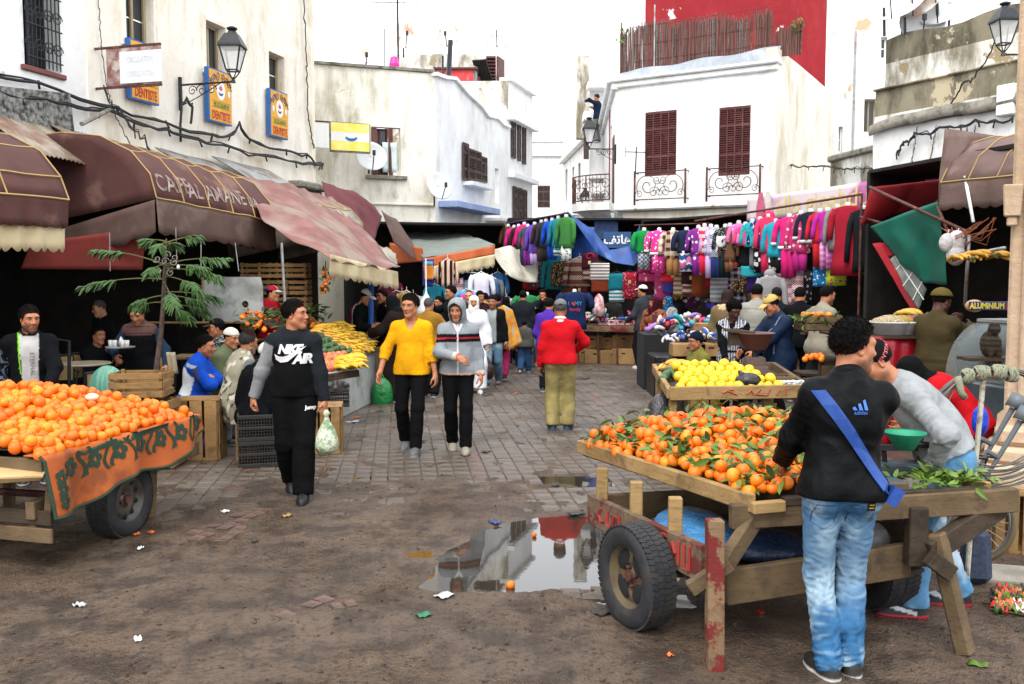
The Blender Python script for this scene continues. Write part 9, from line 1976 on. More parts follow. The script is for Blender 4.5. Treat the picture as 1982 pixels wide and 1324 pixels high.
def slab_(x0,x1,x2,x3,y0,y1):return[(x0,y0),(x1,y0),(x2,y1),(x3,y1)]
bars=[[(-.034+.026*i+.0,0),(-.016+.026*i,0),(-.028+.026*i-.0*i,.018+.016*i),(-.046+.026*i+.006,.012+.016*i)]for i in range(3)]
wrap_decal('logo',bars,(-.05,.3,1.36),bx,by,bv,M_ADI,a.root,.008);wrap_decal('logo_lettering',text_mesh('adidas',.026,sub=1),(-.05,.3,1.348),bx,by,bv,M_ADI,a.root,.008)
wrap_decal('leather_patch',[[(-.035,-.02),(.035,-.02),(.035,.02),(-.035,.02)]],(.10,.3,.985),bx,by,jb,mat('leather_patch','#a84a24',.6),a.root,.004)
wrap_decal('pocket_label',[[(-.02,-.055),(.02,-.055),(.022,.055),(-.018,.055)]],(-.115,.3,.93),bx,by,jb,M_BLACKC,a.root,.005)
for k_ in range(6):wrap_decal('pocket_label_print',[[(-.013,0),(.013,0),(.013,.006),(-.013,.006)]],(-.116,.3,.888+k_*.016),bx,by,jb,mat('gold_print','#c09a3a',.6),a.root,.008)
M_SEAMJ=mat('jeans_seam','#2c4c68',.9)
for pts_ in([(.035,.9),(.135,.9),(.14,.80),(.085,.765),(.035,.80)],[(-.035,.9),(-.135,.9),(-.14,.80),(-.085,.765),(-.035,.80)]):
 for p,q in zip(pts_,pts_[1:]+pts_[:1]):
  d=Vector((q[0]-p[0],q[1]-p[1])).normalized()*.0022;wrap_decal('pocket_seam',[[(-p[0]-d.y,p[1]+d.x),(-q[0]-d.y,q[1]+d.x),(-q[0]+d.y,q[1]-d.x),(-p[0]+d.y,p[1]-d.x)]],(0,.3,0),bx,by,jb,M_SEAMJ,a.root,.003)
wrap_decal('yoke_seam',[[(-.16,.955),(0,.93),(.16,.955),(.16,.951),(0,.926),(-.16,.951)]],(0,.3,0),bx,by,jb,M_SEAMJ,a.root,.003)
a=PP('man in a grey sweatshirt and black beanie leaning over the right cart',1822,700,5.35,-98,H=1.76,pose=dict(pel=(0,.05,.93),lean=44,head=(14,12,0),hl=(.16,-.05,.90),hr=(-.2,-.42,.98),el=(1,.5,.0),er=(-1,.3,-.3),fl=(.12,-.12,.085),fr=(-.12,.2,.085),pw=0),skin='mid',beard=.35,fat=1.02,shw=1.0)
a.body(hands=((.25,(-.25,-.85,-.35),(0,0,-1)),(.5,None,None)),hv=.0045);a.top('sweatshirt','#8e9193',inf=.024,hem=.03,wr=.022,collar='crew',loose=.03,colf=lambda c,q,t,P:blend(c,sstep(noise3(P*120),-.1,.3)*.25,'#747779'))
a.trousers('#5a84a8',.02,.014,'jeans',colf=jeans('#5a88ac','#c0d0d8'));a.hair(HAIRB,.008,.002);a.beanie('#141416',low=.022)
a.shoes('#1c1a1c','#b01c30',colf=lambda c,P:blend(c,((np.abs(P[:,2]+.035+.25*(P[:,1]+.06))<.011)&(P[:,1]<-.0)),'#b8bcc0'))
bh=a.bvh(a.parts['beanie'][0]);hx=Vector(a.Mhd@V3(0,1,0));hx0=Vector(a.Mhd@V3(0,.94,.40)).normalized();hz=Vector(a.Mhd@V3(.35,-.4,.94)).normalized()
wrap_decal('beanie_lettering',text_mesh('R PORN*STAR',.034,bold=.0012,sub=1),Vector(a.HC)+Vector(a.Mhd@(V3(.0,.02,.052)*a.k)),hx0,hz,bh,mat('red_white_lettering','#b85a5a',.7),a.root,.003)
a=PP('person bent over in a red jacket and black hood beside the bicycle',1868,760,7.6,-105,H=1.7,pose=dict(pel=(0,.1,.78),lean=58,head=(0,20,0),hl=(.2,-.45,.75),hr=(-.2,-.4,.75),fl=(.12,-.15,.085),fr=(-.12,.12,.085)),skin='tan')
a.body();a.top('jacket','#b0121c',inf=.024,hem=-.06,wr=.018,collar='crew');a.trousers('#8a1420',.02);a.hijab('#121214','hood',.12);a.shoes()
a=PP('young man striding in a black hooded top with a white logo',566,582,8.2,8,pose=dict(lean=2,head=(72,0,0),hl=(.27,-.08,.86),hr=(-.37,.06,.86),er=(-.9,.6,-.1),fl=(.08,-.22,.085),fr=(-.06,.20,.13),kr=(-.05,-1,0)),skin='mid',shw=1.08)
a.body(hands=((.9,(.05,-.1,-1),None),(.7,None,None)),hv=.0046)
def nk(c,q,t,P):
 c=tile('#0e0f11',P);c=blend(c,((q[:,2]>.415+.02*np.abs(q[:,0]))|(t=='hood')|(t=='collar')),'#23282e');L=np.isin(t,('ual','fal'));Rr=np.isin(t,('uar','far'));c=blend(c,(L&(np.abs(q[:,0])>.15)),'#24282e');c=blend(c,(Rr&(q[:,0]<-.14-.0*q[:,2])&(q[:,2]<.5)),'#7c7e80');return c
a.top('hooded_top','#0e0f11',inf=.026,hem=-.03,wr=.012,collar='hood',colf=nk,loose=.012);a.trousers('#0c0d0f',.022,.014,bag=.012,ank=.03);a.hair(HAIRB,.016,.004,45,top=.012)
a.shoes('#15181c','#22262c',yaw=(0,8),pitch=(0,22))
bv=a.bv['hooded_top'];wt=mat('white_print','#d8d8d8',.6)
wrap_decal('logo_lettering',text_mesh('NIKE',.105,bold=.006,shear=.25,space=.85,sub=2),(-.025,-.3,1.335),(1,0,0),(0,0,1),bv,wt,a.root,.008);wrap_decal('logo_lettering',text_mesh('AIR',.115,bold=.006,shear=.25,space=.85,sub=2),(.085,-.3,1.25),(1,0,0),(0,0,1),bv,wt,a.root,.008)
wrap_decal('logo',[[(-.15,.03),(-.135,-.02),(-.095,-.045),(-.03,-.035),(-.03,.02),(-.07,.008),(-.11,.01)],[(-.03,-.035),(.05,.03),(.13,.10),(.03,.062),(-.03,.02)]],(-.01,-.3,1.265),(1,0,0),(0,0,1),bv,wt,a.root,.0085)
wrap_decal('trouser_lettering',text_mesh('Jump',.045,bold=.002,sub=1),(.15,-.3,.82),(1,0,0),(0,0,1),a.bv['trousers'],wt,a.root,.004)
b=MB();c=VV(a.root.location.x,8.2,0)+VV(.31,-.13,.0);
b.lathe([(.012,.80),(.035,.77),(.018,.745),(.03,.70),(.075,.62),(.10,.54),(.105,.48),(.085,.425),(.02,.41)],20,c);bg_=b.build('plastic_bag',[mat('veg_bag_film','#a8b890',.3,'#c8c8bc',9,bump=1,bs=18,bd=.03,dirt='#3a6a2a',ds=7)],smooth=1);tag(bg_,'knotted clear plastic bag of vegetables in the hand of the striding man','bag')
a=PP('young man walking in a bright yellow jumper and black jeans',796,570,10.3,-4,pose=dict(lean=3,head=(-16,4,0),hl=(.27,-.06,.86),hr=(-.33,-.14,.90),er=(-.8,.7,0),fl=(.07,-.2,.085),fr=(-.11,.16,.11)),skin='mid',shw=1.04)
a.body(1,hands=((.5,None,None),(.3,None,(0,-.5,-1))),hv=.0052);a.top('jumper','#d3960e',inf=.018,sleeve=.42,hem=-.07,wr=.013,collar='v',loose=.008);a.trousers('#101013',.012,.011,'jeans');a.hair(HAIRB,.02,.006,40,top=.012);a.shoes('#5a5c5c','#a8a8a4',pitch=(0,20))
a=PP('young man walking in a grey striped jacket with the hood up',886,577,10.35,3,pose=dict(lean=5,head=(-14,12,0),hl=(.26,-.05,.87),hr=(.0,-.30,1.10),er=(-1,.3,-.3),fl=(.08,-.2,.085),fr=(-.07,.12,.1)),skin='mid')
def hd_(c,q,t,P):
 z=q[:,2]+.04*np.abs(q[:,0]);c=blend(c,((z>.335)&(z<.42)),'#15161a');c=blend(c,((z>.368)&(z<.385)),'#a8242c');bl_=(np.abs(q[:,2]+.03)<.012)&~np.isin(t,('fal','far'));c=blend(c,bl_,'#c89a84');c=blend(c,((np.abs(q[:,0])<.006)&(q[:,1]<0)),'#d0d0d0')
 for i,s_ in((0,'fal'),(1,'far')):
  dd_=NN(P-a.wr[i],axis=1);c=blend(c,((dd_<.075)&(t==s_)),'#b0aaa6');c=blend(c,((dd_<.05)&(dd_>.03)&(t==s_)),'#c8825a')
 return c
a.body(hands=((.4,None,None),(.25,(.75,-.2,-.45),(.2,.6,-.6))),hv=.0052);a.top('jacket','#83898d',inf=.026,hem=-.055,wr=.013,collar='stand',colf=hd_,loose=.012);a.trousers('#0e0f12',.014,.012,'jeans');a.hair(HAIRB,.012,.004,line=-.006);a.hoodup('#83898d','#3a3c3e');a.shoes('#8a8474','#3a4a5a',pitch=(0,24))
wrap_decal('collar',[[(-.07,1.47),(-.012,1.36),(.012,1.36),(.07,1.47),(.045,1.47),(0,1.385),(-.045,1.47)]],(0,-.3,0),(1,0,0),(0,0,1),a.bv['jacket'],M_BUST,a.root,.003)
a=PP('older man seen from behind in a red jumper and khaki trousers',1085,580,11.7,176,pose=dict(lean=2,head=(0,3,0),hl=(.27,-.04,.86),hr=(-.2,-.3,1.05),er=(-1,.3,-.2),fl=(.1,.02,.085),fr=(-.1,-.03,.085)),skin='tan',old=1,fat=1.12,shw=1.14)
a.body();a.top('jumper','#b8121c',inf=.028,hem=-.045,wr=.014,collar='polo',loose=.015,colf=lambda c,q,t,P:blend(c,((t=='collar')&(q[:,2]>.515)),'#d8d4d0'));a.trousers('#85794c',.024,.014,bag=.01,waist=.05,ank=.03,colf=noise_mix('#85794c','#978a5a',5));a.hair(GH,.008,.003);a.cap('#6a6b6d',brim='#5e5f61',tilt=4,colf=lambda c,P:blend(c,((((P[:,0])/.035)**2+((P[:,2]-.045)/.024)**2<1)&(P[:,1]>0)),'#3a3836'));a.shoes('#24405a','#5a6a78',yaw=(10,-14))
for s_ in(-1,1):wrap_decal('pocket_flap',[[(s_*.035,0),(s_*.125,.01),(s_*.12,-.03),(s_*.08,-.045),(s_*.04,-.035)][::s_]],(0,.3,.87),(-1,0,0),(0,0,1),a.bv['trousers'],mat('khaki_flap','#74693f',.9),a.root,.004)
a=PP('woman walking in a white robe and white headscarf',917,572,15.5,6,sex='f',pose=dict(lean=2,head=(-6,3,0),hl=(.27,-.1,.82),hr=(-.18,-.2,.95),**WALK_L));a.body();a.robe('robe','#cfd0d6',.1,.22,drape=.02,collar='crew');a.hijab('#dcdad6',long=.14);a.shoes('#b8b8b8')
a=PP('older man in a black beanie and open black jacket carrying a brown bag',954,580,16.4,-4,H=1.63,old=.3,beard=.4,pose=dict(lean=5,head=(-8,8,0),hl=(.27,-.05,.82),hr=(-.28,-.05,.8),**WALK_R));a.body();a.top('jacket','#17181b',inf=.03,hem=-.1,wr=.012,collar='crew',colf=lambda c,q,t,P:blend(c,((np.abs(q[:,0]+.01)<.085)&(q[:,1]<-.04)&np.isin(t,('chest','waist','pelvis','yoke'))),'#8a9290'));a.trousers('#5a7488',.02,colf=jeans('#5a7890','#9ab0ba'),name='jeans');a.beanie('#17181a');a.shoes('#3a2a22')
for u,v,Y,lab in((943,712,16.2,'brown plastic bag carried by the man in the beanie'),(912,700,15.3,'dark brown bag hanging from the hand of the woman in white')):b=MB();c=at(u,v,Y);b.lathe([(.02,.2),(.05,.12),(.13,.02),(.14,-.1),(.09,-.19),(.01,-.2)],14,c);tag(b.build('carrier_bag',mat('brown_bag_film','#3a2822',.4,bump=1,bs=14,bd=.03),smooth=1),lab,'bag')
a=PP('child in a red woollen hat with a yellow and orange towel on the back',972,588,17.2,170,H=1.38,pose=dict(lean=6,head=(30,0,0),**WALK_L));a.body();a.top('coat','#6a2a4a',inf=.03,hem=-.2);a.trousers('#a02a5a',.02);a.beanie('#c01c24');a.shoes('#3a2a3a')
tw_=sheet('towel','large orange and yellow patterned towel carried over the shoulder of a child','towel',[at(958,598,16.7),at(975,590,16.55),at(992,600,16.7)],[at(966,672,16.7),at(985,678,16.5),at(1011,662,16.8)],mat('towel_print','#d07a2a',.9,'#d8a830',9,dirt='#6aa8c0',ds=7,d0=.6,d1=.62,bump=.3,bs=80),18,14,.06)
a=PP('little boy in a grey hooded jacket walking away in jeans',1015,616,18.5,165,H=1.06,pose=dict(lean=2,**WALK_R));a.body();a.top('jacket','#4a4a44',inf=.04,hem=-.08,collar='hood');a.trousers('#2a4468',.03,name='jeans');a.hair(HAIRB,.012);a.shoes('#a0a0a0')
a=PP('man in a dark padded jacket seen from behind in the crowd',1012,563,19.3,170,fat=1.15,shw=1.15,pose=dict(lean=3));a.body();a.top('jacket','#23272d',inf=.045,hem=-.12,wr=.014,collar='stand');a.trousers('#1c1e24',.02);a.hair(HAIRB,.01);a.shoes()
a=PP('young man in a black zipped jacket holding a hand to his mouth',1050,560,20.0,0,pose=dict(head=(0,10,0),hr=(-.02,-.17,1.50),er=(-1,-.2,-.9),hl=(.12,-.25,1.1),fl=(.12,0,.085),fr=(-.12,-.05,.085)));a.body();a.top('jacket','#16181c',inf=.035,hem=-.08,collar='stand',colf=lambda c,q,t,P:blend(c,((np.abs(q[:,2]-.39-.1*np.abs(q[:,0]))<.01)&(np.abs(q[:,0])>.05)),'#c8c4b8'));a.trousers('#4a6078',.02,colf=jeans('#4a6480','#a0b4c0'),name='jeans');a.hair(HAIRB,.014);a.shoes('#a0a0a0')
a=PP('woman in a brown patterned robe and dark red headscarf',1268,575,17.2,-32,sex='f',skin='tan',pose=dict(lean=2,head=(-20,2,0),hl=(.12,-.28,1.12),hr=(-.27,-.05,.85),el=(1,.4,-.2),**WALK_L));a.body();a.robe('robe','#7c4a34',.1,.24,drape=.022,colf=lambda c,q,t,P:blend(c,(fbm(P*13,2)>.28),'#3a2018'));a.hijab('#4a0f20',long=.32);a.shoes('#2a3a4a')
b=MB();c=Vector(a.root.location)+VV(-.02,-.25,.0);b.tube([(c.x-.02,c.y,1.25),(c.x+.02,c.y-.02,.95),(c.x,c.y,.72)],[.05,.035,.03],8);o=b.build('scarf_end',mat('dark_red_scarf','#4a0f20',.9),a.root,smooth=1)
o.matrix_parent_inverse=Matrix.Rotation(-a.root.rotation_euler[2],4,'Z')
a=PP('man in a white cap and dark grey jacket standing at the back stall',1247,552,19.2,-140,pose=dict(lean=3,head=(10,0,0),hl=(.2,-.3,1.0),hr=(-.2,-.3,1.0)));a.body();a.top('jacket','#3a3d44',inf=.035,hem=-.14,collar='stand');a.trousers('#1c1e22',.022);a.hair(HAIRB,.012);a.cap('#d8d8d4');a.shoes('#c8c8c0')
a=PP('woman in a bright blue headscarf and grey striped coat',1300,573,18.6,-70,sex='f',pose=dict(lean=8,head=(0,6,0),hl=(.14,-.3,.95),hr=(-.14,-.3,.95)));a.body();a.robe('coat','#7c7a78',.4,.2,drape=.01,colf=lambda c,q,t,P:blend(c,(np.sin(q[:,0]*260)>.5)*.6,'#b8b4b0'));a.hijab('#1c3a5a',long=.06,colf=lambda c,P:blend(c,(noise3(P*30)>.1),'#1f7ab0'));a.shoes()
b=MB();c=at(1297,668,18.3);b.box(c,(.3,.12,.45),None,.85);tag(b.build('shoulder_bag',mat('teal_bag','#1c4a6a',.6),bevel=.03),'dark blue bag hanging from the arm of the woman in grey','bag')
a=PP('boy in a dark jacket looking out between the women',1309,557,19.6,-6,pose=dict(head=(-8,0,0)));a.body();a.top('jacket','#15171b',inf=.035,hem=-.1,collar='stand');a.trousers('#1c1e24');a.hair(HAIRB,.01,line=-.004);a.shoes()
a=PP('seated man in an olive jacket, navy beanie and glasses behind the yellow apples',1358,645,12.7,-72,H=1.72,skin='mid',beard=.3,pose=sit(.40,.4,6,head=(-4,2,0)));a.body();a.top('jacket','#6e6a30',inf=.035,hem=-.1,collar='stand',wr=.013);a.trousers('#3a3a3a');a.beanie('#141d33',tall=.012,low=.028);a.hair(HAIRB,.006,.002);a.shoes()
b=MB();[b.tube([Vector(a.HC+a.Mhd@(NA([sg*.032+.02*cos(t),-.098,.012+.016*sin(t)])*a.k))for t in np.linspace(0,2*PI,13)[:-1]],.0022,4,closed=1)for sg in(1,-1)];[b.tube([Vector(a.HC+a.Mhd@(NA([sg*.052,-.096,.016])*a.k)),Vector(a.HC+a.Mhd@(NA([sg*.08,.0,.02])*a.k))],.002,4)for sg in(1,-1)];link('glasses',b.mesh('glasses',M_IRON),a.root)
bs0=Vector(a.root.location);crate('low crate under the seated man in olive',(bs0 .x,bs0 .y,0),.42,.36,.30,10,standing=1)
a=PP('dark skinned woman in a black and white striped waistcoat looking down',1420,580,12.1,-18,sex='f',skin='dark',pose=dict(lean=8,head=(24,24,0),hl=(.12,-.34,.98),hr=(-.06,-.36,.95),el=(1,.4,-.3),er=(-1,.4,-.2)));a.body()
a.top('sweater','#0e0f12',inf=.016,hem=-.05,wr=.01);a.top('waistcoat','#15161a',inf=.03,hem=-.12,vest=1,collar='v',colf=lambda c,q,t,P:blend(c,((np.sin(q[:,0]*210+2.2*(q[:,2]>.33))>.1)&(np.sin(q[:,2]*40)>-.93)),'#c4c4d0'));a.trousers('#15161a');a.hair(HAIRB,.03,.012,22,back=.11,top=.02,line=-.004);a.beanie('#0e0e10','knitted_hat',low=.045,tall=.02);a.shoes()
a=PP('man in a tan cap and blue padded jacket working at the scale',1512,568,11.7,-74,pose=dict(lean=9,head=(0,22,0),hl=(.12,-.46,.98),hr=(-.16,-.48,.98),el=(1,.4,-.4)),beard=.35,fat=1.12,shw=1.1);a.body(hv=.006)
a.top('jacket','#162a48',inf=.042,hem=-.16,wr=.015,collar='stand',m=M_SHINY,loose=.02,colf=lambda c,q,t,P:blend(c,((np.abs(q[:,0]-.135-.12*(q[:,2]-.2))<.006)&(q[:,2]>.08)&(q[:,1]<.02))*.8,'#8a96a4'));a.trousers('#1c1e22');a.hair(HAIRB,.012);a.cap('#b0985a',brim='#b89e60');a.shoes()
a=PP('man in a pale grey quilted jacket and black cap seen from behind',1466,550,13.8,172,fat=1.15,shw=1.12,pose=dict(lean=4,head=(-10,5,0),hl=(.16,-.3,1.0),hr=(-.16,-.3,1.0)));a.body();a.top('jacket','#8e8c84',inf=.05,hem=-.16,wr=.012,collar='stand',loose=.02,colf=lambda c,q,t,P:blend(c,(np.abs(np.mod(q[:,2],.13)-.065)<.005)*.6,'#5a5850'));a.trousers('#26282c');a.hair(HAIRB,.01);a.cap('#15161a',back=0,tilt=8,sag=-.01);a.shoes()
a=PP('man with cropped hair in a dark blue jacket among the shoppers',1505,556,14.7,165,pose=dict(lean=5,head=(15,6,0)));a.body();a.top('jacket','#1c2430',inf=.04,hem=-.14,collar='stand');a.trousers('#1c1e22');a.hair('#3a3230',.003,.001);a.shoes()
a=PP('man in a black jacket with white piping seen from behind',1548,556,14.3,160,pose=dict(lean=5,head=(-20,8,0)));a.body();a.top('jacket','#111318',inf=.035,hem=-.12,collar='stand',colf=lambda c,q,t,P:blend(c,(np.abs(q[:,2]-.2-.25*q[:,0])<.007)*.9,'#b8bcc0'));a.trousers('#15171a');a.hair(HAIRB,.012);a.shoes()
a=PP('man in a beige shirt standing by the crate of tangerines',1590,553,12.9,112,pose=dict(lean=8,head=(-6,8,0),hl=(.16,-.34,1.02),hr=(-.2,-.42,.98)),beard=.3);a.body();a.top('shirt','#8c8676',inf=.025,hem=-.14,collar='polo',wr=.014,loose=.015);a.trousers('#3a3834');a.hair(HAIRB,.01);a.shoes()
a=PP('woman with a brown headscarf and fur edged hood at the hat stall',1405,560,15.0,150,sex='f',pose=dict(lean=8,head=(0,12,0)));a.body();a.top('coat','#6a5a40',inf=.05,hem=-.2,collar='hood',colf=lambda c,q,t,P:blend(c,(t=='hood'),'#b8a07c'));a.trousers('#1c1c1e');a.hijab('#3a2a26',long=.05);a.shoes()
a=PP('uniformed man in olive with a beret reaching over the food counter',1812,560,10.2,128,skin='dark',pose=dict(lean=8,head=(-12,14,0),hl=(.1,-.52,1.40),hr=(-.12,-.54,1.34),el=(.8,.2,-.8),er=(-.8,.2,-.8)),fat=1.12,shw=1.08);a.body()
a.top('tunic','#4a4028',inf=.034,hem=-.16,collar='polo',wr=.014,loose=.012,colf=lambda c,q,t,P:blend(c,(np.abs(q[:,2]-.04)<.02)*.7,'#3a3220'));a.trousers('#453c26',.026,bag=.012);a.hair(HAIRB,.006);a.cap('#5e5228','beret',brimless=1,tilt=14,puff=.018,sag=.012);a.shoes()
a=PP('seller in a black track jacket behind the heap of oranges',52,592,8.75,26,pose=dict(lean=4,head=(22,6,0),hl=(.16,-.34,.98),hr=(-.28,.0,.9),el=(1,.5,-.3)),beard=.75,skin='mid',shw=1.08);a.body(hands=((.3,(.3,-.9,-.2),(0,0,-1)),(.4,None,None)),hv=.0046)
def sj(c,q,t,P):
 v=(np.abs(q[:,0]-.0)<.075+.03*(q[:,2]-.2))&(q[:,1]<-.03)&np.isin(t,('chest','waist','pelvis','yoke'));c=blend(c,v,'#a8a6a4');rim=(np.abs(np.abs(q[:,0]+.0)-.085-.03*(q[:,2]-.2))<.006)&(q[:,0]<0)&(q[:,1]<0)&(q[:,2]>.15);c=blend(c,rim,'#7ac820')
 arm=np.isin(t,('uar','far'));return blend(c,(arm&(np.sin((q[:,1]-.02)*300)>.35)&(np.abs(q[:,1]-.02)<.035)),'#5a6478')
a.top('track_jacket','#111318',inf=.03,hem=-.08,wr=.013,collar='stand',colf=sj);a.trousers('#1c1e22');a.hair(HAIRB,.018,.005,55,top=.012,line=-.004);a.shoes()
wrap_decal('shirt_lettering',text_mesh('ETERNAL',.055,sub=1),(.02,-.3,1.15),(0,0,-1),(1,0,0),a.bv['track_jacket'],mat('grey_print','#6a6a6c',.8),a.root,.004)
a=PP('waiter in a black quilted waistcoat carrying a tray of tea glasses',268,586,11.0,6,pose=dict(lean=4,head=(-4,24,0),hl=(.34,-.12,.95),hr=(-.20,-.32,1.08),er=(-1,.4,-.6)),beard=.3);a.body();a.top('sweater','#24384e',inf=.015,hem=-.05);a.top('waistcoat','#0f1114',inf=.04,hem=-.09,vest=1,collar='stand',colf=lambda c,q,t,P:blend(blend(c,(q[:,2]>.42),'#5a403c'),(np.abs(np.mod(q[:,2],.08)-.04)<.004)*.5,'#050506'));a.trousers('#15171a');a.hair(HAIRB,.01,line=-.004);a.shoes()
tr_=thing('tea_tray','round tray with a metal teapot and glasses held by the waiter','tray',at(233,672,10.6));p=at(233,673,10.6);b=MB().lathe([(.002,0),(.16,0),(.165,.012)],20,p);b.build('tray',M_ZINC,tr_);b=MB().lathe([(.03,0),(.045,.03),(.04,.07),(.02,.10),(.008,.12)],12,p+VV(0,.02,.01));b.build('teapot',M_CHROME,tr_,smooth=1)
for x in(-.09,-.04,.05,.1):b=MB().lathe([(.022,0),(.026,.08),(.024,.08),(.02,.004)],10,p+VV(x,-.05,.01));b.build('glass',M_LGLASS,tr_,smooth=1)
b=MB().grid(lambda x,z:at(330,690,10.7)+VV(-.05+.1*x+.03*z,.02*sin(x*7),.05-.25*z),5,6);tag(b.build('tea_towel',mat('cream_rag','#a89a7c',.9),smooth=1,solid=.01),'pale rag in the hand of the waiter','cloth')
a=PP('old man in dark clothes standing deep in the cafe',203,580,13.4,-30,skin='light',pose=dict(lean=8,head=(-20,12,0)));a.body();a.top('coat','#17171a',inf=.04,hem=-.3);a.trousers('#141416');a.hair(GH,.004);a.shoes()
a=PP('man in dark clothes sitting deep in the cafe',180,624,12.8,60,H=1.72,pose=sit(.48,.4,6,hl=(.1,-.3,.95)));a.body();a.top('coat','#14161a',inf=.04,hem=-.12);a.trousers('#141416');a.hair(HAIRB,.01);a.shoes()
a=PP('seated man in a blue and white track jacket with folded arms',366,638,10.7,92,H=1.74,old=.2,beard=.25,skin='mid',pose=sit(.50,.46,16,head=(0,4,0),hl=(-.06,-.26,.80),hr=(.08,-.28,.76),el=(1,-.2,-.5),er=(-1,-.2,-.5)),shw=1.06);a.body(hv=.0056)
def bw(c,q,t,P):
 bk=q[:,1]>.0;tor=np.isin(t,('chest','waist','pelvis'));c=blend(c,(tor&bk&(q[:,2]>.08)&(q[:,2]<.40)&(np.abs(q[:,0])<.2)),'#d0d4d8');c=blend(c,((np.abs(q[:,2]-.45)<.02)&(t=='yoke'))*.9,'#c8ccd0');arm=np.isin(t,('ual','uar','fal','far'));ax_=q[:,1]-q[:,2]*.0
 ua=np.isin(t,('uar','ual'));return blend(c,(ua&(np.abs(q[:,0])>.19)&(np.abs(q[:,1]+.12*(.45-q[:,2])*3-.01)<.03)),'#4a4858')
a.top('track_jacket','#1448b0',inf=.034,hem=-.09,wr=.014,collar='stand',colf=bw);a.trousers('#6a6a6e',.022,colf=lambda c,q,t,P:blend(c,(np.isin(t,('thr','thl'))&(np.abs(P[:,2]-a.hip[1][2]-.02)<.012)),'#b03040'));a.hair(HAIRB,.014,.005,line=.012);a.shoes()
a=PP('man in a black cap sitting behind the other seated men',424,604,12.1,-62,H=1.72,skin='tan',pose=sit(.62,.35,4));a.body();a.top('jacket','#1a1c20',inf=.035,hem=-.12,collar='stand',colf=lambda c,q,t,P:blend(c,((q[:,2]>.36)&(noise3(P*NA([25,25,60]))>.1)),'#7c7e78'));a.trousers('#15171a');a.hair(HAIRB,.008);a.cap('#15161a',brim='#2a2818');a.shoes()
a=PP('seated man in an olive jacket and cream cap',424,621,11.3,78,H=1.72,pose=sit(.56,.42,14,head=(-14,4,0)),fat=1.1);a.body();a.top('jacket','#5c6448',inf=.036,hem=-.1,collar='stand',wr=.015);a.trousers('#4a4a48');a.hair(HAIRB,.006);a.cap('#cfc9b8',brimless=1,tilt=4,sag=-.01);a.shoes()
CAM=('#8c8674','#4e4a3a','#b8b2a2')
def camo(c,q,t,P):n1,n2=fbm(P*9,2),fbm(P*9+40,2);c=tile(CAM[0],P);c=blend(c,(n1>.12),CAM[1]);return blend(c,(n2>.2),CAM[2])
a=PP('seated man in a camouflage waistcoat and brown felt hat',452,629,10.05,128,H=1.74,old=1,skin='tan',beard=.3,pose=sit(.58,.40,14,head=(10,4,0),hl=(.05,-.32,.78),hr=(-.1,-.3,.8)),fat=1.14);a.body();a.top('sweater','#6a6e74',inf=.022,hem=-.06);a.top('waistcoat',CAM[0],inf=.045,hem=-.22,vest=1,colf=camo,wr=.016,loose=.02,collar='stand');a.trousers('#5a5e66',.024);a.hair('#4a4a4a',.010,.004)
a.onhead('felt_hat',[rc((0,.02,.065),(0,.025,.125),.082,.07)],'#3a201a',k=.01,cuts=[lambda P:.062-P[:,2]-P[:,1]*.1,lambda P:P[:,2]-.155]);a.shoes('#1c1c1e')
a=PP('person in a long black cloak and white knitted cap sitting on the crates',492,652,9.72,150,H=1.70,skin='dark',old=1,pose=sit(.50,.38,16,head=(-10,6,0),hl=(.14,-.3,.68),hr=(-.14,-.3,.68)),fat=1.12);a.body();a.robe('cloak','#0d0f14',.32,.3,inf=.045,drape=.03,wr=.012)
a.onhead('knitted_cap',[el((0,.02,.05),(.08,.097,.086),inf=.01)],'#c0bcb4',cuts=[lambda P:(.028-P[:,2]-P[:,1]*.25)],wr=lambda P:.003*np.sin(np.arctan2(P[:,0],P[:,1])*14),colf=lambda c,P:blend(c,(np.sin(np.arctan2(P[:,0],P[:,1])*14)>.6)*.5,'#8a8680'));a.shoes('#6a3a2a')
a=PP('young man in a red hooded jacket and striped cap beside the crates',523,553,13.7,78,dz=.2,H=1.62,skin='light',pose=dict(lean=3,head=(-8,0,0),hl=(.1,-.26,1.0),hr=(-.14,-.28,1.0)));a.body();a.top('jacket','#a81428',inf=.038,hem=-.12,collar='hood',wr=.014);a.trousers('#1c1e24');a.hair(HAIRB,.008);a.cap('#c02030',brim='#c8c8cc',colf=lambda c,P:blend(blend(c,((P[:,1]>.03)&(P[:,2]<.11)),'#1c3a9a'),(np.abs(P[:,0])<.012),'#d8d8d8'));a.shoes()
b=MB().box((a.root.location.x,13.7,.1),(.7,.6,.2));tag(b.build('wooden_step',M_WOODD),'low wooden step under the red hooded man','step')
a=PP('fruit seller in a pink and black track jacket and white cap',690,556,15.5,66,pose=dict(lean=16,head=(0,18,0),hl=(.1,-.42,1.12),hr=(-.1,-.4,1.1)),skin='light');a.body();a.top('track_jacket','#15171b',inf=.034,hem=-.1,collar='stand',colf=lambda c,q,t,P:blend(blend(c,(q[:,1]>.05),'#a8284a'),(np.abs(q[:,1]-.045)<.01),'#c8c8c8'));a.trousers('#1c1e22');a.hair(HAIRB,.008);a.cap('#d4d4d4');a.shoes()
a=PP('woman in a brown robe and black headscarf choosing fruit',768,570,14.3,-104,sex='f',pose=dict(lean=6,head=(0,14,0),hl=(.1,-.42,1.12),hr=(-.12,-.36,1.2),el=(.8,.3,-.6)));a.body();a.robe('robe','#2a1f1c',.12,.22,drape=.018);a.hijab('#0f1418',long=.1);a.shoes('#3a2a22')
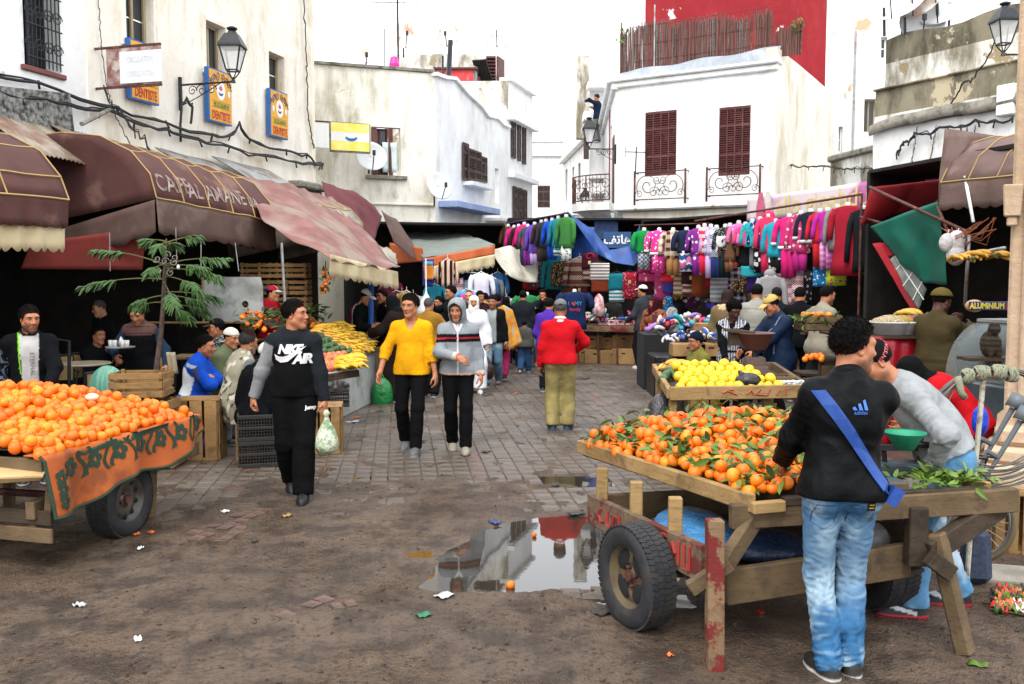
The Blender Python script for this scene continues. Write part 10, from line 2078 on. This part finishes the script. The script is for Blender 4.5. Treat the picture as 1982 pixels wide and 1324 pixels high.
a=PP('old man in a mustard jacket seen from behind',828,577,14.8,168,old=1,fat=1.08,pose=dict(lean=3,head=(-12,0,0),hl=(.26,0,.88),hr=(-.2,-.28,1.05),er=(-1,.3,-.2)));a.body();a.top('jacket','#8a6424',inf=.04,hem=-.16,wr=.015,collar='polo',loose=.02,colf=lambda c,q,t,P:blend(c,((t=='collar')|(np.isin(t,('far','fal'))&(noise3(P*3)>9))),'#5a4030'));a.trousers('#1a1b20',.024,bag=.012);a.hair(GH,.006,line=.02);a.shoes()
a=PP('tall man with dark hair raising a hand in the crowd',876,553,16.9,-58,pose=dict(lean=2,head=(-6,2,0),hr=(-.28,-.34,1.42),er=(-1,.3,-.8)),beard=.3);a.body();a.top('jacket','#17191f',inf=.035,hem=-.1,collar='stand');a.trousers('#1c1e24');a.hair(HAIRB,.013);a.shoes()
a=PP('young man looking down behind the raised hand',852,573,18.4,-30,pose=dict(head=(-10,14,0)));a.body();a.top('jacket','#1a1d24',inf=.03,hem=-.1);a.trousers('#1c1e24');a.hair(HAIRB,.013);a.shoes()
a=PP('bald man in brown looking towards the camera',908,562,17.8,-12,old=.3,skin='light',pose=dict(head=(6,4,0)));a.body();a.top('jacket','#3a2420',inf=.035,hem=-.1,collar='stand');a.trousers('#26282c');a.hair('#4a3a34',.001,.0005,line=.06);a.shoes()
for lab,u,v,d,h,sx,colr,hd,hc in(('woman in a black cap and wine coat behind the woman in white',927,563,18.8,20,'f','#3a1c24','cap','#141518'),('man with dark hair and a cream shirt seen from behind',938,567,19.4,175,'m','#a89668','hair',None),('person with long dark hair seen from behind in the crowd',961,570,19.0,160,'f','#24262c','long',None),('woman in a black headscarf deep in the crowd',978,575,20.2,150,'f','#17181c','hij','#101114'),('woman in a pale lilac headscarf deep in the crowd',990,578,21.0,-10,'f','#4a3a4a','hij','#a8a4b8'),('young man with dark hair reaching over the fruit stand',745,560,16.6,-60,'m','#15171b','hair',None),('man standing in the dark shop behind the back stall',1187,568,22.0,-10,'m','#3a3836','hair',None),('person in a violet jacket half hidden by the red jumper',1062,578,15.5,170,'f','#4a2a90','hair',None),('shopper in black deep under the grey green roof',800,572,19.2,160,'m','#1a1b20','hair',None),('shopper with a dark hood in the middle of the lane',1000,572,22.4,170,'m','#20242a','bean','#17181a'),('woman in a grey headscarf at the far end of the lane',984,574,23.0,0,'f','#5a5a60','hij','#8a8a94'),('shopper in a dark coat by the white hanging robe',920,566,21.0,170,'m','#1c2028','hair',None)):
 a=PP(lab,u,v,d,h,sex=sx,pose=dict(lean=4,head=(uniform(-12,12),6,0),hl=(.2,-.2,.95),hr=(-.2,-.2,.95)));a.body();a.top('coat',C(colr),inf=.035,hem=-.14,collar='stand');a.trousers('#1c1e24');a.shoes()
 if hd=='cap':a.hair(HAIRB,.01);a.cap(C(hc),brimless=1)
 elif hd=='hij':a.hijab(C(hc),long=.1)
 elif hd=='bean':a.beanie(C(hc))
 elif hd=='long':a.hair(HAIRB,.03,.008,20,back=.16)
 else:a.hair(HAIRB,.013)
wp=at(1157,276,33.6);a=Person('man in dark blue working high up on a balcony in the alley',wp.x,wp.y,-120,1.72,zat(276,33.6),pose=dict(lean=6,head=(0,-5,0),hl=(.2,-.4,1.5),hr=(-.2,-.3,1.3)));a.body();a.top('jacket','#1c2a44',inf=.035,hem=-.1);a.trousers('#6a6a6a',.02);a.beanie('#1c3a3a');a.shoes()
b=MB().ball((0,0,0),(.03,.1,.03),8,5);b.add([(0,0,0),(.35,.1,.12),(.3,-.05,.12),(-.35,.1,.12),(-.3,-.05,.12),(.6,0,.0),(-.6,0,.0)],[(0,1,2),(0,4,3),(1,5,2),(3,4,6)]);o=tag(b.build('seagull',M_BUST),'lone gull flying in the white sky above the alley','bird');o.location=at(1039,52,30);o.rotation_euler=(.5,.3,.6);o.scale=(.45,)*3
ct_=at(1915,690,8.7);b_=Person.__new__(Person)
P_,Q_=grow([el((0,0,.12),(.08,.11,.13)),el((0,-.07,.26),(.055,.055,.05)),rc((.03,-.07,.29),(.04,-.07,.33),.018,.006),rc((-.03,-.07,.29),(-.04,-.07,.33),.018,.006),rc((.04,-.1,.0),(.03,-.08,.15),.022,.03),rc((-.04,-.1,.0),(-.03,-.08,.15),.022,.03),rc((0,.1,.03),(.14,.12,.02),.025,.015)],.012,.03)
cat_=tag(link('cat',np_mesh('cat',P_+NA(ct_),Q_,M_HAIR,blend(tile('#4a4238',P_),(np.sin(P_[:,2]*130+2*noise3(P_*20))>.2)*.6,'#1c1814'))),'tabby cat sitting on a plank in front of the food counter','cat');b=MB().box(Vector(ct_)+VV(.05,.0,-.02),(.6,.25,.03));tag(b.build('plank_seat',M_WOODD),'plank under the tabby cat','plank')
